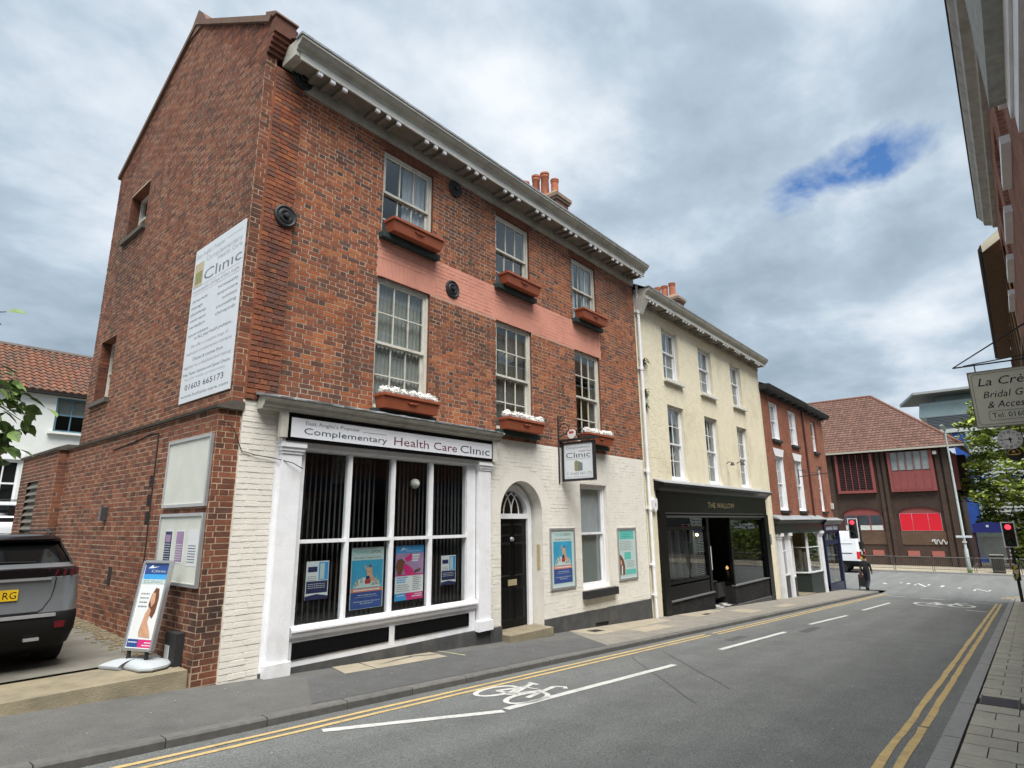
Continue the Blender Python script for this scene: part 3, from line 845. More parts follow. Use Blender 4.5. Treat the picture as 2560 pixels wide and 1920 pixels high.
for a, b in W1:
    for v in voussoirs(a, b, 5.785, 6.095, 15):
        v = (v[0], tuple(min(12.775, max(5.655, q)) for q in v[1]), v[2], v[3])
        if v[1][1]-v[1][0] < .02: continue
        mb = MB(); vouss_into(mb, FF, v, .0035, .0022); mb.build('arch_brick', M_pink, cl)
for a, b in W2:
    for v in voussoirs(a, b, Z2[1]+.003, TOP-.004, 17, .09):
        mb = MB(); vouss_into(mb, FF, v, .004, .002); mb.build('arch_brick', M_brL, cl)
# painted ground floor
DC, DR, DS = 9.455, .665, 1.83           # door arch centre, radius, springing
def archf(z):
    if z <= DS: return (DC-DR, DC+DR)
    h = min(DR, z-DS); w = math.sqrt(max(0, DR*DR-h*h)); return (DC-w, DC+w)
def archo(z):
    r = DR+.30
    if z <= DS-.02: return (0, 0)
    h = min(r, z-DS+.02); w = math.sqrt(max(0, r*r-h*h)); return (DC-w, DC+w)
GW = (11.58, 12.74, .19, 2.53)
hol_g = [(-.55, DS+DR, archf), rect(GW[0], GW[1], GW[2], GW[3])]
wh1 = lay(-.27, 3.295, lambda z: (8.44, X1), [(-.55, DS+DR, archf), (DS-.02, DS+DR+.28, archo)] + hol_g[1:], seed=6)
wh0 = lay(-.17, 3.31, lambda z: (3.60, 4.10), [], seed=8)
# weathered pilaster strip at the corner
pils = lay(3.32, TOP+.02, lambda z: (3.605, 4.06), [], seed=9)
FP = lambda u, z, d: (u, -.035-d, z)
FPw = lambda u, z, d: (u, -.012-d, z)
def header_split(F, bs, d, m, mh, frac, seed):
    r_ = random.Random(seed); a, b = [], []
    for q in bs: (b if (q[1]-q[0] < .125 and r_.random() < frac) else a).append(q)
    return [(F, a, d, m), (F, b, d, mh)]
put_list = header_split(FF, redb, .003, M_brA, M_brH, .15, 1) + [(FF, pinkb, .004, M_pink), (FF, wh1, .0045, M_wbr), (FPw, wh0, .005, M_wbr), (FP, pils, .010, M_brP)]
backing('mortar_bed', FF, 3.30, TOP+.3, lambda z: (4.05, X1), hol_up, M_mortar, cl)
mb = MB()
mb.box(3.602, 4.058, -.034, .05, 3.315, TOP+.1)
mb.build('corner_pilaster', M_brP, cl)
one('pink_band', M_pink, cl)(lambda m: [m.face([FF(5.65, lo, .001), FF(12.78, lo, .001), FF(12.78, hi, .001), FF(5.65, hi, .001)]) for lo, hi in ((5.775, 6.502),)])
for a, b in W2:
    one('lintel_bed', M_brL, cl, fix=False)(lambda m: m.face([FF(a-.115, Z2[1], .0012), FF(b+.115, Z2[1], .0012), FF(b+.115, TOP, .0012), FF(a-.115, TOP, .0012)]))
backing('painted_wall', FF, -1.0, 3.298, lambda z: (8.40, X1), hol_g, M_wbr, cl, d=.0012)
one('painted_pier', M_wbr, cl)(lambda m: m.box(3.602, 4.12, -.0115, .06, -.25, 3.312))
# smooth rendered ring round the door arch
ring = MB()
for k in range(20):
    t0, t1 = math.pi*k/20, math.pi*(k+1)/20
    P = lambda r, t, d: (DC-r*math.cos(t), -d, DS+r*math.sin(t))
    ring.face([P(DR, t0, .004), P(DR, t1, .004), P(DR+.285, t1, .003), P(DR+.285, t0, .003)])
ring.build('arch_surround', M_wbr, cl, smooth=True)
# reveals
def reveals(parent, m, items):
    for F, a, b, lo, hi, dep in items:
        rv = MB(); reveal(rv, F, a, b, lo, hi, dep); rv.build('reveal', m, parent, fix=False)
reveals(cl, M_brL, [(FF, a, b, *Z2, .12) for a, b in W2] + [(FF, a, b, *Z1, .12) for a, b in W1])
reveals(cl, M_wbr, [(FF, GW[0], GW[1], GW[2], GW[3], .14)])
rv = MB()
DEP = .30
rv.face([FF(DC-DR, -.6, .003), FF(DC-DR, DS, .003), FF(DC-DR, DS, -DEP), FF(DC-DR, -.6, -DEP)])
rv.face([FF(DC+DR, -.6, .003), FF(DC+DR, DS, .003), FF(DC+DR, DS, -DEP), FF(DC+DR, -.6, -DEP)])
for k in range(20):
    t0, t1 = math.pi*k/20, math.pi*(k+1)/20
    P = lambda t, d: (DC-DR*math.cos(t), -d, DS+DR*math.sin(t))
    rv.face([P(t0, .003), P(t1, .003), P(t1, -DEP), P(t0, -DEP)])
rv.build('door_reveal', M_wbr, cl, fix=False)
# windows of the upper floors
rp = [.36]
c2 = [[(.5, 1.0, 0, 1, M_net, .02, .11)], [(.72, 1.0, 0, 1, M_dark2, .02, .12)], [(0.0, .35, 0, 1, M_net, .02, .1), (.62, 1, 0, 1, M_net, .02, .1)]]
for (a, b), c in zip(W2, c2): sash(cl, a, b, Z2[0], Z2[1], .075, 3, 1, 2, 7.43, M_offw, rpl=rp, cur=c)
c1 = [[(0, 1, 0, 1, M_blind, .012, .085)], [(0, .95, 0, .98, mat('blind_shade', (.17, .165, .155), .95, .1, 6), .014, .085)], [(.72, 1, 0, 1, MATS['blind_shade'], .012, .09)]]
for (a, b), c in zip(W1, c1): sash(cl, a, b, Z1[0], Z1[1], .075, 3, 2, 2, 4.63, M_offw, cur=c)
sash(cl, GW[0]+.005, GW[1]-.005, GW[2]+.0, GW[3]-.003, .11, 1, 1, 1, 1.40, M_wpaint, cur=[(0, 1, .5, 1, M_net, .012, .08), (0, 1, 0, .5, mat('frosted_film', (.30, .33, .32), .8, .1, 3), .0, .5)])
# sills
for (a, b), z in [(w, Z2[0]) for w in W2] + [(w, Z1[0]) for w in W1]:
    one('window_sill', M_green, cl)(lambda m: m.box(a-.05, b+.09, -.13, .10, z-.10, z-.002))
one('window_sill', mat('black_sill', (.022, .022, .024), .7, .2, 8), cl)(lambda m: m.box(11.53, 12.92, -.12, .12, .0, .165))

# front door, frame and fanlight
fy = .29
df = MB()
fr = .075
df.box(DC-.60, DC-.60+fr+.05, fy-.05, fy+.08, -.36, DS); df.box(DC+.60-fr-.05, DC+.60, fy-.05, fy+.08, -.36, DS)
df.box(DC-.475, DC+.475, fy-.05, fy+.08, 1.745, 1.745+.10)
for k in range(24):
    t0, t1 = math.pi*k/24, math.pi*(k+1)/24
    P = lambda r, t, y: (DC-r*math.cos(t), y, DS+r*math.sin(t))
    df.hexa([P(.475, t0, fy-.05), P(.60, t0, fy-.05), P(.60, t0, fy+.08), P(.475, t0, fy+.08), P(.475, t1, fy-.05), P(.60, t1, fy-.05), P(.60, t1, fy+.08), P(.475, t1, fy+.08)])
df.face([(DC-.70, fy+.02, -.5), (DC-.60, fy+.02, -.5), (DC-.60, fy+.02, DS), (DC-.70, fy+.02, DS)])
df.face([(DC+.70, fy+.02, -.5), (DC+.60, fy+.02, -.5), (DC+.60, fy+.02, DS), (DC+.70, fy+.02, DS)])
for k in range(24):
    t0, t1 = math.pi*k/24, math.pi*(k+1)/24
    df.face([P(.60, t0, fy+.02), P(.60, t1, fy+.02), P(.70, t1, fy+.02), P(.70, t0, fy+.02)])
dfo = df.build('door_frame', M_wpaint, cl, smooth=True)
fl = MB()
for s in (-1, 0, 1):        # gothic interlacing tracery
    pts = []
for cx, a0, a1 in ((DC-.475, 0, 62), (DC-.16, 0, 70), (DC+.16, 180, 110), (DC+.475, 180, 118)):
    r = .475 if abs(cx-DC) > .3 else .40
    pts = [(cx+r*math.cos(R(a0+(a1-a0)*k/10)), fy, DS+.015+r*1.12*math.sin(R(a0+(a1-a0)*k/10))) for k in range(11)]
    pts = [p for p in pts if (p[0]-DC)**2+(p[2]-DS)**2 < .49**2]
    if len(pts) > 1: fl.tube(pts, .013, 6)
fl.build('fanlight_tracery', M_wpaint, dfo)
fg = MB(); fg.face([(DC-.478*math.cos(math.pi*k/20), fy+.02, DS+.015+.478*math.sin(math.pi*k/20)) for k in range(21)])
fg.build('pane', M_glass, dfo)
door = one('door', M_black, cl)(lambda m: m.box(DC-.474, DC+.474, fy, fy+.045, -.335, 1.742))
for (xa, xb) in ((DC-.385, DC-.05), (DC+.05, DC+.385)):
    for (za, zb) in ((-.20, .42), (.62, 1.28), (1.40, 1.65)):
        m_ = MB()
        m_.hexa([(xa, fy-.001, za), (xb, fy-.001, za), (xb, fy-.001, zb), (xa, fy-.001, zb), (xa+.04, fy-.018, za+.04), (xb-.04, fy-.018, za+.04), (xb-.04, fy-.018, zb-.04), (xa+.04, fy-.018, zb-.04)])
        m_.build('door_panel', M_black, door)
one('door_knob', M_alu, door, smooth=True)(lambda m: m.lathe([(.0, -.05), (.035, -.045), (.042, -.03), (.03, -.012), (.045, -.004), (.045, 0)], (DC, fy, 1.34), 'y', 14))
one('letter_plate', mat('brass', (.42, .37, .22), .45, .1, 30, metal=.3), door)(lambda m: m.box(DC-.12, DC+.15, fy-.008, fy-.001, .445, .56))
one('bell_plate', mat('varnished_plate', (.45, .37, .20), .6, .15, 12), cl)(lambda m: m.box(DC+DR-.012, DC+DR-.003, .07, .15, .72, 1.22))
st = MB()
st.hexa([(8.78, -.24, gz(8.78)-.05), (10.12, -.24, gz(10.12)-.05), (10.12, .3, gz(10.1)-.05), (8.78, .3, gz(8.8)-.05), (8.79, -.23, -.355), (10.11, -.23, -.365), (10.11, .3, -.345), (8.79, .3, -.34)])
st.build('door_step', M_conc, cl)
# dark rendered plinth following the slope
pln = MB()
for xa, xb in ((10.12, 11.3), (11.3, 12.0), (12.55, 13.6), (13.6, 14.72)):
    pln.hexa([(xa, -.028, gz(xa)-.1), (xb, -.028, gz(xb)-.1), (xb, .0, gz(xb)-.1), (xa, .0, gz(xa)-.1), (xa, -.022, -.255-.009*(xa-10.1)), (xb, -.022, -.255-.009*(xb-10.1)), (xb, .0, -.25-.009*(xb-10.1)), (xa, .0, -.25-.009*(xa-10.1))])
pln.hexa([(12.0, -.028, gz(12)+.09), (12.55, -.028, gz(12.55)+.09), (12.55, .0, gz(12.55)+.09), (12.0, .0, gz(12)+.09), (12.0, -.022, -.275), (12.55, -.022, -.28), (12.55, 0, -.28), (12.0, 0, -.275)])
pln.hexa([(8.43, -.05, gz(8.43)-.1), (8.79, -.04, gz(8.79)-.1), (8.79, 0, gz(8.8)-.1), (8.43, 0, gz(8.43)-.1), (8.43, -.05, -.2), (8.79, -.03, -.2), (8.79, 0, -.2), (8.43, 0, -.2)])
pln.hexa([(4.1, -.03, gz(4.1)-.1), (8.45, -.03, gz(8.45)-.1), (8.45, .05, gz(8.45)-.1), (4.1, .05, gz(4.1)-.1), (4.1, -.025, -.16), (8.45, -.035, -.19), (8.45, .05, -.19), (4.1, .05, -.16)])
pln.build('plinth', M_plinth, cl)
one('cellar_opening', M_blackm, cl)(lambda m: m.box(12.0, 12.55, -.004, .1, gz(12.5)-.05, gz(12)+.09))

# ---- shopfront: pilasters, stall riser, glazing, fascia, cornice
sf = MB()
sf.box(4.10, 4.16, -.02, .12, -.2, 2.80)
sf.box(4.50, 8.06, .0, .16, 2.70, 2.86); sf.box(4.44, 8.10, -.055, .0, 2.735, 2.83)
sf.box(7.86, 8.08, -.01, .12, -.19, 2.70); sf.box(4.48, 4.56, -.008, .12, .33, 2.70)
sfo = sf.build('shopfront', M_wpaint, cl)
def pilaster(x0, x1, zb, zt):
    m = MB()
    m.box(x0+.03, x1-.03, -.085, .0, zb+.17, zt-.20)
    m.box(x0, x1, -.12, .0, zb, zb+.17)
    m.box(x0+.02, x1-.02, -.10, .0, zt-.20, zt-.16); m.box(x0+.005, x1-.005, -.115, 0, zt-.16, zt-.11); m.box(x0-.012, x1+.012, -.135, 0, zt-.11, zt)
    m.build('pilaster', M_wpaint, sfo)
pilaster(4.13, 4.49, -.235, 2.83); pilaster(8.07, 8.45, -.20, 2.83)
one('sill', M_wpaint, sfo)(lambda m: m.prism([(.05, .20), (-.06, .20), (-.075, .235), (-.075, .26), (-.10, .275), (-.10, .30), (-.05, .335), (.05, .34)], 'x', 4.49, 8.065))
rs = MB()
rs.box(4.49, 8.065, -.02, .05, -.175, .20)
rs = rs.build('stall_riser', M_wpaint, sfo)
for xa, xb in ((4.54, 6.15), (6.27, 7.90)):
    m = MB(); m.box(xa, xb, -.026, -.019, -.075, .135); m.build('riser_panel', M_black, rs)
    m = MB(); t = .02
    m.box(xa, xb, -.036, -.0255, .115, .135); m.box(xa, xb, -.036, -.0255, -.075, -.055); m.box(xa, xa+t, -.036, -.0255, -.055, .115); m.box(xb-t, xb, -.036, -.0255, -.055, .115)
    m.build('panel_moulding', M_black, rs)
gx = [4.56, 5.335, 6.17, 6.995, 7.86]
for x in gx[1:-1]:
    one('mullion', M_wpaint, sfo)(lambda m: m.prism([(x-.034, .02), (x-.02, -.02), (x+.02, -.02), (x+.034, .02), (x+.034, .09), (x-.034, .09)], 'z', .335, 2.70))
for a, b in zip(gx, gx[1:]):
    l, r_ = a+(.034 if a > 4.6 else 0), b-(.034 if b < 7.8 else 0)
    one('transom', M_wpaint, sfo)(lambda m: m.box(l+.001, r_-.001, -.005, .085, 1.415, 1.465))
    for lo, hi in ((.335, 1.415), (1.465, 2.70)):
        one('pane', M_glassd, sfo)(lambda m: m.box(l-.004, r_+.004, .04, .045, lo-.003, hi+.003))
one('fascia', M_offw, sfo)(lambda m: (m.box(4.12, 8.50, -.10, .0, 2.83, 3.22), m.box(4.06, 4.17, -.17, -.10, 2.84, 3.2), m.box(8.40, 8.52, -.17, -.10, 2.80, 3.2)))
corp = [(0, 3.20), (-.17, 3.20), (-.18, 3.23), (-.21, 3.245), (-.22, 3.29), (-.27, 3.325), (-.30, 3.33), (-.30, 3.355), (0, 3.42)]
co = one('shop_cornice', M_corn, sfo)(lambda m: m.prism(corp, 'x', 3.78, 8.60))
ml = MB()
random.seed(12)
xs = [3.74+k*.2 for k in range(25)]
for a, b in zip(xs, xs[1:]):
    q = [random.uniform(-.008, .008) for _ in range(4)]
    ml.hexa([(a, -.325, 3.345), (b, -.325, 3.345), (b, .0, 3.40), (a, .0, 3.40), (a, -.325+q[0], 3.365+q[1]), (b, -.325+q[2], 3.365+q[3]), (b, -.004, 3.445+q[3]), (a, -.004, 3.445+q[1])])
ml.build('lead_flashing', M_lead, co)
# sign board on the fascia
sg = thing('shop_sign', 'long white fascia sign with black edge reading Complementary Health Care Clinic', 'sign', (6.35, -.13, 2.83))
one('frame', M_black, sg)(lambda m: m.box(4.17, 8.42, -.15, -.101, 2.80, 3.185))
one('face', M_signw, sg)(lambda m: m.box(4.225, 8.37, -.158, -.149, 2.855, 3.13))
tx = MB(); tx.ctx = (sg, [M_inkg, M_ink, M_inkm]); O = lambda x, z: (x, -.1605, z); U, V = (1, 0, 0), (0, 0, 1)
TL(tx, "East Anglia's Premier", O(4.44, 3.045), U, V, .052, .92, mi=0)
tx.box(5.42, 5.86, -.1605, -.1595, 3.043, 3.048)
TL(tx, 'Complementary', O(4.42, 2.915), U, V, .088, 1.46, mi=1)
TL(tx, 'Health Care', O(6.02, 2.905), U, V, .135, 1.42, mi=2)
TL(tx, 'Clınıc', O(7.52, 2.905), U, V, .14, .78, mi=1)
tx.build('rule', [M_inkg, M_ink, M_inkm], sg, fix=False)

# inside the shop: vertical blinds, floor, back wall, globe lamp
one('shop_floor', M_dark, cl)(lambda m: m.box(4.2, 8.4, .14, 4, -.05, .03))
one('room_wall', M_dark2, cl)(lambda m: m.box(4.2, 8.4, 3.6, 3.7, .04, 3.1))
one('room_ceiling', M_dark2, cl)(lambda m: m.box(4.2, 8.4, .17, 3.6, 3.0, 3.1))
bl = MB(); random.seed(20)
for k in range(38):
    x = 4.60+k*.087
    a = R(82+random.uniform(-4, 4)); w = .026
    dx, dy = w*math.cos(a), w*math.sin(a)
    if 5.95 < x < 6.12: continue
    bl.face([(x-dx, .17-dy, .34), (x+dx, .17+dy, .34), (x+dx, .17+dy, 2.68), (x-dx, .17-dy, 2.68)])
bl.build('vertical_blind', M_slat, cl, kind='stuff', fix=False)
gl = thing('globe_lamp', 'round white globe lamp hanging inside the clinic shop window', 'lamp', (6.72, .12, 2.33))
one('globe', mat('opal_glass', (.62, .62, .55), .3, .05), gl, smooth=True)(lambda m: m.ball((6.72, .12, 2.33), .085, 10))
one('flex', M_blackm, gl)(lambda m: m.tube([(6.72, .12, 2.41), (6.72, .12, 2.70)], .006, 6))

# ---- main cornice with modillions, gutter, frieze
frz = MB(); frz.box(4.06, X1, -.05, .0, TOP-.03, 8.60); frz.box(4.06, X1, -.035, .0, TOP-.06, TOP-.03)
frz.build('frieze_board', M_corn, cl)
cor = MB()
cor.prism([(0, 8.60), (-.40, 8.60), (-.40, 8.685), (-.42, 8.69), (-.44, 8.74), (-.50, 8.76), (-.53, 8.80), (-.56, 8.82), (-.56, 8.86), (0, 8.90)], 'x', 3.70, X1+.02)
cor = cor.build('cornice', M_corn, cl)
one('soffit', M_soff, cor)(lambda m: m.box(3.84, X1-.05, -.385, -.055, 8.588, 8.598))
one('bed_mould', M_cornl, cor)(lambda m: m.box(3.78, X1, -.41, -.385, 8.565, 8.687))
one('gutter_lip', M_lead, cor)(lambda m: m.box(3.68, X1+.04, -.575, -.40, 8.862, 8.90))
def modillions(parent, xs, zt, ya=-.385, yb=-.06, w=.075, mm=None, mt=None):
    for x in xs:
        m = MB(); m.box(x-w/2, x+w/2, ya+.03, yb, zt-.06, zt-.001); m.build('modillion', mm or M_soff, parent)
        m = MB(); m.box(x-w/2-.004, x+w/2+.004, ya-.015, ya+.0295, zt-.088, zt-.024); m.build('modillion_end', mt or M_wpaint, parent)
ms = [4.13+1.108*k+d for k in range(10) for d in (0, .226, .452) if 4.13+1.108*k+d < 14.6]
modillions(cor, ms, 8.588)

# ---- roof, back and party walls so that nothing shows through
rf = MB()
rf.face([(3.7, -.42, 8.88), (X1+.1, -.42, 8.88), (X1+.1, 3.2, 11.05), (3.7, 3.2, 11.05)])
rf.face([(3.7, 6.7, 8.95), (X1+.1, 6.7, 8.95), (X1+.1, 3.2, 11.05), (3.7, 3.2, 11.05)])
rfo = rf.build('roof', M_slate, cl, fix=False)
sh = MB()
sh.box(3.6, X1, 6.4, 6.6, -1, 9.0)
sh.face([(X1-.01, .01, -1), (X1-.01, 6.5, -1), (X1-.01, 6.5, 9), (X1-.01, 3.2, 11.1), (X1-.01, .01, 8.9)])
sh.box(3.7, X1-.1, .2, 6.4, 3.12, 3.25); sh.box(3.7, X1-.1, .2, 6.4, 6.15, 6.3); sh.box(3.7, X1-.1, .2, 6.4, 8.4, 8.5)
sh.box(8.45, 8.55, .16, 6.3, -.9, 8.3); sh.box(3.7, X1-.1, 2.6, 2.7, 3.3, 8.3)
sh.box(10.3, 10.4, .2, 6.3, -.9, 3.1); sh.box(10.4, X1-.1, 2.2, 2.3, -.9, 3.1)
sh.build('inner_walls', M_dark2, cl, fix=False)

# ---- gable side (faces the car park)
XU, XL = 3.45, 3.30
FS = lambda u, z, d: (XU-d, u, z)
FSl = lambda u, z, d: (XL-d, u, z)
def gab(z):
    a, b = .02, 6.6
    if z > 9.22: a = max(a, (z-9.22)/(11.15-9.22)*3.07)
    if z > 9.3: b = min(b, 6.6-(z-9.3)/(11.15-9.3)*3.53)
    return (a, b)
SW1 = (4.55, 5.62, 7.42, 8.42); SW2 = (5.24, 6.13, 4.06, 5.33)
shol = [rect(*SW1[:2], *SW1[2:]), rect(*SW2[:2], *SW2[2:])]
sideb = lay(3.26, 11.12, gab, shol, seed=21)
LH = []
sidel = lay(-.02, 3.15, lambda z: (.02, 6.58), [], seed=22)
FC = lambda u, z, d: (u, .02-d, z)
FCu = lambda u, z, d: (u, .02-d, z)
cornl = lay(-.245, 3.15, lambda z: (XL, 3.595), [], seed=23)
cornu = lay(3.26, 9.1, lambda z: (XU, 3.60), [], seed=24)
FW = lambda u, z, d: (3.14-d, u, z)
wing = lay(.25, 3.15, lambda z: (6.6, 9.45), [rect(7.85, 8.75, 1.3, 2.62)], seed=25)
FWf = lambda u, z, d: (u, 6.6-d, z)
wingf = lay(.25, 3.15, lambda z: (3.14, XL), [], seed=26)
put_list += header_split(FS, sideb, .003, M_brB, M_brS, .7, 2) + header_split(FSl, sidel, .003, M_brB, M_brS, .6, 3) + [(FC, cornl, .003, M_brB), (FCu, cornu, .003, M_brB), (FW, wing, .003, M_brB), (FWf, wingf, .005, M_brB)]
backing('side_mortar_bed', FS, 3.16, 11.13, gab, shol, M_mortar2, cl)
backing('lower_mortar_bed', FSl, -.35, 3.16, lambda z: (.02, 6.6), [], M_mortar2, cl)
backing('wing_mortar_bed', FW, -.1, 3.16, lambda z: (6.6, 9.45), [rect(7.85, 8.75, 1.3, 2.62)], M_mortar2, cl)
for q in ([(XL, .02, -.35), (3.62, .02, -.35), (3.597, .02, 3.17), (XL, .02, 3.17)], [(XU, .02, 3.17), (3.62, .02, 3.17), (3.62, .02, 9.2), (XU, .02, 9.2)], [(3.14, 6.6, -.1), (XL, 6.6, -.1), (XL, 6.6, 3.17), (3.14, 6.6, 3.17)], [(3.14, 9.45, -.1), (6, 9.45, -.1), (6, 9.45, 3.17), (3.14, 9.45, 3.17)]):
    one('return_mortar_bed', M_mortar2, cl, fix=False)(lambda m: m.face(q))
reveals(cl, M_brL, [(FS, s[0], s[1], s[2], s[3], .24) for s in (SW1, SW2)])
rb = []
for s in (SW1, SW2):
    FJ = lambda u, z, d, s=s: (u, s[1]-d, z)
    rb.append((FJ, lay(s[2], s[3], lambda z: (XU+.002, XU+.3), [], seed=31), .004, M_brB))
put_list += rb
put_bricks(put_list, cl, 300)
for s in (SW1, SW2):
    w = one('window', M_offw, cl)(lambda m: (m.box(XU+0.180, XU+0.260, s[0], s[0]+.05, s[2], s[3]), m.box(XU+0.180, XU+0.260, s[1]-.05, s[1], s[2], s[3]), m.box(XU+0.180, XU+0.260, s[0]+.05, s[1]-.05, s[3]-.05, s[3]), m.box(XU+0.180, XU+0.260, s[0]+.05, s[1]-.05, s[2], s[2]+.06), m.box(XU+0.190, XU+0.250, s[0]+.05, s[1]-.05, (s[2]+s[3])/2-.02, (s[2]+s[3])/2+.02)))
    for lo, hi in ((s[2]+.06, (s[2]+s[3])/2-.02), ((s[2]+s[3])/2+.02, s[3]-.05)):
        one('pane', M_glass, w)(lambda m: m.box(XU+0.218, XU+0.222, s[0]+.045, s[1]-.045, lo, hi))
    one('window_sill', M_string, cl)(lambda m: m.box(XU-.07, XU+0.180, s[0]-.08, s[1]+.1, s[2]-.09, s[2]-.002))
sc_ = MB()
sc_.prism([(XL-.045, 3.155), (XL-.055, 3.19), (XU-.0, 3.275), (XU+.1, 3.275), (XU+.1, 3.155)], 'y', -.035, 6.59)
sc_.box(XU+.1, 3.61, -.03, .05, 3.155, 3.27)
sc_.prism([(3.09, 3.155), (3.08, 3.20), (3.25, 3.27), (6, 3.27), (6, 3.155)], 'y', 6.55, 9.5)
sc_.build('string_course', M_string, cl)
lv = one('louvre', mat('louvre_frame', (.16, .155, .14), .8), cl)(lambda m: m.box(3.2, 3.24, 7.86, 8.74, 1.31, 2.61))
for k in range(9):
    z = 1.34+k*.141
    one('louvre_blade', mat('louvre_paint', (.13, .12, .10), .8, .15, 8), lv)(lambda m: m.hexa([(3.135, 7.86, z), (3.20, 7.86, z+.09), (3.20, 8.74, z+.09), (3.135, 8.74, z), (3.135, 7.86, z+.018), (3.20, 7.86, z+.115), (3.20, 8.74, z+.115), (3.135, 8.74, z+.018)]))
for u, z in ((2.02, 2.33), (2.02, 2.05), (2.02, 1.80)):
    one('air_brick', M_blackm, cl)(lambda m: [m.box(XL-.012, XL+.02, u-.07, u+.07, z-.085+k*.024, z-.085+k*.024+.014) for k in range(7)])
one('air_brick', M_blackm, cl)(lambda m: m.box(XL-.01, XL+.02, 3.18, 3.33, .80, 1.06))
one('wall_light', mat('pewter', (.10, .095, .10), .4, .2, 20, metal=.5), cl)(lambda m: (m.box(XL-.02, XL-.004, 3.75, 3.95, 1.78, 2.0), m.box(XL-.09, XL-.02, 3.80, 3.90, 1.76, 1.98)))
one('cable', M_blackm, cl)(lambda m: m.tube([(XL-.012, 3.9, 2.93), (XL-.012, 3.0, 2.98), (XL-.012, 2.2, 3.04), (XL-.012, 1.95, 3.02), (XL-.012, 1.93, 2.5), (XL-.012, 1.9, 1.2), (XL-.012, 1.88, .15)], .009, 6))
one('cable', M_blackm, cl)(lambda m: m.tube([(3.4, -.0, 2.98), (3.5, -.01, 2.9), (3.62, -.03, 2.62), (3.8, -.04, 2.58), (4.1, -.05, 2.55), (4.3, -.13, 2.50), (4.46, -.13, 2.43)], .006, 6))
bx = one('meter_box', M_blackm, cl)(lambda m: m.box(XL-.10, XL-.005, .30, .62, .03, .40))
one('meter_label', mat('label_white', (.55, .56, .55), .6), bx)(lambda m: m.box(XL-.104, XL-.1, .47, .6, .1, .25))
# raking coping, kneeler and apex
M_copd = mat('brick_coping', (.15, .085, .062), .9, .3, 9, .3, 60, stain=(.13, .125, .06), stain_amt=.6, stain_scale=1.6)
cp = MB()
def rake(a, b, t=.10):
    (ya, za), (yb, zb) = a, b
    d = Vector((yb-ya, zb-za)).normalized(); n_ = Vector((-d.y, d.x))*(1 if d.x > 0 else -1)
    cp.hexa([(XU-.05, ya, za), (3.86, ya, za), (3.86, yb, zb), (XU-.05, yb, zb), (XU-.05, ya+n_.x*t, za+n_.y*t), (3.86, ya+n_.x*t, za+n_.y*t), (3.86, yb+n_.x*t, zb+n_.y*t), (XU-.05, yb+n_.x*t, zb+n_.y*t)])
rake((-.05, 9.20), (3.07, 11.15)); rake((6.66, 9.27), (3.07, 11.15))
cp.build('coping', M_copd, cl)
cp = MB(); cp.prism([(2.6, 10.98), (3.5, 10.98), (3.25, 11.3), (3.07, 11.5), (2.85, 11.3)], 'x', XU-.03, 3.9)
cp.build('apex_stone', M_copd, cl)
kn = MB()
kn.box(XU-.01, 3.78, -.20, .02, 8.98, 9.26)
for k in range(4):
    kn.box(XU-.006, 3.77, -.04-.04*k, .02, 8.70+k*.07, 8.765+k*.07)
kn.box(XU, 3.80, -.02, .6, 8.72, 9.3)
kn.build('kneeler', M_brB, cl)
one('kneeler_cap', M_copd, cl)(lambda m: m.hexa([(XU-.03, -.23, 9.262), (3.80, -.23, 9.262), (3.80, .12, 9.262), (XU-.03, .12, 9.262), (XU-.03, -.22, 9.30), (3.80, -.22, 9.30), (3.80, .12, 9.50), (XU-.03, .12, 9.50)]))
one('lead_flashing', M_lead, cl)(lambda m: m.box(3.80, 3.825, -.2, .15, 8.80, 9.15))
# wall tie plates
for x, z in ((4.02, 8.55), (3.93, 6.12), (7.45, 8.22), (7.41, 6.05)):
    yb = -.052 if x < 4.1 else -.008
    one('tie_plate', M_iron, cl, smooth=True)(lambda m: m.lathe([(.175, 0), (.175, -.02), (.15, -.03), (.135, -.018), (.115, -.018), (.10, -.035), (.075, -.035), (.065, -.02), (.045, -.02), (.04, -.07), (.02, -.075)], (x, yb, z), 'y', 24))
# rain pipe between the houses
dp = MB(); dp.tube([(14.82, -.09, 8.45), (14.82, -.09, gz(14.82))], .045, 10)
for z in (7.6, 5.9, 3.0, 2.0, .55, -.2): dp.tube([(14.82, -.09, z-.05), (14.82, -.09, z+.05)], .058, 10); dp.box(14.74, 14.90, -.09, .0, z-.012, z+.012)
dp.tube([(14.82, -.09, 8.0), (14.86, -.16, 8.2), (14.9, -.3, 8.28)], .045, 10)
dp.build('rain_pipe', M_wpaint, cl, smooth=True)
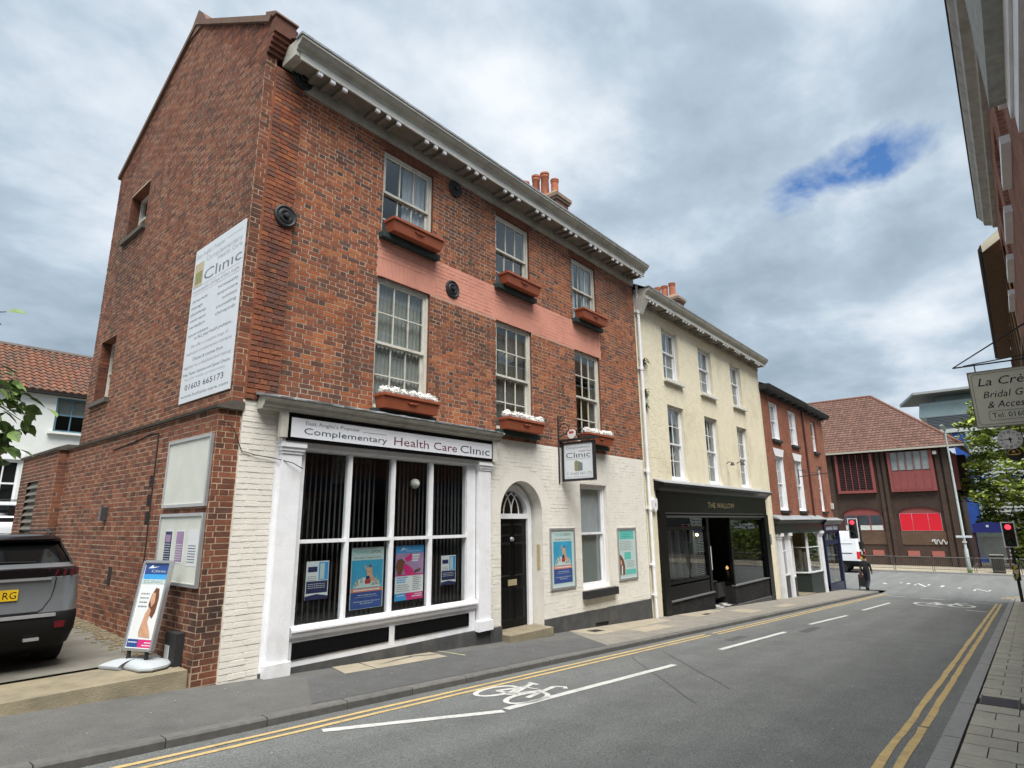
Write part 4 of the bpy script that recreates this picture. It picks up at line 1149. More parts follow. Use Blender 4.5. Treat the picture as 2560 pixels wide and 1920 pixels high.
# chimney on the party wall
def chimney(parent, x0, x1, y0, y1, zb, zt, pots, mb_, mcap):
    c = one('chimney', mb_, parent)(lambda m: m.box(x0, x1, y0, y1, zb, zt))
    one('chimney_cap', mcap, c)(lambda m: (m.box(x0-.05, x1+.05, y0-.05, y1+.05, zt-.28, zt-.2), m.box(x0-.09, x1+.09, y0-.09, y1+.09, zt-.2, zt-.08), m.hexa([(x0-.06, y0-.06, zt-.08), (x1+.06, y0-.06, zt-.08), (x1+.06, y1+.06, zt-.08), (x0-.06, y1+.06, zt-.08), (x0+.08, y0+.08, zt+.1), (x1-.08, y0+.08, zt+.1), (x1-.08, y1-.08, zt+.1), (x0+.08, y1-.08, zt+.1)])))
    for (px, py, h, r) in pots:
        one('chimney_pot', M_pot, c, smooth=True)(lambda m: m.lathe([(r*1.15, zt), (r*1.05, zt+.08), (r, zt+h*.82), (r*1.12, zt+h*.84), (r*1.12, zt+h*.9), (r*1.0, zt+h*.92), (r*1.18, zt+h*.94), (r*1.18, zt+h), (r*.9, zt+h), (r*.85, zt+h-.2)], (px, py, 0), 'z', 16))
M_chim = brickpat('chimney_brick', (.18, .085, .06), (.13, .07, .055), (.22, .2, .17))
chimney(cl, 14.0, 14.65, 2.1, 3.95, 9.3, 12.05, [(14.3, 3.6, 1.03, .125), (14.3, 3.14, 1.08, .125), (14.3, 2.77, 1.02, .135), (14.3, 2.37, .62, .12)], M_chim, M_copst)
# ================================================================== things on and around the clinic
# ---- window boxes
def window_box(x0, x1, z, label, flowers, grp):
    t = thing('window_box', label, 'window box', ((x0+x1)/2, -.16, z), grp)
    b = MB(); h = .19; yo = -.30; yi = -.06
    b.hexa([(x0+.03, yo+.03, z+.004), (x1-.03, yo+.03, z+.004), (x1-.03, yi, z+.004), (x0+.03, yi, z+.004), (x0, yo, z+h), (x1, yo, z+h), (x1, yi+.02, z+h), (x0, yi+.02, z+h)])
    b.build('trough', M_terra, t)
    one('rim', M_terra, t)(lambda m: (m.box(x0-.02, x1+.02, yo-.022, yo+.012, z+h+.001, z+h+.045), m.box(x0-.02, x1+.02, yi-.0, yi+.03, z+h+.001, z+h+.045), m.box(x0-.02, x0+.012, yo+.012, yi, z+h+.001, z+h+.045), m.box(x1-.012, x1+.02, yo+.012, yi, z+h+.001, z+h+.045)))
    one('soil', M_dark, t)(lambda m: m.box(x0+.012, x1-.012, yo+.012, yi, z+h+.002, z+h+.02))
    one('swag', M_terra, t, smooth=True)(lambda m: m.tube([((x0+x1)/2-.11, yo+.006, z+.14), ((x0+x1)/2-.05, yo-.004, z+.115), ((x0+x1)/2, yo-.008, z+.13), ((x0+x1)/2+.05, yo-.004, z+.115), ((x0+x1)/2+.11, yo+.006, z+.14)], .011, 6))
    rnd = random.Random(int(x0*100+z*10))
    for fx, r in flowers:
        x = x0+(x1-x0)*fx; y = -.2+rnd.uniform(-.03, .02); zz = z+h+.085+rnd.uniform(-.01, .02)
        m = MB()
        for k in range(95):                      # head of many small petals
            th = math.acos(rnd.uniform(-.55, 1)); ph = rnd.uniform(0, 6.283)
            n_ = Vector((math.sin(th)*math.cos(ph), math.sin(th)*math.sin(ph), math.cos(th)))
            p = Vector((x, y, zz)) + Vector((n_.x*r*1.1, n_.y*r*.9, n_.z*r*.85))*rnd.uniform(.86, 1.06)
            a = n_.cross(Vector((rnd.uniform(-1, 1), rnd.uniform(-1, 1), rnd.uniform(-1, 1)))).normalized(); b_ = n_.cross(a)
            n2 = (n_+a*rnd.uniform(-.5, .5)+b_*rnd.uniform(-.5, .5))
            s = r*rnd.uniform(.16, .26)
            m.face([p-a*s, p-b_*s*.7+n2*.2*s, p+a*s, p+b_*s*.8+n2*.3*s])
        m.ball((x, y, zz), r*.86, 7, sq=(1.1, .9, .85))
        m.build('flower_head', M_flow, t, fix=False)
    return t
fl5 = [(.07, .105), (.22, .11), (.38, .10), (.55, .10), (.68, .10), (.84, .11), (.95, .10)]
fl5b = [(.08, .115), (.27, .105), (.42, .115), (.58, .105), (.75, .115), (.93, .11)]
ga, gb = 'flowering window boxes on the first floor', 'empty window boxes on the top floor'
window_box(5.68, 6.86, 3.47, 'terracotta window box of white flowers above the long white fascia sign', fl5, ga)
window_box(8.70, 9.88, 3.47, 'terracotta window box of white flowers above the arched black door', fl5b, ga)
window_box(11.58, 12.72, 3.47, 'terracotta window box of white flowers behind the hanging Clinic sign', fl5b, ga)
window_box(5.74, 6.90, 6.56, 'empty terracotta window box on top floor sill next to the weathered corner pilaster', [], gb)
window_box(8.72, 9.86, 6.56, 'empty terracotta window box on the middle window sill of the top floor', [], gb)
window_box(11.58, 12.70, 6.56, 'empty terracotta window box on top floor sill nearest the white rain pipe', [], gb)

# ---- printed matter
P_white = mat('paper', (.66, .69, .70), .5, .03); P_blue = mat('print_blue', (.03, .07, .24), .45); P_sky = mat('print_sky', (.04, .30, .48), .45, .2, 3)
P_cyan = mat('print_cyan', (.05, .30, .62), .45); P_orange = mat('print_orange', (.62, .20, .09), .45); P_pinkp = mat('print_magenta', (.55, .03, .17), .45)
P_teal = mat('print_teal', (.10, .45, .40), .45, .08, 5); P_lilac = mat('print_lilac', (.33, .22, .36), .45, .15, 4); P_brown = mat('print_skin', (.50, .29, .19), .5, .2, 14)
P_redp = mat('print_red', (.36, .04, .03), .45); P_greyt = mat('print_greytext', (.22, .23, .24), .5); P_mint = mat('print_mint', (.45, .56, .55), .5, .04)
P_navy = mat('print_navy', (.02, .03, .09), .45); P_land = mat('print_landmarks', (.28, .30, .27), .5, .5, 25); P_hair = mat('print_hair', (.14, .06, .035), .5, .3, 20)
PM = [P_white, P_blue, P_sky, P_cyan, P_orange, P_pinkp, P_teal, P_lilac, P_brown, P_redp, P_greyt, P_mint, P_navy, P_land, P_hair, M_ink, M_inkg]
WH, BL_, SK, CY, OR, PK, TE, LI, BR, RE, GT, MI, NA, LA, HA, IK, IG = range(17)
def rows_text(mb, o, u, v, items, d, mi):
    """rows of fine print that cannot be read, as thin dashes"""
    rnd = random.Random(3)
    for (x0, x1, z, h) in items:
        x = x0
        while x < x1-.004:
            w = min(rnd.uniform(.02, .055), x1-x); rect_on(mb, o, u, v, x, x+w, z, z+h, mi); x += w+.008
def travel_poster(m, o, u, v, w, h, n):
    """o: lower-left corner; n: outward normal. sheet + print layered a millimetre apart"""
    o, u, v, n = Vector(o), Vector(u), Vector(v), Vector(n)
    q = lambda k: o+n*(.0008*k)
    rect_on(m, q(1), u, v, 0, w, 0, h, MI)
    rect_on(m, q(2), u, v, .02*w, .98*w, 0.005, .27*h, BL_)
    rect_on(m, q(2), u, v, .02*w, .98*w, .27*h, .33*h, OR)
    rect_on(m, q(2), u, v, .02*w, .98*w, .33*h, .79*h, SK)
    c = [(.5+.42*math.cos(t*math.pi/14), .34+.17*math.sin(t*math.pi/14)) for t in range(15)]
    poly_on(m, q(3), u, v, [(a*w, b*h) for a, b in c], MI)
    for cx, cy, s in ((.2, .44, .10), (.32, .47, .09), (.78, .44, .11), (.68, .42, .09), (.88, .41, .07), (.13, .40, .07)):
        poly_on(m, q(4), u, v, [((cx-s*.5)*w, (cy-s*.6)*h), ((cx+s*.5)*w, (cy-s*.6)*h), ((cx+s*.16)*w, (cy+s*.3)*h), (cx*w, (cy+s)*h), ((cx-s*.2)*w, (cy+s*.2)*h)], LA)
    poly_on(m, q(5), u, v, [(.5*w, .49*h), (.58*w, .47*h), (.82*w, .41*h), (.66*w, .53*h), (.63*w, .66*h), (.56*w, .71*h), (.52*w, .64*h), (.38*w, .72*h), (.47*w, .60*h)], BR)
    poly_on(m, q(6), u, v, [(.44*w, .40*h), (.6*w, .40*h), (.62*w, .46*h), (.5*w, .48*h), (.42*w, .45*h)], RE)
    poly_on(m, q(6), u, v, [(.44*w, .47*h), (.58*w, .48*h), (.56*w, .53*h), (.46*w, .52*h)], NA)
    poly_on(m, q(6), u, v, [(.54*w, .67*h), (.61*w, .66*h), (.61*w, .70*h), (.56*w, .72*h)], HA)
    text_into(m, 'TRAVEL', q(4)+u*.05*w+v*.90*h, u, v, .045*h, .53*w, mi=TE)
    text_into(m, 'DOC', q(4)+u*.60*w+v*.90*h, u, v, .045*h, .33*w, mi=IK)
    text_into(m, 'Norwich Travel Clinic', q(4)+u*.08*w+v*.815*h, u, v, .03*h, .84*w, mi=IK)
    text_into(m, 'www.travel-doc.com', q(4)+u*.22*w+v*.21*h, u, v, .024*h, .58*w, mi=WH)
    rect_on(m, q(4), u, v, .14*w, .86*w, .185*h, .188*h, WH)
    text_into(m, 'Exchange Street, Norwich', q(4)+u*.12*w+v*.11*h, u, v, .02*h, .78*w, mi=WH)
    text_into(m, 'Tel 01603 665173', q(4)+u*.3*w+v*.075*h, u, v, .02*h, .4*w, mi=WH)
    rows_text(m, q(4), u, v, [(.1*w, .9*w, .29*h, .022*h)], 0, WH)
def bevel_sheet(name, m_, x0, x1, z0, z1, y, parent):
    return one(name, m_, parent)(lambda m: m.box(x0, x1, y, y+.006, z0, z1))
UX, VZ, NY = (1, 0, 0), (0, 0, 1), (0, -1, 0)
# travel poster inside the shop window
t = thing('window_poster', 'blue travel clinic poster with leaping traveller in the shop window', 'poster', (5.8, .10, .42), 'posters in the shop window')
bevel_sheet('sheet', P_blue, 5.49, 6.09, .43, 1.32, .085, t)
m = MB(); travel_poster(m, (5.49, .0845, .43), UX, VZ, .60, .89, NY); m.build('print', PM, t, fix=False)
# pink poster
t = thing('window_poster', 'pink and blue clinic poster with bent figure in the shop window', 'poster', (6.63, .10, .45), 'posters in the shop window')
bevel_sheet('sheet', P_cyan, 6.33, 6.92, .47, 1.32, .085, t)
m = MB(); o = Vector((6.33, .0845, .47)); w, h = .59, .85; q = lambda k: o+Vector((0, -.0008*k, 0)); u, v = UX, VZ
rect_on(m, q(1), u, v, .0, w, .13*h, .44*h, WH); rect_on(m, q(1), u, v, 0, w, .44*h, .86*h, LI); rect_on(m, q(2), u, v, 0, w, .44*h, .465*h, PK)
poly_on(m, q(2), u, v, [(.42*w, 0), (w, 0), (w, .13*h), (.36*w, .13*h)], PK)
poly_on(m, q(3), u, v, [(.0, .62*h), (.06*w, .74*h), (.2*w, .76*h), (.33*w, .70*h), (.28*w, .57*h), (.2*w, .465*h), (.08*w, .465*h)], HA)
poly_on(m, q(4), u, v, [(.26*w, .62*h), (.36*w, .67*h), (.6*w, .56*h), (.68*w, .47*h), (.34*w, .47*h)], PK)
poly_on(m, q(4), u, v, [(.66*w, .53*h), (.9*w, .57*h), (.88*w, .52*h), (.68*w, .48*h)], HA)
poly_on(m, q(3), u, v, [(.3*w, .76*h), (.55*w, .85*h), (.58*w, .74*h), (.42*w, .69*h)], PK)
for k in range(3): rect_on(m, q(4), u, v, .58*w, (.86-.03*k)*w, (.80-.05*k)*h, (.83-.05*k)*h, WH)
text_into(m, 'Travel Clinic', q(3)+Vector((.34*w, 0, .885*h)), u, v, .028*h, .56*w, mi=WH)
poly_on(m, q(3), u, v, [(.16*w, .90*h), (.26*w, .98*h), (.30*w, .94*h), (.5*w, .945*h), (.3*w, .925*h)], WH)
rows_text(m, q(3), u, v, [(.06*w, .44*w, .40*h, .022*h), (.06*w, .36*w, .36*h, .022*h), (.06*w, .36*w, .32*h, .022*h)], 0, CY)
rows_text(m, q(3), u, v, [(.06*w, (.45+.05*(k % 2))*w, (.27-.035*k)*h, .012*h) for k in range(4)] + [(.62*w, (.85+.06*(k % 2))*w, (.41-.034*k)*h, .012*h) for k in range(8)], 0, GT)
rows_text(m, q(3), u, v, [(.06*w, .32*w, .08*h, .016*h), (.6*w, .96*w, .05*h, .02*h), (.7*w, .96*w, .09*h, .016*h)], 0, WH)
m.build('print', PM, t, fix=False)
def leaflet(x0, x1, z0, z1, lab):
    t = thing('window_leaflet', lab, 'leaflet', ((x0+x1)/2, .1, z0), 'leaflets in the shop window')
    bevel_sheet('sheet', P_white, x0, x1, z0, z1, .085, t)
    m = MB(); o = Vector((x0, .0845, z0)); w, h = x1-x0, z1-z0; q = lambda k: o+Vector((0, -.0008*k, 0))
    rect_on(m, q(1), UX, VZ, .03*w, .97*w, .17*h, .48*h, NA); rect_on(m, q(1), UX, VZ, .55*w, .97*w, .50*h, .97*h, CY); rect_on(m, q(2), UX, VZ, .60*w, .80*w, .52*h, .94*h, MI)
    rect_on(m, q(1), UX, VZ, .07*w, .48*w, .72*h, .86*h, NA); rows_text(m, q(2), UX, VZ, [(.08*w, .46*w, (.6-.05*k)*h, .015*h) for k in range(3)], 0, GT)
    rows_text(m, q(2), UX, VZ, [(.1*w, .85*w, (.4-.05*k)*h, .012*h) for k in range(3)], 0, WH)
    poly_on(m, q(2), UX, VZ, [(.0, .0), (w, .0), (w, .08*h), (.5*w, .14*h), (0, .10*h)], NA)
    m.build('print', PM, t, fix=False)
leaflet(4.75, 5.11, .64, 1.16, 'small navy and white leaflet in the pane beside the wide white pilaster')
leaflet(7.33, 7.68, .63, 1.12, 'small navy and white leaflet in the pane beside the black front door end')
# framed posters on the painted wall
def case(x0, x1, z0, z1, label):
    t = thing('poster_frame', label, 'poster frame', ((x0+x1)/2, -.03, z0), 'framed posters on the white wall')
    b = .045
    one('frame', M_alu, t)(lambda m: (m.box(x0, x0+b, -.035, -.007, z0, z1), m.box(x1-b, x1, -.035, -.007, z0, z1), m.box(x0+b, x1-b, -.035, -.007, z0, z0+b), m.box(x0+b, x1-b, -.035, -.007, z1-b, z1)))
    one('sheet', P_mint, t)(lambda m: m.box(x0+b, x1-b, -.018, -.007, z0+b, z1-b))
    return t
t = case(10.34, 11.27, .28, 1.54, 'silver framed travel clinic poster between the arched door and the sash window')
m = MB(); travel_poster(m, (10.45, -.0186, .40), UX, VZ, .71, 1.09, NY); m.build('print', PM, t, fix=False)
t = case(13.13, 14.06, .26, 1.51, 'silver framed teal and white notice beside the white rain pipe')
m = MB(); o = Vector((13.19, -.0186, .31)); w, h = .81, 1.15; q = lambda k: o+Vector((0, -.0008*k, 0)); u, v = UX, VZ
rect_on(m, q(1), u, v, 0, w, .06*h, h, MI)
rect_on(m, q(2), u, v, .06*w, .92*w, .80*h, .98*h, TE); rect_on(m, q(2), u, v, .30*w, .70*w, .38*h, .53*h, TE); rect_on(m, q(2), u, v, .34*w, .98*w, .07*h, .17*h, TE)
rows_text(m, q(2), u, v, [(.06*w, (.7+.1*(k % 2))*w, (.75-.035*k)*h, .012*h) for k in range(6)] + [(.4*w, (.85+.1*(k % 2))*w, (.34-.03*k)*h, .010*h) for k in range(5)], 0, GT)
text_into(m, 'Norwich', q(3)+Vector((.28*w, 0, .895*h)), u, v, .022*h, .35*w, mi=IK); text_into(m, 'Homeopathy', q(3)+Vector((.2*w, 0, .845*h)), u, v, .022*h, .5*w, mi=IK)
poly_on(m, q(3), u, v, [(0, .07*h), (.3*w, .07*h), (.31*w, .25*h), (.24*w, .38*h), (.1*w, .47*h), (0, .50*h)], HA)
poly_on(m, q(4), u, v, [(.02*w, .36*h), (.12*w, .38*h), (.14*w, .30*h), (.06*w, .26*h)], BR); poly_on(m, q(4), u, v, [(.08*w, .08*h), (.15*w, .08*h), (.17*w, .26*h), (.11*w, .26*h)], WH)
m.build('print', PM, t, fix=False)

# ---- hanging sign on a scrolled bracket
t = thing('hanging_sign', 'white hanging Clinic sign in black frame on scrolled iron bracket', 'sign', (10.87, 0, 2.5))
xs = 10.87
one('frame', M_iron, t)(lambda m: (m.box(xs-.03, xs+.03, -.90, -.845, 2.54, 3.40), m.box(xs-.03, xs+.03, -.095, -.04, 2.54, 3.40), m.box(xs-.03, xs+.03, -.845, -.095, 2.54, 2.59), m.box(xs-.03, xs+.03, -.845, -.095, 3.35, 3.40)))
one('face', M_signs, t)(lambda m: m.box(xs-.015, xs+.015, -.845, -.095, 2.59, 3.35))
br_ = MB()
br_.tube([(xs-.1, -.012, 4.0), (xs-.1, -.012, 2.5)], .022, 8); br_.box(xs-.06, xs+.06, -.98, .0, 3.43, 3.47); br_.tube([(xs, -.2, 3.44), (xs, -.2, 3.39)], .012, 6); br_.tube([(xs, -.75, 3.44), (xs, -.75, 3.39)], .012, 6)
def scroll(m, c, r, a0, turns, y0=None, n=28, rad=.011):
    pts = []
    for k in range(n+1):
        a = R(a0)+turns*2*math.pi*k/n; rr = r*(1-.8*k/n)
        pts.append((xs-.05, c[0]+rr*math.cos(a), c[1]+rr*math.sin(a)))
    m.tube(pts, rad, 6)
scroll(br_, (-.16, 3.70), .15, 20, 1.4); scroll(br_, (-.09, 3.93), .08, 170, -1.2); scroll(br_, (-.55, 3.58), .12, 200, -1.3); br_.tube([(xs-.05, -.02, 3.56), (xs-.05, -.3, 3.6), (xs-.05, -.6, 3.50), (xs-.05, -.9, 3.47)], .011, 6)
br_.build('bracket', M_iron, t, smooth=True)
one('badge', mat('badge_white', (.66, .64, .62), .5), t, smooth=True)(lambda m: m.prism([(-.36+.11*math.cos(k*math.pi/4+.39), 3.57+.11*math.sin(k*math.pi/4+.39)) for k in range(8)], 'x', xs-.09, xs-.07))
one('badge_mark', M_red, t)(lambda m: m.box(xs-.094, xs-.09, -.42, -.30, 3.585, 3.63))
m = MB(); o = Vector((xs-.0155, -.095, 2.59)); u, v = Vector((0, -1, 0)), VZ; q = lambda k: o+Vector((-.0008*k, 0, 0))
PH = [M_inkg, M_inkm, M_ink, M_olive, P_navy]; m.ctx = (t, PH)
TL(m, 'Complementary', q(1)+u*.06+Vector((0, 0, .655)), u, v, .055, .63, mi=0)
TL(m, 'Health Care', q(1)+u*.40+Vector((0, 0, .575)), u, v, .04, .30, mi=1)
TL(m, 'Clınıc', q(1)+u*.05+Vector((0, 0, .455)), u, v, .12, .64, mi=2)
rect_on(m, q(1), u, v, .05, .70, .425, .43, 0)
poly_on(m, q(1), u, v, [(.27, .17), (.27, .36), (.31, .40), (.36, .38), (.36, .16)], 3); poly_on(m, q(1), u, v, [(.362, .16), (.362, .38), (.48, .33), (.48, .17)], 0)
TL(m, 'T. 01603 665 173', q(1)+u*.06+Vector((0, 0, .085)), u, v, .055, .64, mi=0)
TL(m, 'www.holistic-care.com', q(1)+u*.06+Vector((0, 0, .03)), u, v, .022, .64, mi=0)
m.build('emblem', PH, t, fix=False)

# ---- big sign on the gable side
t = thing('wall_sign', 'tall faded white clinic sign with phone number on the brick gable wall', 'sign', (3.44, .9, 3.45))
one('board', M_signs, t)(lambda m: m.box(3.425, 3.442, .08, 1.72, 3.44, 5.93))
m = MB(); o = Vector((3.4245, 1.72, 3.44)); u, v = Vector((0, -1, 0)), VZ; q = lambda k: o+Vector((-.0008*k, 0, 0)); w, h = 1.64, 2.49
P_ = lambda a, b: q(1)+u*(a*w)+Vector((0, 0, b*h))
SM = [M_inkf, M_inkg, M_ink, M_tan, mat('ink_lilac', (.40, .38, .46), .6), M_olive]; m.ctx = (t, SM)
TL(m, "East Anglia's Premier", P_(.03, .935), u, v, .045*h*.7, .60*w, mi=0); rect_on(m, q(1), u, v, .66*w, .96*w, .95*h, .953*h, 0)
TL(m, 'Complementary', P_(.25, .885), u, v, .03*h, .72*w, mi=0); TL(m, 'Health Care', P_(.50, .845), u, v, .028*h, .47*w, mi=0)
TL(m, 'Clınıc', P_(.24, .755), u, v, .07*h, .74*w, mi=1)
rect_on(m, q(1), u, v, .02*w, .21*w, .74*h, .90*h, 3); rect_on(m, q(2), u, v, .05*w, .19*w, .76*h, .84*h, 5)
TL(m, 'Homeopathic College of East Anglia', P_(.03, .70), u, v, .022*h, .93*w, mi=4); rect_on(m, q(1), u, v, .03*w, .97*w, .735*h, .737*h, 4); rect_on(m, q(1), u, v, .03*w, .97*w, .685*h, .687*h, 4)
for k, s in enumerate(('chiropractic', 'massage', 'physiotherapy', 'cranio-sacral', 'herbalism')):
    TL(m, s, P_(.04, .635-.042*k), u, v, .02*h, w*(.33 if k != 1 else .24), mi=1, shear=.15)
for k, s in enumerate(('homeopathy', 'acupuncture', 'nutrition', 'counselling', 'chiropody')):
    TL(m, s, P_(.96, .645-.042*k), u, v, .02*h, w*(.38 if k not in (2,) else .27), al='R', mi=1, shear=.15)
TL(m, 'natural solutions', P_(.04, .415), u, v, .018*h, .42*w, mi=1, shear=.15); TL(m, 'to ALL your health problems...', P_(.18, .385), u, v, .02*h, .76*w, mi=1, shear=.15)
TL(m, 'We offer a complete range of', P_(.12, .335), u, v, .02*h, .75*w, mi=4, shear=.15); TL(m, 'respected complementary therapies', P_(.05, .295), u, v, .02*h, .9*w, mi=4, shear=.15)
TL(m, 'Classes & courses from', P_(.2, .25), u, v, .02*h, .6*w, mi=1, shear=.15); TL(m, 'beginner to professional level training', P_(.03, .21), u, v, .02*h, .93*w, mi=4, shear=.15)
TL(m, 'Free Taster Sessions and Spinal Checks', P_(.03, .165), u, v, .018*h, .93*w, mi=1, shear=.15); TL(m, 'Pop in for Friendly and Helpful Advice', P_(.08, .135), u, v, .014*h, .8*w, mi=0, shear=.15)
TL(m, '01603 665173', P_(.1, .075), u, v, .034*h, .77*w, mi=2); TL(m, 'www.holistic-care.com', P_(.04, .03), u, v, .018*h, .93*w, mi=1)
m.build('emblem', SM, t, fix=False)
# ---- notice boards low on the side wall
def board(y0, y1, z0, z1, label, sheets):
    t = thing('notice_board', label, 'notice board', (3.28, (y0+y1)/2, z0), 'notice boards on the side wall')
    b = .04; xo = 3.255
    one('frame', M_alu, t)(lambda m: (m.box(xo, 3.292, y0, y0+b, z0, z1), m.box(xo, 3.292, y1-b, y1, z0, z1), m.box(xo, 3.292, y0+b, y1-b, z0, z0+b), m.box(xo, 3.292, y0+b, y1-b, z1-b, z1)))
    one('backboard', mat('board_cream', (.60, .62, .56), .6, .08, 3, stain=(.5, .51, .45), stain_amt=.4), t)(lambda m: m.box(3.272, 3.292, y0+b, y1-b, z0+b, z1-b))
    for (a, b_, c, d, mm) in sheets:
        s = one('notice', P_white, t)(lambda m: m.box(3.2695, 3.2718, a, b_, c, d))
        m = MB(); o = Vector((3.269, b_, c)); u = Vector((0, -1, 0)); w, h = b_-a, d-c
        if mm != WH: rect_on(m, o, u, VZ, .06*w, .94*w, .05*h, .95*h, mm); rect_on(m, o+Vector((-.0008, 0, 0)), u, VZ, .15*w, .8*w, .62*h, .85*h, LI)
        rows_text(m, o+Vector((-.0016, 0, 0)), u, VZ, [(.1*w, .85*w, (.1+.075*k)*h, .02*h) for k in range(7)], 0, NA if mm == WH else WH)
        m.build('print', PM, s, fix=False)
    return t
board(.05, 1.42, 1.91, 2.83, 'empty cream notice board in silver frame on the brick side wall', [])
board(.05, 1.42, .93, 1.83, 'silver notice board with three printed sheets on the brick side wall', [(.95, 1.2, 1.2, 1.62, NA), (.57, .83, 1.2, 1.62, LI), (.15, .45, 1.18, 1.62, WH)])

# ---- swinging pavement sign on its water-filled base
t = thing('pavement_sign', 'leaning pavement sign with blue clinic poster on a pale grey base', 'pavement sign', (3.0, .52, .035))
bs = MB()
out = [(2.60, .90), (2.72, .62), (2.78, .66), (2.84, .30), (2.95, .22), (3.12, .27), (3.24, .42), (3.22, .62), (3.10, .72), (3.06, .92), (2.9, 1.05), (2.74, 1.02)]
cx, cy = 2.94, .62
def ringp(s, z): return [(cx+(x-cx)*s, cy+(y-cy)*s, z) for x, y in out]
rings = [ringp(.96, .037), ringp(1.0, .055), ringp(.99, .075), ringp(.86, .10), ringp(.60, .125), ringp(.3, .135)]
n_ = len(out); i0 = 0
for r_ in rings: bs.v += r_
for k in range(len(rings)-1):
    for a in range(n_): bs.f.append((k*n_+a, k*n_+(a+1) % n_, (k+1)*n_+(a+1) % n_, (k+1)*n_+a)); bs.m.append(0)
bs.f.append(tuple(range(n_))); bs.m.append(0); bs.f.append(tuple(range((len(rings)-1)*n_, len(rings)*n_))); bs.m.append(0)
bs.build('base', M_grey, t, smooth=True)
# the panel: faces the street, leans back to the right
pu = Vector((.36, -.933, 0)).normalized(); pn = Vector((-.933, -.36, 0)).normalized()
lean = (Vector((0, 0, 1)) - pn*.15).normalized(); pnn = pu.cross(lean).normalized()
if pnn.dot(pn) < 0: pnn = -pnn
po = Vector((2.84, .80, .25)); pw, ph = .40, .98
def pbox(m, a0, a1, b0, b1, d0, d1, mi=0):
    P = lambda a, b, d: po+pu*a+lean*b+pnn*d
    m.hexa([P(a0, b0, d0), P(a1, b0, d0), P(a1, b0, d1), P(a0, b0, d1), P(a0, b1, d0), P(a1, b1, d0), P(a1, b1, d1), P(a0, b1, d1)], mi)
m = MB(); pbox(m, -.03, 0, -.02, ph+.02, -.025, .03); pbox(m, pw, pw+.03, -.02, ph+.02, -.025, .03); pbox(m, 0, pw, -.03, 0, -.025, .03); pbox(m, 0, pw, ph, ph+.03, -.025, .03); m.build('frame', M_alu, t)
m = MB(); pbox(m, 0, pw, 0, ph, -.02, .012); m.build('panel', P_white, t)
m = MB(); q = lambda k: po+pnn*(.0125+.0008*k); u, v = pu, lean; w, h = pw, ph
rect_on(m, q(1), u, v, .02*w, .98*w, .86*h, .99*h, BL_); rect_on(m, q(1), u, v, .02*w, .98*w, .76*h, .86*h, CY); rect_on(m, q(2), u, v, .02*w, .98*w, .745*h, .80*h, MI)
text_into(m, 'CLINIC', q(3)+u*(.08*w)+v*(.755*h), u, v, .035*h, .8*w, mi=GT)
poly_on(m, q(2), u, v, [(.14*w, .93*h), (.3*w, .975*h), (.36*w, .95*h), (.6*w, .955*h), (.34*w, .935*h)], WH); text_into(m, 'Clinic', q(3)+u*(.3*w)+v*(.885*h), u, v, .03*h, .6*w, mi=MI)
poly_on(m, q(2), u, v, [(.50*w, .50*h), (.55*w, .62*h), (.66*w, .70*h), (.80*w, .69*h), (.86*w, .58*h), (.84*w, .42*h), (.76*w, .34*h), (.62*w, .38*h)], HA)
poly_on(m, q(3), u, v, [(.54*w, .55*h), (.58*w, .64*h), (.70*w, .64*h), (.74*w, .53*h), (.64*w, .47*h)], BR)
poly_on(m, q(3), u, v, [(.36*w, .18*h), (.46*w, .40*h), (.56*w, .47*h), (.66*w, .44*h), (.62*w, .30*h), (.78*w, .20*h), (.86*w, .12*h), (.4*w, .13*h)], BR)
rows_text(m, q(2), u, v, [(.1*w, .45*w, (.62-.05*k)*h, .014*h) for k in range(4)], 0, GT)
rect_on(m, q(2), u, v, .02*w, .45*w, .01*h, .10*h, BL_); rect_on(m, q(2), u, v, .45*w, .98*w, .01*h, .10*h, PK); rows_text(m, q(3), u, v, [(.06*w, .4*w, .06*h, .012*h), (.62*w, .95*w, .03*h, .012*h), (.7*w, .95*w, .06*h, .012*h)], 0, WH)
m.build('print', PM, t, fix=False)
for a in (.06, .34):
    m = MB(); p0 = po+pu*a-lean*.03; m.tube([p0, Vector((p0.x, p0.y, .12))], .024, 8); m.build('spring_leg', M_blackm, t)
# ================================================================== cream painted house with the black bar front
cb = thing('cream_building', 'cream painted three-storey brick house with black shopfront reading The Wallow', 'building', (20.2, 0, gz(20.2)))
CX0, CX1 = 14.74, 25.55
CT = 7.95
cw2 = [(16.44, 17.58), (19.21, 20.36), (22.23, 23.35)]; cz2 = (5.93, 7.58)
cw1 = [(16.50, 17.63), (19.30, 20.42), (22.36, 23.42)]; cz1 = (2.84, 5.14)
chol = [rect(a, b, *cz2) for a, b in cw2] + [rect(a, b, *cz1) for a, b in cw1]
shop = rect(15.36, 24.62, -2.2, 2.80)
creamb = lay(-1.42, CT, lambda z: (14.90, CX1-.22), chol + [shop], seed=41)
put_bricks([(FF, creamb, .0035, M_cream)], cb, 300)
backing('painted_wall', FF, -1.5, CT+.2, lambda z: (CX0, CX1-.2), chol + [shop], M_cream, cb, d=.0012)
one('quoin_strip', M_creamsm, cb)(lambda m: m.box(CX1-.2, CX1, -.012, .1, -1.5, CT+.1))
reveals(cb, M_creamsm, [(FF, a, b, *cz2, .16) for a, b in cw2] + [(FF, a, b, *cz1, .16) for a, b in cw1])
M_cur2 = mat('grey_curtain', (.30, .30, .31), .95, .15, 5)
ncur = lambda k: [[(0, .15, 0, 1, M_cur2, .02, .1), (.62, 1, 0, 1, M_cur2, .02, .1)], [(.6, 1, 0, 1, M_cur2, .02, .09)], [(0, .12, 0, 1, M_cur2, .02, .1), (.72, 1, 0, 1, M_cur2, .02, .1)]][k % 3]
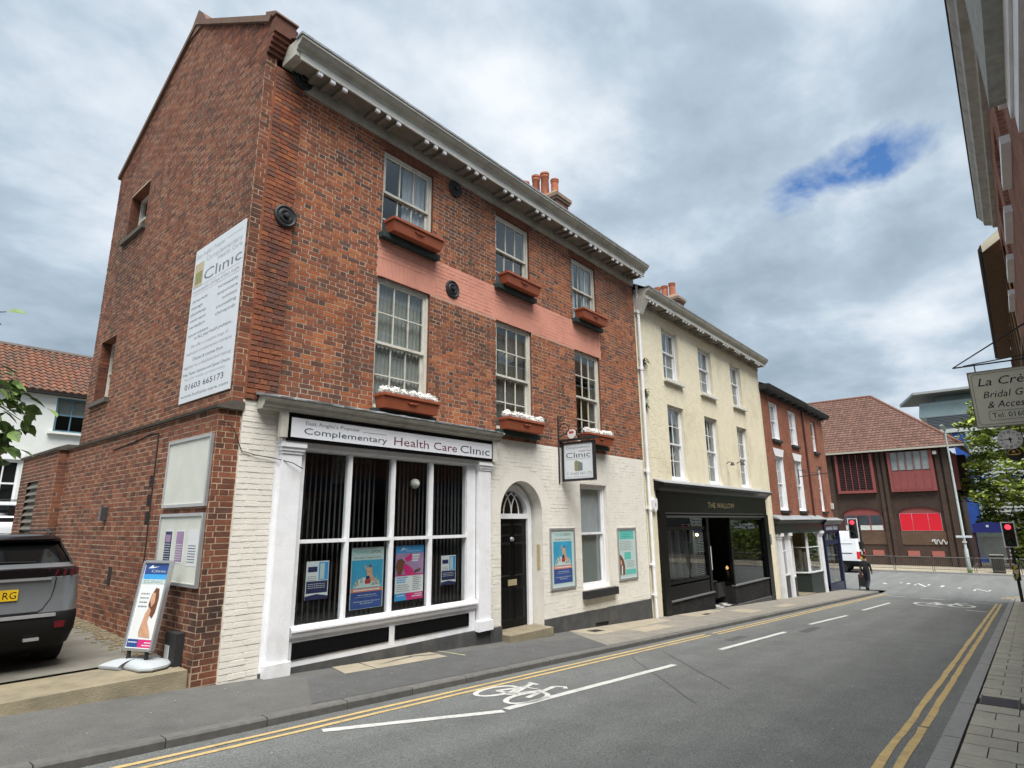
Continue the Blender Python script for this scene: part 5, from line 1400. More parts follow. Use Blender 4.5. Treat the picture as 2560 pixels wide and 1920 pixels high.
for k, (a, b) in enumerate(cw2):
    sash(cb, a, b, cz2[0], cz2[1], .13, 2, 1, 2, 6.86, M_wpaint, fr=.06, cur=ncur(k))
    one('window_sill', M_cornl, cb)(lambda m: m.box(a-.06, b+.12, -.12, .13, cz2[0]-.10, cz2[0]-.002))
for k, (a, b) in enumerate(cw1):
    sash(cb, a, b, cz1[0]+.02, cz1[1], .13, 2, 2, 2, 3.96, M_wpaint, fr=.06, cur=ncur(k+1))
    one('window_sill', M_wpaint, cb)(lambda m: m.box(a-.03, b+.03, -.05, .13, cz1[0]-.045, cz1[0]+.018))
# cornice
frz = MB(); frz.box(CX0+.15, CX1, -.04, .0, CT-.08, 8.02); frz.build('frieze_board', M_corn, cb)
cc = MB()
cc.prism([(0, 8.02), (-.36, 8.02), (-.36, 8.10), (-.39, 8.11), (-.42, 8.16), (-.47, 8.18), (-.50, 8.24), (-.50, 8.27), (0, 8.30)], 'x', CX0+.05, CX1+.0)
cc = cc.build('cornice', M_corn, cb)
one('bed_mould', M_cornl, cc)(lambda m: m.box(CX0+.1, CX1-.02, -.37, -.345, 7.985, 8.10))
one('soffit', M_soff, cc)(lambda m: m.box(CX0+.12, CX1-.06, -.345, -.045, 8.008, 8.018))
one('gutter_lip', M_lead, cc)(lambda m: m.box(CX0+.03, CX1+.02, -.515, -.36, 8.272, 8.31))
modillions(cc, [15.1+1.155*k+d for k in range(9) for d in (0, .21, .42) if 15.1+1.155*k+d < 25.4], 8.008, -.345, -.05, .07)
hop = MB(); hop.hexa([(14.80, -.16, 7.55), (14.98, -.16, 7.55), (14.98, 0, 7.55), (14.80, 0, 7.55), (14.72, -.36, 8.0), (15.04, -.36, 8.0), (15.04, 0, 8.0), (14.72, 0, 8.0)])
hop.build('hopper', M_cornl, cb)
rf = MB()
rf.face([(CX0, -.38, 8.29), (CX1, -.38, 8.29), (CX1, 3.4, 10.4), (CX0, 3.4, 10.4)]); rf.face([(CX0, 7, 8.29), (CX1, 7, 8.29), (CX1, 3.4, 10.4), (CX0, 3.4, 10.4)])
rf.build('roof', M_slate, cb, fix=False)
sh = MB(); sh.box(CX0+.05, CX1, 6.6, 6.8, -2, 8.3); sh.box(CX1-.1, CX1-.02, .1, 6.6, -2, 8.4); sh.box(CX0+.1, CX1-.1, .25, 6.6, 2.6, 2.75); sh.box(CX0+.1, CX1-.1, .25, 6.6, 5.4, 5.6); sh.box(CX0+.1, CX1-.1, .25, 6.6, 7.9, 8.0); sh.box(CX0+.1, CX1-.1, 2.4, 2.5, 2.8, 7.9)
sh.face([(CX1-.01, -.0, 7.5), (CX1-.01, 7, 8.3), (CX1-.01, 3.4, 10.4)])
sh.build('inner_walls', M_dark2, cb, fix=False)
chimney(cb, 24.3, 24.95, 2.75, 4.2, 8.6, 11.75, [(24.62, 3.85, .72, .13), (24.62, 3.5, .70, .14), (24.62, 3.12, .74, .14)], M_chim, M_copst)
# ---- black shopfront
bf = MB()
bf.box(15.38, 15.72, -.10, .1, -1.0, 1.86); bf.box(24.16, 24.60, -.10, .1, -1.45, 1.86)
bf.box(15.36, 24.62, -.06, .1, 1.86, 2.5); bf.box(15.40, 24.60, -.12, -.06, 2.44, 2.5)
bfo = bf.build('shopfront', M_black, cb)
one('shop_cornice', M_black, bfo)(lambda m: m.prism([(0, 2.50), (-.12, 2.50), (-.16, 2.56), (-.22, 2.60), (-.30, 2.64), (-.33, 2.70), (0, 2.78)], 'x', 15.28, 24.72))
one('lead_flashing', M_lead, bfo)(lambda m: m.hexa([(15.26, -.345, 2.70), (24.74, -.345, 2.70), (24.74, -.002, 2.785), (15.26, -.002, 2.785), (15.26, -.345, 2.715), (24.74, -.345, 2.715), (24.74, -.002, 2.83), (15.26, -.002, 2.83)]))
one('moulding', mat('black_sheen', (.06, .06, .062), .25), bfo)(lambda m: (m.box(15.74, 24.14, -.085, -.061, 1.865, 1.90), m.box(15.74, 24.14, -.10, -.0, 1.76, 1.82)))
m = MB(); text_into(m, 'THE WALLOW', (18.83, -.0665, 2.07), (1, 0, 0), (0, 0, 1), .17, 2.32); m.build('lettering', mat('gilt', (.30, .25, .13), .5, .25, 30), bfo, fix=False)
# left window, recessed porch, right window
gy = .02
wl_ = MB(); wl_.box(15.72, 15.80, -.04, .1, -.50, 1.76); wl_.box(18.62, 18.78, -.05, .1, -.50, 1.76); wl_.box(15.80, 18.62, -.03, .1, -.06, .02); wl_.box(15.80, 18.62, -.03, .1, -.50, -.10); wl_.box(15.80, 18.62, -.0, .08, 1.40, 1.5)
wl_.build('window_frame', M_black, bfo)
one('pane', M_glassd, bfo)(lambda m: m.box(15.80, 18.62, gy, gy+.006, .02, 1.40)); one('pane', M_glassd, bfo)(lambda m: m.box(15.80, 18.62, gy, gy+.006, 1.5, 1.76))
one('sill', mat('worn_sill', (.14, .14, .145), .5), bfo)(lambda m: m.box(15.72, 18.80, -.09, .05, -.505, -.465))
M_tileb = brickpat('black_tiles', (.018, .018, .019), (.028, .028, .03), (.008, .008, .008), bw=.15, rh=.075)
ri = MB(); ri.hexa([(15.72, -.05, gz(15.7)-.1), (18.82, -.05, gz(18.8)-.1), (18.82, .2, gz(18.8)-.1), (15.72, .2, gz(15.7)-.1), (15.72, -.05, -.506), (18.82, -.05, -.506), (18.82, .2, -.506), (15.72, .2, -.506)])
ri.build('stall_riser', M_tileb, bfo)
wr = MB(); wr.box(20.62, 20.72, -.04, .06, -.45, 1.76); wr.box(24.05, 24.16, -.04, .06, -.45, 1.76); wr.box(20.72, 24.05, -.03, .06, 1.68, 1.76)
wr.build('window_frame', M_black, bfo)
one('pane', M_glassd, bfo)(lambda m: m.box(20.72, 24.05, gy, gy+.006, -.44, 1.68))
one('sill', MATS['worn_sill'], bfo)(lambda m: m.box(20.60, 24.18, -.08, .06, -.485, -.445))
ri = MB(); ri.hexa([(20.62, -.045, gz(20.6)-.1), (24.16, -.045, gz(24.2)-.1), (24.16, .2, gz(24.2)-.1), (20.62, .2, gz(20.6)-.1), (20.62, -.045, -.486), (24.16, -.045, -.486), (24.16, .2, -.486), (20.62, .2, -.486)])
ri.face([(20.615, -.04, -1.3), (20.615, 1.2, -1.3), (20.615, 1.2, -.486), (20.615, -.04, -.486)])
ri.build('stall_riser', M_tileb, bfo)
kb = MB(); kb.hexa([(20.6, -.09, gz(20.6)-.1), (24.2, -.09, gz(24.2)-.1), (24.2, -.045, gz(24.2)-.1), (20.6, -.045, gz(20.6)-.1), (20.6, -.09, gz(20.6)+.03), (24.2, -.09, gz(24.2)+.16), (24.2, -.045, gz(24.2)+.17), (20.6, -.045, gz(20.6)+.04)])
kb.build('skirting', M_plinth, bfo)
one('porch_side', M_black, bfo)(lambda m: m.box(18.70, 18.78, .1, 1.2, -1.1, 1.76))
one('porch_frame', M_black, bfo)(lambda m: (m.box(20.62, 20.70, .06, 1.2, -.44, -.36), m.box(20.62, 20.70, 1.1, 1.2, -.36, 1.76)))
one('pane', M_glassd, bfo)(lambda m: m.box(20.655, 20.66, .06, 1.1, -.36, 1.7))
dd = one('door', M_black, bfo)(lambda m: (m.box(18.78, 20.62, 1.2, 1.26, -1.06, 1.76),))
fl_ = MB()
for k in range(5):
    for j in range(6):
        if (k+j) % 2 == 0: fl_.box(18.82+j*.3, 19.12+j*.3, .0+k*.24, .24+k*.24, gz(19.7)-.06, gz(19.7)+.012)
fl_.build('porch_tiles', mat('white_tile', (.5, .5, .47), .5), cb, kind='stuff')
one('porch_floor', M_blackm, cb)(lambda m: m.box(18.78, 20.62, -.04, 1.2, gz(19.7)-.2, gz(19.7)+.008))
# inside: slatted venetian blinds, curtains, tables seen dimly
vb = MB()
for k in range(24): vb.box(15.85, 18.6, .12, .155, .06+k*.055, .066+k*.055)
vb.build('venetian_blind', mat('blind_dark', (.10, .10, .098), .6), cb, kind='stuff', fix=False)
for k, x in enumerate((16.0, 16.52, 17.05, 17.6, 18.15)):
    one('folded_curtain', mat('curtain_grey', (.30, .29, .27), .9), cb)(lambda m: m.hexa([(x, .2, .03), (x+.14, .2, .03), (x+.14, .28, .03), (x, .28, .03), (x-.03, .2, 1.38), (x+.05, .2, 1.38), (x+.05, .28, 1.38), (x-.03, .28, 1.38)]))
one('room', M_dark, cb)(lambda m: (m.box(15.4, 24.6, 3.0, 3.1, -1.5, 2.5), m.box(15.4, 24.6, .3, 3.0, -1.45, -1.3)))
# things of the bar front
t = thing('menu_card', 'pale printed menu card fixed beside the black porch', 'menu', (18.8, -.06, .2))
one('sheet', P_white, t)(lambda m: m.box(18.80, 19.35, .16, .175, .12, .85))
m = MB(); rows_text(m, (18.80, .159, .12), UX, VZ, [(.06, .48, .08+.05*k, .012) for k in range(12)], 0, GT); m.build('print', PM, t, fix=False)
t = thing('porch_lantern', 'small glowing candle lantern in the black porch', 'lantern', (19.9, .5, -.5))
one('stand', M_blackm, t)(lambda m: (m.box(19.55, 20.1, .35, .7, -.32, -.28), m.box(19.6, 19.64, .4, .44, -1.04, -.32), m.box(20.0, 20.04, .6, .64, -1.04, -.32)))
one('jar', mat('lantern_jar', (.6, .5, .35), .2), t, smooth=True)(lambda m: m.lathe([(.05, -.28), (.06, -.2), (.06, -.1), (.04, -.06)], (19.85, .5, 0), 'z', 12))
one('flame', mat('flame', (1, .6, .2), .5, emit=((1, .55, .22), 9)), t, smooth=True)(lambda m: m.ball((19.85, .5, .04), .055, 7, sq=(1, 1, 1.2)))
t = thing('porch_board', 'small black chalk board standing on the porch floor', 'sign', (20.2, .2, -1.05))
one('board', M_blackm, t)(lambda m: m.hexa([(19.95, .3, -.80), (20.55, .3, -.80), (20.55, .34, -.80), (19.95, .34, -.80), (19.95, .4, -.38), (20.55, .4, -.38), (20.55, .44, -.38), (19.95, .44, -.38)]))
one('frame', M_blackm, t)(lambda m: (m.box(19.93, 19.97, .28, .42, -.82, -.36), m.box(20.53, 20.57, .28, .42, -.82, -.36)))
m = MB(); text_into(m, 'BAR', (20.08, .33, -.68), UX, (0, .25, .97), .12, .3); m.build('lettering', M_wline, t, fix=False)
t = thing('window_lamp', 'small lit bulb hanging inside the bar window', 'lamp', (18.3, .1, 1.2))
one('bulb', mat('bulb', (1, .9, .5), .4, emit=((1, .85, .45), 7)), t, smooth=True)(lambda m: m.ball((18.15, .09, 1.24), .05, 7, sq=(1.3, .8, .8)))
one('holder', M_blackm, t)(lambda m: m.tube([(18.15, .09, 1.29), (18.15, .09, 1.4)], .012, 6))
def alarm(x, z, label, name='alarm_box'):
    t = thing(name, label, 'alarm box', (x, -.02, z))
    one('cover', M_wpaint, t)(lambda m: m.prism([(x-.11, z-.1), (x, z-.2), (x+.11, z-.1), (x+.12, z+.14), (x+.07, z+.19), (x-.07, z+.19), (x-.12, z+.14)], 'y', -.09, -.006))
    one('badge', M_inkf, t)(lambda m: m.prism([(x+.045*math.cos(k*.785), z+.01+.06*math.sin(k*.785)) for k in range(8)], 'y', -.094, -.09))
alarm(15.15, 2.1, 'white alarm box on the cream wall beside the rain pipe')
t = thing('wall_plaque', 'small oval dark plaque on the cream wall beside the black shopfront', 'plaque', (24.82, 0, .9))
one('disc', M_iron, t, smooth=True)(lambda m: m.prism([(24.88+.15*math.cos(k*math.pi/8), .92+.2*math.sin(k*math.pi/8)) for k in range(16)], 'y', -.03, -.004))
one('border', M_inkg, t)(lambda m: m.prism([(24.88+.12*math.cos(k*math.pi/8), .92+.17*math.sin(k*math.pi/8)) for k in range(16)], 'y', -.034, -.03))
for x, z, lab in ((20.95, 3.62, 'small black swan-neck lamp above the cream wall shopfront, between two windows'), (22.0, 3.7, 'small black swan-neck lamp beside the last cream wall window')):
    t = thing('wall_lamp', lab, 'lamp', (x, 0, z))
    one('arm', M_iron, t)(lambda m: m.tube([(x, -.002, z), (x, -.08, z+.05), (x, -.16, z+.06), (x, -.22, z+.02)], .014, 6))
    one('shade', M_iron, t, smooth=True)(lambda m: m.lathe([(.03, .06), (.05, .02), (.08, -.05), (.07, -.05), (.02, .03)], (x, -.22, z-.02), 'z', 12))
# ferns sprouting by the rain pipe
def ferns(x, z, n, s, lab, grp):
    t = thing('wall_fern', lab, 'fern', (x, -.02, z), grp); m = MB(); rnd = random.Random(int(z*10))
    for k in range(n):
        a = rnd.uniform(0, 6.28); L = s*rnd.uniform(.5, 1); d = Vector((math.cos(a), -abs(math.sin(a))*.7, rnd.uniform(-.3, .9))); p = Vector((x, -.01, z+rnd.uniform(-.2, .2)*s))
        sd_ = d.cross(Vector((0, 0, 1))).normalized()*.012; q = p+d*L*.5+Vector((0, 0, .03)); e_ = p+d*L-Vector((0, 0, L*.3))
        m.face([p-sd_, p+sd_, q+sd_*1.8, q-sd_*1.8]); m.face([q-sd_*1.8, q+sd_*1.8, e_])
    m.build('fronds', mat('fern_green', (.075, .10, .035), .8, .3, 20), t, fix=False)
    one('root', M_blackm, t)(lambda m: m.ball((x, -.005, z), .02, 6))
gf = 'ferns on the cream wall'
ferns(15.08, 6.15, 26, .34, 'tuft of fern growing beside the rain pipe below the cream cornice', gf); ferns(15.06, 5.2, 22, .26, 'sparse fern tuft beside the rain pipe halfway up the cream wall', gf); ferns(15.10, 4.85, 18, .2, 'smallest fern tuft beside the rain pipe on the cream wall', gf)

# ================================================================== brick house with white bay shop, and corner house with blue shop
M_b3 = brickpat('terrace_brick', (.27, .09, .05), (.19, .07, .045), (.22, .15, .11), amt=.35)
M_b4 = brickpat('corner_brick', (.28, .095, .055), (.21, .075, .048), (.23, .16, .12), amt=.35)
M_dkgreen = mat('dark_green_gloss', (.02, .028, .026), .35, .1, 5)
M_navy = mat('navy_gloss', (.012, .018, .06), .3, .1, 5)
M_blkc = mat('black_cornice', (.022, .026, .028), .5, .25, 8)
def terrace(name, label, x0, x1, m, w2, w1, blindcols, split):
    b = thing(name, label, 'building', ((x0+x1)/2, 0, gz((x0+x1)/2)))
    hol = [rect(a, c, 5.09, 6.72) for a, c in w2] + [rect(a, c, 2.06, 4.36) for a, c in w1]
    backing('brick_wall', FF, 1.5, 7.15, lambda z: (x0, x1), hol, m, b)
    reveals(b, M_wpaint if split else m, [(FF, a, c, 5.09, 6.72, .14) for a, c in w2] + [(FF, a, c, 2.06, 4.36, .14) for a, c in w1])
    for a, c in w2:
        sash(b, a, c, 5.09, 6.72, .11, 2, 1, 1, 5.95, M_wpaint, fr=.06, cur=[(0, 1, 0, 1, M_net, .01, .1)] if split else None)
        one('window_sill', M_blkc, b)(lambda q: q.box(a-.05, c+.08, -.10, .11, 4.97, 5.085))
    for a, c in w1:
        sash(b, a, c, 2.06, 4.36, .11, 2, 2, 2, 3.2, M_wpaint, fr=.06, cur=[(0, 1, 0, 1, M_net, .01, .1)] if split else None)
        one('window_sill', M_blkc, b)(lambda q: q.box(a-.05, c+.08, -.10, .11, 1.95, 2.055))
    return b
tb = terrace('brick_terrace', 'red brick terrace house with white keystones and white bay shop', 25.58, 31.75, M_b3, [(26.66, 27.75), (29.52, 30.6)], [(26.72, 27.85), (29.58, 30.72)], None, True)
for a, c in ((26.72, 27.85), (29.58, 30.72)):
    mx = (a+c)/2
    one('flat_arch', M_wpaint, tb)(lambda q: q.prism([(a, 4.365), (c, 4.365), (c+.2, 4.70), (a-.2, 4.70)], 'y', -.02, -.002))
tc_ = terrace('corner_house', 'narrow red brick corner house above the blue shop', 31.78, 35.92, M_b4, [(33.5, 34.42)], [(33.7, 34.6)], None, False)
for b, x0, x1, zt in ((tb, 25.58, 31.75, 7.08), (tc_, 31.78, 35.92, 7.05)):
    c = MB(); c.prism([(0, zt), (-.06, zt-.1), (-.06, zt), (-.28, zt+.02), (-.32, zt+.08), (-.38, zt+.11), (-.41, zt+.2), (0, zt+.24)], 'x', x0-(.1 if b is tb else 0), x1+(.3 if b is tc_ else 0))
    c = c.build('cornice', M_blkc, b)
    k = x0+.35
    while k < x1-.1:
        for d in (0, .18, .36):
            one('modillion', M_blkc, c)(lambda q: q.box(k+d, k+d+.07, -.26, -.07, zt-.05, zt+.012))
        k += 1.05
    one('gutter_lip', M_lead, c)(lambda q: q.box(x0, x1, -.425, -.3, zt+.21, zt+.235))
    r_ = MB(); r_.face([(x0, -.3, zt+.22), (x1, -.3, zt+.22), (x1, 3.5, 9.0), (x0, 3.5, 9.0)]); r_.face([(x0, 7, zt+.2), (x1, 7, zt+.2), (x1, 3.5, 9), (x0, 3.5, 9)])
    r_.build('roof', M_slate, b, fix=False)
    s_ = MB(); s_.box(x0, x1, 6.8, 7, -2.2, zt+.2); s_.box(x0+.05, x1-.05, .25, 6.8, 4.55, 4.7); s_.box(x0+.05, x1-.05, .25, 6.8, 1.65, 1.8); s_.box(x0+.05, x1-.05, 2.2, 2.3, -2.1, 7)
    s_.build('inner_walls', M_dark2, b, fix=False)
sw = MB(); sw.face([(35.92, 0, -2), (35.92, 7, -2), (35.92, 7, 7.2), (35.92, 3.5, 9.0), (35.92, 0, 7.2)]); sw.build('side_wall', M_b4, tc_, fix=False)
sw = MB(); sw.face([(25.56, 0, 6.5), (25.56, 7, 6.5), (25.56, 7, 7.2), (25.56, 3.5, 9.0), (25.56, 0, 7.2)]); sw.build('party_gable', M_b3, tb, fix=False)
one('rain_pipe', mat('maroon_pipe', (.10, .03, .025), .5), tc_)(lambda q: q.tube([(31.85, -.06, 7.0), (31.85, -.06, 1.75)], .045, 8))
one('sensor_box', M_offw, tc_)(lambda q: q.box(35.6, 35.85, -.1, -.002, 2.2, 2.5))
# left shop: two shallow bays round a recessed door
s1 = MB(); s1.box(25.62, 32.85, -.12, .1, 1.14, 1.52); s1.prism([(0, 1.52), (-.14, 1.52), (-.2, 1.6), (-.3, 1.66), (0, 1.74)], 'x', 25.56, 32.95); s1.box(25.62, 32.85, -.20, -.12, 1.10, 1.16)
s1 = s1.build('shop_fascia', M_dkgreen, tb)
one('lead_flashing', M_lead, s1)(lambda q: q.hexa([(25.5, -.34, 1.66), (33.0, -.34, 1.66), (33.0, 0, 1.75), (25.5, 0, 1.75), (25.5, -.34, 1.675), (33.0, -.34, 1.675), (33.0, 0, 1.86), (25.5, 0, 1.86)]))
one('fascia_panel', mat('maroon_panel', (.05, .02, .018), .5), s1)(lambda q: q.box(28.2, 30.2, -.125, -.121, 1.26, 1.44))
def post(x, w=.2, zt=1.13):
    q = MB(); q.box(x, x+w, -.16, .05, gz(x)-.05, zt-.22); q.box(x-.03, x+w+.03, -.20, .05, zt-.22, zt-.12); q.box(x-.06, x+w+.06, -.25, .05, zt-.12, zt)
    q.build('shop_post', M_wpaint, tb)
post(25.72, .14); post(26.75, .28); post(31.9, .42)
def bay(x0, x1, y0, y1, za, zb, nm):
    """glazed bay side from (x0,y0) to (x1,y1)"""
    d = Vector((x1-x0, y1-y0, 0)); L = d.length; d /= L; n_ = Vector((d.y, -d.x, 0))
    def bb(q, a, b, z0, z1, t0, t1, mi=0):
        P = lambda s, t, z: (x0+d.x*s+n_.x*t, y0+d.y*s+n_.y*t, z)
        q.hexa([P(a, t0, z0), P(b, t0, z0), P(b, t1, z0), P(a, t1, z0), P(a, t0, z1), P(b, t0, z1), P(b, t1, z1), P(a, t1, z1)], mi)
    f = MB(); bb(f, 0, .07, za, zb, -.04, .03); bb(f, L-.07, L, za, zb, -.04, .03); bb(f, .07, L-.07, za, za+.06, -.04, .03); bb(f, .07, L-.07, zb-.05, zb, -.04, .03); bb(f, .07, L-.07, .40, .435, -.03, .02)
    w = f.build('bay_window', M_wpaint, tb)
    g = MB(); bb(g, .07, L-.07, za+.06, .40, -.008, -.004); g.build('pane', M_glass, w)
    g = MB(); bb(g, .07, L-.07, .435, zb-.05, -.008, -.004); g.build('pane', M_glass, w)
    r_ = MB(); bb(r_, -.02, L+.02, -1.9, za-.05, -.06, .04); r_.build('stall_riser', M_dkgreen, tb)
    r_ = MB(); bb(r_, -.04, L+.04, za-.05, za, -.08, .07); r_.build('sill', M_dkgreen, tb)
bay(25.88, 26.73, -.02, -.02, -.55, 1.12, 0)
bay(27.05, 28.2, -.06, .12, -.72, 1.12, 1)
bay(28.2, 28.6, .12, 1.1, -.72, 1.12, 2)
bay(29.6, 30.3, 1.1, .05, -.72, 1.12, 3)
bay(30.3, 31.85, .05, -.08, -.72, 1.12, 4)
one('door', M_dkgreen, tb)(lambda q: q.box(28.6, 29.6, 1.05, 1.1, -1.55, 1.12))
one('door_step', M_conc, tb)(lambda q: q.hexa([(28.2, -.08, -1.7), (30.3, -.08, -1.8), (29.6, 1.05, -1.7), (28.6, 1.05, -1.7), (28.2, -.08, -1.47), (30.3, -.08, -1.55), (29.6, 1.05, -1.5), (28.6, 1.05, -1.5)]))
one('shop_display', mat('display_mixed', (.28, .25, .21), .9, .6, 2.5), tb)(lambda q: (q.box(30.5, 31.0, .5, .8, -.7, .3), q.box(31.1, 31.5, .45, .7, -.7, .15), q.box(27.3, 27.6, .4, .7, -.7, .55), q.box(27.8, 28.0, .4, .7, -.7, .2), q.box(26.0, 26.5, .3, .5, -.5, .5)))
t = thing('window_notice', 'small white notice with dark emblem in the white bay shop window', 'notice', (30.5, -.01, -.7))
one('sheet', P_white, t)(lambda q: q.box(30.42, 30.78, .075, .08, -.66, -.18))
one('emblem', M_ink, t, smooth=True)(lambda q: (q.lathe([(.10, 0), (.10, -.004)], (30.6, .074, -.48), 'y', 14), q.box(30.5, 30.7, .07, .074, -.29, -.25)))
# blue corner shop
s2 = MB(); s2.box(32.98, 36.25, -.14, .1, 1.05, 1.40); s2.prism([(0, 1.40), (-.16, 1.40), (-.24, 1.5), (-.32, 1.60), (0, 1.68)], 'x', 32.9, 36.5); s2.box(32.98, 33.12, -.12, .05, -1.72, 1.05); s2.box(36.0, 36.2, -.12, .05, -1.9, 1.05); s2.box(33.12, 36.0, -.08, .05, .42, .62); s2.box(33.12, 36.0, -.08, .05, .96, 1.05)
s2 = s2.build('blue_shopfront', M_navy, tc_)
one('stall_riser', M_navy, s2)(lambda q: q.hexa([(32.98, -.10, -1.95), (36.2, -.10, -2.0), (36.2, .05, -2.0), (32.98, .05, -1.95), (32.98, -.10, -1.42), (36.2, -.10, -1.48), (36.2, .05, -1.48), (32.98, .05, -1.42)]))
one('lead_flashing', M_lead, s2)(lambda q: q.hexa([(32.85, -.36, 1.61), (36.55, -.36, 1.61), (36.55, 0, 1.69), (32.85, 0, 1.69), (32.85, -.36, 1.625), (36.55, -.36, 1.625), (36.55, 0, 1.75), (32.85, 0, 1.75)]))
m2 = MB()
rnd = random.Random(9); x = 33.35
while x < 35.8:
    w = rnd.uniform(.1, .2)
    if not 34.6 < x < 34.8: m2.box(x, x+w, -.146, -.14, 1.14, 1.14+rnd.choice((.16, .2, .2)))
    x += w+.04
m2.build('lettering', M_inkf, s2)
one('pane', M_glass, s2)(lambda q: q.box(33.12, 36.0, -.03, -.025, .62, .96)); one('pane', M_glass, s2)(lambda q: q.box(33.12, 36.0, -.03, -.025, -1.45, .42))
one('shop_display', mat('display_green', (.24, .26, .20), .9, .6, 2.2), tc_)(lambda q: (q.box(33.2, 36.0, .9, 1.0, -1.6, 1.0), q.box(33.5, 34.2, .3, .6, -1.5, -.5), q.box(34.6, 35.0, .3, .6, -1.5, -.9)))
t = thing('window_notice', 'white notice in the upper light of the blue corner shop', 'notice', (34, -.02, .6))
one('sheet', P_white, t)(lambda q: q.box(33.3, 34.9, .0, .006, .64, .93))
one('print', M_inkg, t)(lambda q: [q.box(33.45, 34.7, -.004, -.0005, .70+.07*k, .73+.07*k) for k in range(3)])
t = thing('window_notice', 'larger pale notice in the main pane of the blue corner shop', 'notice', (34.2, -.02, -.3))
one('sheet', P_white, t)(lambda q: q.box(33.5, 35.0, .0, .006, -.35, .3))
one('print', M_inkg, t)(lambda q: [q.box(33.7, 34.8, -.004, -.0005, -.2+.12*k, -.15+.12*k) for k in range(4)])
# empty sign bracket
t = thing('sign_bracket', 'empty wrought iron sign bracket projecting from the red brick terrace', 'bracket', (30.0, 0, 3.7))
one('arm', M_iron, t)(lambda q: (q.box(29.97, 30.03, -.04, -.002, 3.3, 4.0), q.tube([(30, -.02, 3.62), (30, -1.25, 3.72)], .022, 6), q.tube([(30, -.02, 3.95), (30, -.5, 3.8), (30, -1.1, 3.72)], .012, 6)))
one('scroll', M_iron, t)(lambda q: q.tube([(30, -.3+.12*(1-k/24)*math.cos(k*.5), 3.85+.12*(1-k/24)*math.sin(k*.5)) for k in range(22)], .010, 5))
one('far_chimney_pot', M_pot, tb, smooth=True)(lambda q: q.lathe([(.14, 8.6), (.13, 9.4), (.15, 9.42), (.15, 9.5)], (30.6, 3.4, 0), 'z', 12))
one('chimney', M_chim, tb)(lambda q: q.box(30.1, 31.1, 3.0, 3.8, 7.5, 8.62))
# ================================================================== right-hand side of the street
FR = lambda u, z, d: (u, -8.38+d, z)
M_rb = brickpat('opposite_brick', (.25, .10, .065), (.18, .075, .05), (.24, .18, .14), amt=.3)
rb_ = thing('opposite_building', 'tall red brick building with pale cornice and white window sills beside the slab pavement', 'building', (6, -8.4, gz(6)))
ow2 = [(-9.6+2.42*k, -8.2+2.42*k) for k in range(12)]
ow1 = ow2
oh = [rect(a, b, 6.72, 8.3) for a, b in ow2] + [rect(a, b, 3.9, 5.7) for a, b in ow1] + [rect(-6+5*k, -2.2+5*k, .55, 2.5) for k in range(5)]
backing('brick_wall', FR, -1.2, 9.1, lambda z: (-11, 18.5), oh, M_rb, rb_)
def plain_window(parent, x0, x1, z0, z1, y, m, bars_=True):
    w = one('window', m, parent)(lambda q: (q.box(x0, x0+.07, y-.05, y+.02, z0, z1), q.box(x1-.07, x1, y-.05, y+.02, z0, z1), q.box(x0+.07, x1-.07, y-.05, y+.02, z1-.07, z1), q.box(x0+.07, x1-.07, y-.05, y+.02, z0, z0+.07), q.box(x0+.07, x1-.07, y-.04, y+.01, (z0+z1)/2-.025, (z0+z1)/2+.025), q.box((x0+x1)/2-.015, (x0+x1)/2+.015, y-.035, y+.005, z0+.07, z1-.07)))
    one('pane', M_glass, w)(lambda q: q.box(x0+.05, x1-.05, y-.02, y-.014, z0+.05, z1-.05))
for a, b in ow2:
    plain_window(rb_, a, b, 6.72, 8.3, -8.5, M_wpaint)
    one('window_sill', M_wpaint, rb_)(lambda q: q.box(a-.06, b+.06, -8.5, -8.27, 6.60, 6.718))
    reveals(rb_, M_rb, [(FR, a, b, 6.72, 8.3, .14), (FR, a, b, 3.9, 5.7, .14)])
for a, b in ow1:
    plain_window(rb_, a, b, 3.9, 5.7, -8.5, M_wpaint)
    one('window_sill', M_wpaint, rb_)(lambda q: q.box(a-.06, b+.06, -8.5, -8.27, 3.79, 3.898))
for k in range(5):
    plain_window(rb_, -6+5*k, -2.2+5*k, .55, 2.5, -8.46, M_dkgreen)
    one('shop_sign_board', M_navy, rb_)(lambda q: q.box(-6.1+5*k, -2.1+5*k, -8.378, -8.33, 2.6, 3.1))
oc = one('cornice', mat('old_stone_paint', (.36, .36, .34), .8, .25, 5, stain=(.2, .2, .18), stain_amt=.6, stain_scale=3), rb_)(lambda q: q.prism([(-8.38, 8.88), (-8.30, 8.88), (-8.28, 8.95), (-8.14, 9.0), (-8.12, 9.12), (-8.06, 9.2), (-8.04, 9.26), (-8.38, 9.3)], 'x', -11, 18.5))
one('gutter_lip', M_blackm, oc)(lambda q: q.box(-11, 18.55, -8.10, -8.02, 9.262, 9.33))
one('box_oriel', mat('peeling_paint', (.30, .31, .29), .85, .35, 7), rb_)(lambda q: q.box(2.0, 8.1, -8.378, -8.15, 6.27, 8.6))
one('oriel_mould', M_wpaint, rb_)(lambda q: (q.box(2.0, 8.0, -8.378, -8.30, 6.0, 6.27), q.box(2.0, 7.9, -8.378, -8.33, 5.75, 5.99)))
sh = MB(); sh.box(-11, 18.5, -15, -14.8, -1.5, 9); sh.box(18.42, 18.5, -14.8, -8.4, -1.6, 9.1); sh.box(-11, -10.9, -14.8, -8.4, -1.5, 9.1); sh.box(-10.9, 18.4, -10.6, -10.5, -1.4, 9)
sh.build('inner_walls', M_dark2, rb_, fix=False)
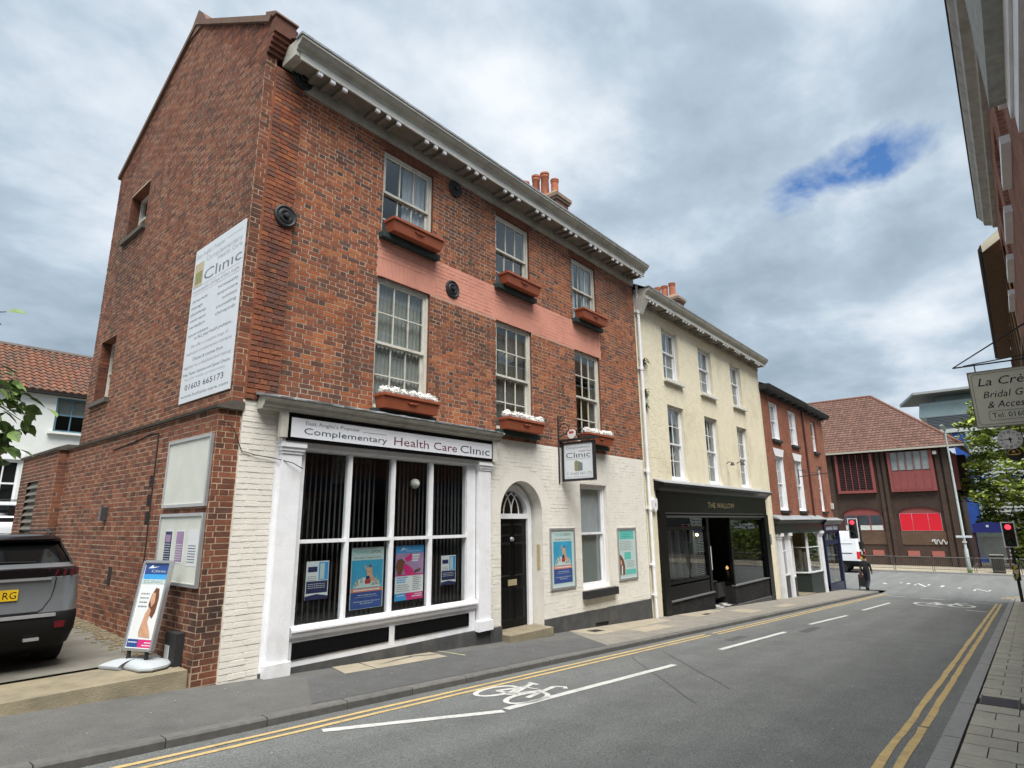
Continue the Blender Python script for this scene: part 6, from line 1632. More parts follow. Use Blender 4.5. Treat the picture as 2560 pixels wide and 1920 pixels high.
r_ = MB(); r_.face([(-11, -8.05, 9.3), (18.5, -8.05, 9.3), (18.5, -11.5, 10.6), (-11, -11.5, 10.6)]); r_.face([(-11, -15, 9.3), (18.5, -15, 9.3), (18.5, -11.5, 10.6), (-11, -11.5, 10.6)]); r_.build('roof', M_slate, rb_, fix=False)
# ochre rendered house with deep eaves
M_ochre = mat('ochre_render', (.42, .27, .11), .9, .12, 3, .3, 40); M_timber = mat('old_timber', (.10, .062, .035), .85, .3, 9)
ob = thing('ochre_house', 'ochre rendered house with dark timbers and deep tiled eaves', 'building', (26, -8.45, gz(26)))
one('wall', M_ochre, ob)(lambda q: q.box(18.7, 33.4, -14, -8.45, -2.0, 8.45))
for k in range(8):
    x = 19.0+k*1.95
    one('timber_post', M_timber, ob)(lambda q: q.box(x, x+.2, -8.449, -8.40, 3.5, 8.3))
for z in (3.4, 5.9): one('timber_rail', M_timber, ob)(lambda q: q.box(18.7, 33.4, -8.449, -8.39, z, z+.2))
one('eaves_soffit', M_timber, ob)(lambda q: q.hexa([(19.2, -8.0, 8.5), (33.2, -8.0, 8.5), (33.2, -8.45, 8.5), (19.2, -8.45, 8.5), (19.2, -8.0, 8.54), (33.2, -8.0, 8.54), (33.2, -8.45, 8.54), (19.2, -8.45, 8.54)]))
one('gutter', M_blackm, ob)(lambda q: q.tube([(19.1, -7.97, 8.6), (33.3, -7.97, 8.6)], .06, 8))
r_ = MB(); r_.hexa([(19.1, -7.95, 8.62), (33.3, -7.95, 8.62), (33.3, -11.2, 11), (19.1, -11.2, 11), (19.1, -7.95, 8.70), (33.3, -7.95, 8.70), (33.3, -11.2, 11.1), (19.1, -11.2, 11.1)]); r_.build('roof', mat('plain_tiles', (.14, .075, .05), .9, .3, 6), ob)
one('barge_board', M_creamsm, ob)(lambda q: q.hexa([(19.05, -8.0, 8.5), (19.1, -8.0, 8.5), (19.1, -8.75, 9.0), (19.05, -8.75, 9.0), (19.05, -8.0, 8.72), (19.1, -8.0, 8.72), (19.1, -8.75, 9.25), (19.05, -8.75, 9.25)]))
# bridal shop hanging sign
t = thing('bridal_sign', 'large cream hanging sign reading La Crème Bridal Gowns and Accessories', 'sign', (10.5, -8.38, 2.8))
M_cs = mat('sign_cream', (.60, .57, .45), .6, .07, 5)
one('board', M_cs, t)(lambda q: q.box(10.485, 10.515, -8.34, -7.43, 2.90, 3.68))
one('edge', mat('sign_edge', (.16, .14, .10), .6), t)(lambda q: (q.box(10.48, 10.52, -7.43, -7.418, 2.89, 3.69), q.box(10.48, 10.52, -8.352, -8.34, 2.89, 3.69), q.box(10.48, 10.52, -8.34, -7.43, 3.68, 3.692), q.box(10.48, 10.52, -8.34, -7.43, 2.888, 2.90)))
m = MB(); m.ctx = (t, [M_black]); o = Vector((10.484, -7.43, 2.90)); u = Vector((0, -1, 0)); v = Vector((0, 0, 1))
for s, a, b, h_, w_ in (('La Crème', .09, .575, .115, .72), ('Bridal Gowns', .125, .40, .095, .70), ('& Accessories', .15, .255, .095, .68)):
    TL(m, s, o+u*a+v*b, u, v, h_, w_, shear=.28)
TL(m, 'Tel: 01603', o+u*.185+v*.115, u, v, .07, .40)
c_ = [(.15, .10), (.165, .085), (.84, .085), (.855, .10), (.855, .195), (.84, .21), (.165, .21), (.15, .195)]
for (a, b), (c, d) in zip(c_, c_[1:]+c_[:1]): m.tube([o+u*a+v*b, o+u*c+v*d], .0022, 4)
c_ = [(.03, .06), (.06, .03), (.85, .03), (.88, .06), (.88, .72), (.85, .75), (.06, .75), (.03, .72)]
for (a, b), (c, d) in zip(c_, c_[1:]+c_[:1]): m.tube([o+u*a+v*b, o+u*c+v*d], .0022, 4)
m.build('border_lines', M_black, t, fix=False)
one('bracket', M_iron, t, smooth=True)(lambda q: (q.tube([(10.5, -7.27, 3.79), (10.5, -8.38, 3.79)], .011, 6), q.tube([(10.5, -7.27, 3.79), (10.7, -8.38, 4.45)], .008, 6), q.tube([(10.5, -7.27, 3.79), (10.2, -8.38, 4.35)], .008, 6), q.tube([(10.5, -7.4, 3.80), (10.9, -8.38, 3.95)], .008, 6), q.tube([(10.5, -7.52, 3.79), (10.5, -7.52, 3.69)], .009, 6), q.tube([(10.5, -8.25, 3.79), (10.5, -8.25, 3.69)], .009, 6)))
# bracket clock
t = thing('street_clock', 'round white double-faced street clock with gilt scroll bracket', 'clock', (22, -8.45, 3.8))
one('case', M_iron, t, smooth=True)(lambda q: q.lathe([(.24, -.10), (.285, -.085), (.285, .085), (.24, .10)], (22, -7.80, 3.83), 'x', 28))
M_dial = mat('dial_white', (.62, .63, .64), .4); M_gold = mat('gilt_scroll', (.50, .33, .06), .4, .2, 20, metal=.3)
one('bezel', mat('bezel', (.5, .52, .53), .4), t, smooth=True)(lambda q: q.lathe([(.255, -.1), (.258, -.118), (.285, -.112), (.285, -.09)], (22, -7.80, 3.83), 'x', 28, cap=False))
dl = one('dial', M_dial, t)(lambda q: q.lathe([(.001, -.105), (.258, -.105), (.258, -.098)], (22, -7.80, 3.83), 'x', 28))
q = MB()
for k in range(12):
    a = R(30*k); cy, cz = -7.80-.205*math.sin(a), 3.83+.205*math.cos(a); rad = Vector((0, -math.sin(a), math.cos(a))); tan = Vector((0, -math.cos(a), -math.sin(a)))
    for off in ((-.018, .018) if k % 3 else (-.026, 0, .026)):
        c = Vector((21.894, cy, cz))+tan*off
        q.face([c-rad*.036-tan*.006, c-rad*.036+tan*.006, c+rad*.036+tan*.006, c+rad*.036-tan*.006])
for a, L, w in ((R(175), .12, .022), (R(268), .20, .014)):
    rad = Vector((0, -math.sin(a), math.cos(a))); tan = Vector((0, -math.cos(a), -math.sin(a))); c = Vector((21.892, -7.80, 3.83))
    q.face([c-rad*.05-tan*w, c-rad*.05+tan*w, c+rad*L+tan*w*.3, c+rad*L-tan*w*.3])
q.build('numerals_and_hands', M_black, dl, fix=False)
one('bracket', M_iron, t)(lambda q: (q.tube([(22, -8.07, 3.83), (22, -8.45, 3.85)], .035, 8), q.box(21.95, 22.05, -8.45, -8.40, 3.5, 4.2)))
one('scrollwork', M_iron, t, smooth=True)(lambda q: q.lathe([(.02, -.06), (.16, -.05), (.2, 0), (.16, .05), (.02, .06)], (22, -7.85, 3.43), 'x', 16))
one('gilt_emblem', M_gold, t)(lambda q: [q.tube([(21.93, -7.83+s*(.05+.09*math.sin(k*.55)), 3.52-.02*k+.03*math.cos(k*.8)) for k in range(9)], .014, 6) for s in (-1, 1)] + [q.ball((21.93, -7.83, 3.48), .045, 7)])

# ================================================================== far side of the junction
M_bb = brickpat('brown_brick', (.088, .058, .045), (.065, .045, .037), (.05, .04, .034), amt=.22)
M_bbl = brickpat('brown_brick_panel', (.14, .085, .058), (.11, .072, .052), (.08, .06, .048), amt=.2)
M_redf = mat('dull_red_panel', (.24, .065, .06), .6, .12, 4); M_redb = mat('bright_red_board', (.62, .012, .03), .5, .05, 4); M_mar = mat('maroon_louvre', (.045, .018, .018), .7, .3, 6)
bb_ = thing('brown_building', 'dark brown brick hall with red panels, arched windows and tiled hipped roof', 'building', (56.5, 0, -1.93))
FB = lambda u, z, d: (56.5-d, u, z)
arcs = [(.86, 3.6), (-3.02, -.31)]
def arcf(a, b):
    def f(z):
        if z < 2.05: return (a, b)
        c = (a+b)/2; hw = (b-a)/2; t_ = min(1, (z-2.05)/.46); return (c-hw*math.sqrt(1-t_*t_), c+hw*math.sqrt(1-t_*t_))
    return (.72, 2.51, f)
bh = [arcf(a, b) for a, b in arcs]
backing('brick_wall', FB, -2.2, 7.1, lambda z: (-4.04, 14), bh, M_bb, bb_, dz=.06)
for ya, yb in ((-4.06, -3.7), (-3.55, -3.25), (.1, .35), (.5, .72), (4.0, 4.4)):
    one('pier', M_bb, bb_)(lambda q: q.box(56.32, 56.498, ya, yb, -2.0, 7.0))
sw_ = MB(); sw_.face([(56.5, -4.04, -2.2), (70, -4.04, -2.2), (70, -4.04, 7.1), (56.5, -4.04, 7.1)]); sw_.build('side_wall', M_bb, bb_, fix=False)
one('side_bay', M_redf, bb_)(lambda q: q.box(57.6, 59.2, -4.5, -4.05, 3.8, 6.6)); one('side_bay', M_mar, bb_)(lambda q: q.box(59.4, 63, -5.0, -4.05, 3.4, 6.6))
w = one('upper_bay', M_redf, bb_)(lambda q: (q.box(56.15, 56.5, .95, 3.72, 3.74, 3.95), q.box(56.15, 56.5, .95, 1.15, 3.95, 6.9), q.box(56.15, 56.5, 3.52, 3.72, 3.95, 6.9)))
one('louvre_backing', M_mar, w)(lambda q: q.box(56.3, 56.49, 1.15, 3.52, 3.95, 6.9))
for k in range(20): one('louvre_blade', M_mar, w)(lambda q: q.hexa([(56.2, 1.16, 4.0+k*.145), (56.3, 1.16, 4.08+k*.145), (56.3, 3.51, 4.08+k*.145), (56.2, 3.51, 4.0+k*.145), (56.2, 1.16, 4.03+k*.145), (56.3, 1.16, 4.11+k*.145), (56.3, 3.51, 4.11+k*.145), (56.2, 3.51, 4.03+k*.145)]))
for k in range(4): one('louvre_post', M_redf, w)(lambda q: q.box(56.17, 56.2, 1.6+k*.48, 1.65+k*.48, 3.95, 6.9))
w = one('upper_bay', M_redf, bb_)(lambda q: (q.box(56.15, 56.5, -3.12, -.1, 3.74, 3.85), q.box(56.2, 56.49, -3.06, -.16, 3.85, 5.36), q.box(56.15, 56.5, -3.12, -2.9, 3.85, 6.9), q.box(56.15, 56.5, -.3, -.1, 3.85, 6.9)))
for k in range(5):
    ya = -2.9+k*.52
    one('red_panel', M_redf, w)(lambda q: q.box(56.18, 56.2, ya+.03, ya+.49, 3.9, 5.3))
    one('pane', mat('sky_pane', (.30, .34, .34), .15, .3, 1.5, spec=.7), w)(lambda q: q.box(56.26, 56.3, ya+.03, ya+.49, 5.42, 6.85))
    one('bay_mullion', M_redf, w)(lambda q: q.box(56.16, 56.26, ya-.03, ya+.03, 3.86, 6.88))
for i, (a, b) in enumerate(arcs):
    c = (a+b)/2; hw = (b-a)/2
    pts = [(56.44, c-hw*math.cos(math.pi*k/16), 2.05+.46*math.sin(math.pi*k/16)) for k in range(17)]
    ho = MB(); ho.face(pts); hd = ho.build('arch_head', M_redf, bb_, fix=False)
    q = MB()
    for k in range(16):
        t0, t1 = math.pi*k/16, math.pi*(k+1)/16; P = lambda r, t, x: (x, c-(hw+r)*math.cos(t), 2.05+(.46+r)*math.sin(t))
        q.hexa([P(0, t0, 56.35), P(.09, t0, 56.35), P(.09, t0, 56.49), P(0, t0, 56.49), P(0, t1, 56.35), P(.09, t1, 56.35), P(.09, t1, 56.49), P(0, t1, 56.49)])
    q.build('arch_hood', M_mar, bb_)
    if i == 1:
        for ya, yb in ((-3.0, -2.2), (-2.18, -1.15), (-1.13, -.33)):
            one('red_board', M_redb, bb_)(lambda q: q.box(56.43, 56.46, ya, yb, .74, 2.04))
    else:
        for ya, yb in ((.9, 1.7), (1.8, 2.65), (2.75, 3.55)):
            w = one('window', M_redf, bb_)(lambda q: q.box(56.44, 56.47, ya-.05, yb+.05, .72, 2.06))
            one('pane', mat('dark_pane', (.05, .065, .08), .1, .3, 2, spec=.8), w)(lambda q: q.box(56.42, 56.438, ya, yb, 1.2, 1.95)); one('pane', mat('white_pane', (.55, .58, .56), .5), w)(lambda q: q.box(56.42, 56.438, ya, yb, .78, 1.15))
    one('brick_panel', M_bbl, bb_)(lambda q: q.box(56.45, 56.498, a-.15, b+.05, -.33, .70))
for ya in (1.08, -1.30, -2.86, 3.3):
    one('floor_vent', mat('pink_vent', (.36, .12, .10), .6), bb_)(lambda q: q.box(56.44, 56.498, ya, ya+.78, -1.18, -.78))
q = MB(); rr = random.Random(4)
pts = [(56.42, -2.2-.95*t, -.1+.16*math.sin(t*19)) for t in [k/40 for k in range(41)]]; q.tube(pts, .04, 5); q.tube([(56.42, -2.2, -.0), (56.42, -2.5, -.05), (56.42, -2.45, .08), (56.42, -2.25, .05), (56.42, -2.2, -.05)], .035, 5)
q.build('graffiti', M_wline, bb_)
# roof: hipped, tiles in courses
M_tile = mat('brown_pantile', (.118, .062, .046), .85, .18, 3, rnd=.22)
ev = 7.1; ex = 55.85; ey = -5.15; rz_, rx_, ry_ = 12.5, 61.5, 1.15
q = MB(); q.face([(ex, ey, ev), (ex, 14, ev), (rx_, 14, rz_), (rx_, ry_, rz_)]); q.face([(ex, ey, ev), (67, ey, ev), (rx_+5, ry_, rz_), (rx_, ry_, rz_)])
rfo = q.build('roof', mat('roof_underlay', (.09, .05, .04), .9), bb_, fix=False)
sl = Vector((rx_-ex, 0, rz_-ev)); SLn = sl.length; sl /= SLn; nn = Vector((-sl.z, 0, sl.x))
q = MB(); nrow = 24; tw = .30
for r in range(nrow):
    s0 = SLn*r/nrow; s1 = SLn*(r+1)/nrow+.05
    ymin = ey+(ry_-ey)*(s0/SLn)+.02; y = ymin
    while y < 8.5:
        cols = []
        for k in range(5):
            f = k/4; h = .035*math.sin(f*math.pi*1.0)+.01
            cols.append((y+tw*f*.98, h))
        lo = Vector((ex, 0, ev))+sl*s0; hi = Vector((ex, 0, ev))+sl*s1
        for (ya, ha), (yb, hb) in zip(cols, cols[1:]):
            A = lo+nn*(.06+ha); B = lo+nn*(.06+hb); C = hi+nn*(.02+hb); D = hi+nn*(.02+ha)
            q.face([(A.x, ya, A.z), (B.x, yb, B.z), (C.x, yb, C.z), (D.x, ya, D.z)])
            L0 = lo+nn*.0
            q.face([(L0.x, ya, L0.z), (L0.x, yb, L0.z), (B.x, yb, B.z), (A.x, ya, A.z)])
        y += tw
# weld each tile into one island so that it gets its own tone
o_ = q.build('roof_tiles', M_tile, bb_, fix=False); o_['kind'] = 'stuff'
bmx = bmesh.new(); bmx.from_mesh(o_.data); bmesh.ops.remove_doubles(bmx, verts=bmx.verts, dist=.0005); bmx.to_mesh(o_.data); bmx.free()
one('ridge_tiles', mat('ridge_brown', (.15, .07, .05), .9), rfo)(lambda q: (q.tube([(ex, ey, ev+.05), (rx_, ry_, rz_+.05)], .13, 8), q.tube([(rx_, ry_, rz_+.05), (rx_, 14, rz_+.05)], .13, 8)))
one('gutter', mat('gutter_cream', (.42, .40, .34), .6), rfo)(lambda q: (q.box(55.72, 55.86, ey, 14, 6.98, 7.12), q.box(55.72, 67, ey-.12, ey, 6.98, 7.12)))
one('soffit', M_mar, rfo)(lambda q: q.box(55.86, 56.5, ey, 14, 7.0, 7.03))
one('floodlight', M_offw, bb_)(lambda q: q.box(55.95, 56.1, -3.45, -3.2, 6.5, 6.75))
# blue and white lattice block with the overhanging top behind
M_blu = mat('cladding_blue', (.03, .10, .42), .5, .08, 2); M_lat = mat('lattice_white', (.55, .60, .58), .6, .08, 3); M_pale = mat('pale_glass', (.30, .40, .41), .2, .15, .6, spec=.6); M_louv = mat('louvre_slate', (.14, .17, .19), .5)
lb = thing('lattice_building', 'blue and white lattice fronted block with pale glass top and flat canopy', 'building', (70, -8, -2.2))
one('body', mat('lattice_back', (.05, .055, .06), .8), lb)(lambda q: q.box(70.5, 90, -30, -3.9, -2.3, 9.6))
one('blue_panel', M_blu, lb)(lambda q: q.box(70.0, 70.49, -4.9, -3.9, -2.3, 9.6))
for z in (3.2, 6.0): one('panel_joint', M_pale, lb)(lambda q: q.box(69.97, 69.999, -4.9, -3.9, z, z+.06))
one('corner_post', M_pale, lb)(lambda q: q.box(69.9, 70.3, -5.12, -4.9, -2.3, 9.6))
q = MB()
for k in range(50): q.box(70.2, 70.26, -5.2-k*.36, -5.39-k*.36, -2.2, 9.5)
for k in range(34): q.box(70.14, 70.195, -23, -5.15, -2+k*.345, -1.82+k*.345)
q.build('lattice', M_lat, lb, kind='stuff', fix=False)
for z in (.5, 5.2): one('lattice_rail', M_blu, lb)(lambda q: q.box(70.05, 70.13, -23, -5.15, z, z+.1))
one('white_band', M_lat, lb)(lambda q: q.box(69.8, 90, -30, -3.0, 9.62, 10.0))
for k in range(9): one('louvre_blade', M_louv, lb)(lambda q: q.box(69.9-.0, 70.0, -30, -2.3+.05*k, 10.08+k*.14, 10.16+k*.14))
one('louvre_wall', mat('louvre_dark', (.03, .035, .04), .8), lb)(lambda q: q.box(70.02, 90, -30, -2.1, 10.0, 11.3))
one('glass_storey', M_pale, lb)(lambda q: q.hexa([(70, -30, 11.3), (70, -1.5, 11.3), (90, -1.5, 11.3), (90, -30, 11.3), (70, -30, 12.7), (70, -1.7, 12.7), (90, -1.7, 12.7), (90, -30, 12.7)]))
one('glass_storey', M_pale, lb)(lambda q: q.box(72, 90, -30, -2.9, 12.71, 13.5))
one('canopy', mat('canopy_grey', (.34, .36, .37), .6), lb)(lambda q: q.hexa([(69, -30, 13.45), (69, -1.4, 13.5), (76, .6, 13.5), (90, -30, 13.5), (69, -30, 13.68), (69, -1.4, 13.72), (76, .6, 13.8), (90, -30, 13.7)]))

# ---- street furniture at the junction
def traffic_light(px, py, hy, ztop, zbase, label, hx=None):
    t = thing('traffic_light', label, 'traffic light', (px, py, zbase), 'traffic lights at the junction')
    one('pole', M_blackm, t, smooth=True)(lambda q: q.tube([(px, py, zbase), (px, py, ztop+.1)], .057, 12))
    hx = px-.12; zt, zb = ztop, ztop-1.05
    bd = one('backing_board', M_blackm, t)(lambda q: q.box(hx-.02, hx, hy-.19, hy+.19, zb+.04, zt-.04))
    w = .022
    one('white_border', M_wpaint, bd)(lambda q: (q.box(hx-.026, hx-.004, hy-.235, hy-.19, zb, zt), q.box(hx-.026, hx-.004, hy+.19, hy+.235, zb, zt), q.box(hx-.026, hx-.004, hy-.19, hy+.19, zt-.04, zt), q.box(hx-.026, hx-.004, hy-.19, hy+.19, zb, zb+.04)))
    hd = one('signal_head', M_blackm, t)(lambda q: q.box(hx-.14, hx-.027, hy-.14, hy+.14, zb+.07, zt-.07))
    one('head_arm', M_blackm, t)(lambda q: (q.box(hx, px, min(hy, py), max(hy, py), zt-.2, zt-.15), q.box(hx, px, min(hy, py), max(hy, py), zb+.15, zb+.2)))
    cols = [mat('red_lamp', (.9, .02, .03), .3, emit=((1, .03, .05), 2.2)), mat('amber_off', (.05, .03, .01), .25), mat('green_off', (.01, .04, .03), .25)]
    for k in range(3):
        zc = zt-.21-.31*k
        one('lens', cols[k], hd, smooth=True)(lambda q: q.lathe([(.001, -.02), (.07, -.014), (.105, 0)], (hx-.141, hy, zc), 'x', 18))
        q = MB()
        for j in range(10):
            a0, a1 = R(-20+220*j/10), R(-20+220*(j+1)/10); P = lambda a, x: (x, hy+.122*math.cos(a), zc+.122*math.sin(a))
            q.face([P(a0, hx-.141), P(a1, hx-.141), P(a1, hx-.27+.05*abs(math.cos(a1))), P(a0, hx-.27+.05*abs(math.cos(a0)))])
        q.build('visor', M_blackm, hd, fix=False)
    return t
tl = traffic_light(36.45, -1.06, -.79, 1.70, gz(36.45), 'traffic light showing red on the corner pavement beside the blue shop')
tr = traffic_light(33.5, -7.2, -7.20, 1.48, gz(33.5), 'traffic light showing red at the end of the slab pavement')
rr = random.Random(8)
def stickers(t, px, py, z0, z1):
    one('push_button_box', M_blackm, t)(lambda q: q.box(px-.17, px-.058, py-.11, py+.11, z0, z1))
    for k in range(26):
        z = rr.uniform(z0+.02, z1-.04); y = py+rr.uniform(-.09, .06)
        c = [(.55, .45, .05), (.6, .6, .55), (.5, .5, .1), (.12, .12, .11)][k % 4]
        one('sticker', mat('sticker%d' % (k % 4), c, .6), t)(lambda q: q.box(px-.1725-.0006*k, px-.171-.0006*k, y, y+rr.uniform(.05, .10), z, z+rr.uniform(.05, .11)))
stickers(tl, 36.45, -1.06, -.75, .0); stickers(tr, 33.5, -7.2, -.9, -.25)
# street lamp
t = thing('street_lamp', 'tall pale grey street lamp in front of the brown brick hall', 'street lamp', (51.5, -4.5, -1.9))
one('column', mat('galvanised', (.32, .36, .35), .5, .15, 4), t, smooth=True)(lambda q: q.tube([(51.5, -4.5, -1.9), (51.5, -4.5, -.4), (51.5, -4.5, -.35), (51.5, -4.5, 7.7)], [.12, .12, .085, .055], 12))
one('lamp_head', MATS['galvanised'], t)(lambda q: q.hexa([(50.6, -4.55, 7.95), (51.6, -4.6, 7.72), (51.6, -4.4, 7.72), (50.6, -4.3, 7.95), (50.6, -4.5, 8.05), (51.6, -4.57, 7.85), (51.6, -4.43, 7.85), (50.6, -4.35, 8.05)]))
one('name_plate', mat('plate_white', (.55, .60, .66), .5), t)(lambda q: q.box(51.36, 51.38, -4.97, -4.08, .36, .50))
one('band', M_offw, t)(lambda q: q.box(51.38, 51.62, -4.62, -4.38, .02, .12))
# guard rail panels
for k in range(6):
    y0 = 2.0-k*2.3
    t = thing('guard_rail', 'grey steel pedestrian guard rail panel along the far kerb', 'railing', (51.15, y0-1.1, -1.9), 'guard rail panels along the far kerb')
    M_gr = mat('rail_grey', (.10, .095, .09), .6, .1, 6)
    one('frame', M_gr, t)(lambda q: (q.tube([(51.15, y0, -1.9), (51.15, y0, -.95), (51.15, y0-2.2, -.95), (51.15, y0-2.2, -1.9)], .028, 6), q.tube([(51.15, y0, -1.75), (51.15, y0-2.2, -1.75)], .02, 6)))
    q = MB()
    for j in range(1, 20): q.tube([(51.15, y0-j*.11, -1.75), (51.15, y0-j*.11, -.97)], .008, 4, cap=False)
    q.build('infill_bars', M_gr, t, kind='stuff', fix=False)
# litter bin
t = thing('litter_bin', 'black slatted litter bin behind the far guard rail', 'litter bin', (51.7, -6.05, -1.9))
one('liner', M_blackm, t)(lambda q: q.box(51.5, 52.0, -6.38, -5.72, -1.88, -.95)); one('lid', M_blackm, t)(lambda q: q.box(51.44, 52.06, -6.43, -5.67, -.90, -.72)); one('lid_edge', M_offw, t)(lambda q: q.box(51.42, 51.44, -6.43, -5.67, -.75, -.71))
for k in range(8): one('slat', mat('bin_slat', (.05, .045, .04), .6), t)(lambda q: q.box(51.45, 51.5, -6.40+k*.088, -6.345+k*.088, -1.88, -.92))
# arched blue entrance shelter
t = thing('entrance_shelter', 'entrance shelter with arched navy blue canopy beside the brown hall', 'shelter', (57, -5.7, -1.93))
q = MB()
arcp = [(-4.85-1.8*k/10, 1.22+.14*math.sin(math.pi*k/10)) for k in range(11)]
q.prism(arcp+[(-6.65, .62), (-4.85, .62)], 'x', 55.6, 57.6); q.build('canopy', mat('canopy_navy', (.012, .018, .13), .45), t)
one('emblem', P_mint, t)(lambda q: q.box(55.58, 55.6, -5.8, -5.65, 1.0, 1.15))
for y in (-4.85, -6.6): one('post', M_mar, t)(lambda q: (q.box(55.7, 55.82, y-.06, y+.06, -1.93, .62), q.box(57.4, 57.52, y-.06, y+.06, -1.93, .62)))
one('rear_glass', mat('misty_glass', (.26, .29, .29), .3, .3, 1.2), t)(lambda q: q.box(57.45, 57.5, -6.52, -4.93, -1.2, .5)); one('roller', M_pale, t)(lambda q: q.box(57.3, 57.44, -6.5, -4.95, .3, .6))

# ---- trees and hedge beyond
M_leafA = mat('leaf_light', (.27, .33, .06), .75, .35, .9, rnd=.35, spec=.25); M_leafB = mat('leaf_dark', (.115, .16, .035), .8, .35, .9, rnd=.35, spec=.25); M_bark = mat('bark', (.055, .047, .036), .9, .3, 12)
def tree(x, y, z, H, rx, rz, label, seed, nclump=70, per=80, ls=.16, bias=.6, cz=None):
    rnd = random.Random(seed)
    t = thing('broadleaf_tree', label, 'tree', (x, y, z), 'trees beyond the junction')
    tr_ = MB(); c0 = cz if cz is not None else z+H-rz
    tr_.tube([(x, y, z), (x+.1, y+.05, z+H*.3), (x-.05, y, c0), (x, y, c0+rz*.5)], [.24, .2, .14, .05], 8)
    cl_ = []
    for k in range(nclump):
        while True:
            p = Vector((rnd.uniform(-1, 1), rnd.uniform(-1, 1), rnd.uniform(-1, 1)))
            if .35 < p.length < 1: break
        p = Vector((x+p.x*rx, y+p.y*rx, c0+p.z*rz)); cl_.append((p, rnd.uniform(.5, 1.0)))
        if k % 5 == 0: tr_.tube([(x, y, c0-rz*.5+rnd.uniform(0, rz*.7)), (p*.5+Vector((x, y, c0))*.5), p], [.07, .045, .015], 5)
    tr_.build('trunk', M_bark, t, smooth=True)
    lf = MB()
    for p, s in cl_:
        R_ = s*rx*.30
        for j in range(per):
            d = Vector((rnd.gauss(0, 1), rnd.gauss(0, 1), rnd.gauss(0, .55))); d = d.normalized()*(rnd.random()**.5)*R_
            d.z *= .6
            q = p+d; n_ = Vector((rnd.gauss(0, .5), rnd.gauss(0, .5), 1)).normalized(); a = n_.cross(Vector((rnd.uniform(-1, 1), rnd.uniform(-1, 1), .1))).normalized(); b = n_.cross(a)
            L = ls*rnd.uniform(.7, 1.4)
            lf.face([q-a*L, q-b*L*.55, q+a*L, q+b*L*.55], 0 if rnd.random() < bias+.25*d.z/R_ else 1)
    lf.build('crown', [M_leafA, M_leafB], t, fix=False)
tree(58.5, -8.7, -1.9, 14.2, 4.1, 6.6, 'large light green tree rising behind the cream hanging sign', 3, 140, 120, .17, .75)
tree(63.0, -13.0, -1.9, 12, 4.5, 5.5, 'dark green tree behind the large light green tree', 5, 100, 100, .2, .3)
hg = MB(); rnd = random.Random(6)
for k in range(5200):
    p = Vector((rnd.uniform(57, 60), rnd.uniform(-16, -6.8), -1.9+2.7*rnd.random()**.8)); n_ = Vector((rnd.gauss(0, 1), rnd.gauss(0, 1), rnd.gauss(0, 1))).normalized(); a = n_.cross(Vector((0, 0, 1))).normalized(); b = n_.cross(a); L = rnd.uniform(.1, .2)
    hg.face([p-a*L, p-b*L*.6, p+a*L, p+b*L*.6], 1 if rnd.random() < .8 else 0)
hg = hg.build('hedge', [M_leafA, M_leafB], None, fix=False); hg['kind'] = 'stuff'; tag(hg, 'dark hedge mass under the trees beyond the far pavement', 'hedge')
wd_ = thing('pavement_weed', 'tuft of weeds at the foot of the tall street lamp', 'weed', (51.0, -4.6, -1.9)); q = MB()
for k in range(60):
    a = rnd.uniform(0, 6.28); L = rnd.uniform(.12, .34); p = Vector((51.05+rnd.uniform(-.1, .1), -4.55+rnd.uniform(-.12, .12), -1.9)); d = Vector((math.cos(a)*.5, math.sin(a)*.5, 1))*L; s_ = Vector((-math.sin(a), math.cos(a), 0))*.015
    q.face([p-s_, p+s_, p+d])
q.build('blades', M_leafB, wd_, fix=False)
# ================================================================== cottage behind the car park
ct = thing('white_cottage', 'white rendered cottage with red pantile roof beyond the car park', 'building', (3, 20, cpz(20)))
M_render = mat('white_render', (.66, .68, .66), .9, .05, 2.5, .3, 40, stain=(.55, .57, .55), stain_amt=.4)
FCt = lambda u, z, d: (u, 20-d, z)
cwn = (5.76, 7.3, 5.22, 6.55)
backing('wall', FCt, -.2, 6.72, lambda z: (-12, 14), [rect(*cwn), rect(3.6, 4.98, 2.4, 4.05)], M_render, ct)
reveals(ct, M_render, [(FCt, *cwn, .12), (FCt, 3.6, 4.98, 2.4, 4.05, .1)])
M_slb = mat('slate_blue_paint', (.09, .17, .22), .5)
def cottage_window(x0, x1, z0, z1, m, cols, y=20.06, f=.07):
    w = one('window', m, ct)(lambda q: [q.box(x0, x0+f, y-.03, y+.05, z0, z1), q.box(x1-f, x1, y-.03, y+.05, z0, z1), q.box(x0+f, x1-f, y-.03, y+.05, z1-f, z1), q.box(x0+f, x1-f, y-.03, y+.05, z0, z0+f), q.box(x0+f, x1-f, y-.035, y+.045, (z0+z1)/2-.03, (z0+z1)/2+.03)] + [q.box(x0+(x1-x0)*k/cols-.02, x0+(x1-x0)*k/cols+.02, y-.025, y+.04, z0+f, z1-f) for k in range(1, cols)])
    for k in range(cols):
        for a, b in ((z0+f, (z0+z1)/2-.03), ((z0+z1)/2+.03, z1-f)):
            one('pane', M_glass, w)(lambda q: q.box(x0+(x1-x0)*k/cols+.02, x0+(x1-x0)*(k+1)/cols-.02, y, y+.005, a, b))
    one('blind', M_blind if m is M_slb else M_dark, w)(lambda q: q.box(x0+f, x1-f, y+.15, y+.16, z0+(z1-z0)*(.55 if m is M_slb else 0), z1))
cottage_window(*cwn, M_slb, 3)
cottage_window(3.6, 4.98, 2.4, 4.05, M_wpaint, 3)
one('window_sill', M_render, ct)(lambda q: q.box(5.6, 7.45, 19.84, 20.06, 5.13, 5.215))
one('window_head', M_wpaint, ct)(lambda q: q.box(3.4, 5.06, 19.9, 19.998, 4.08, 4.32))
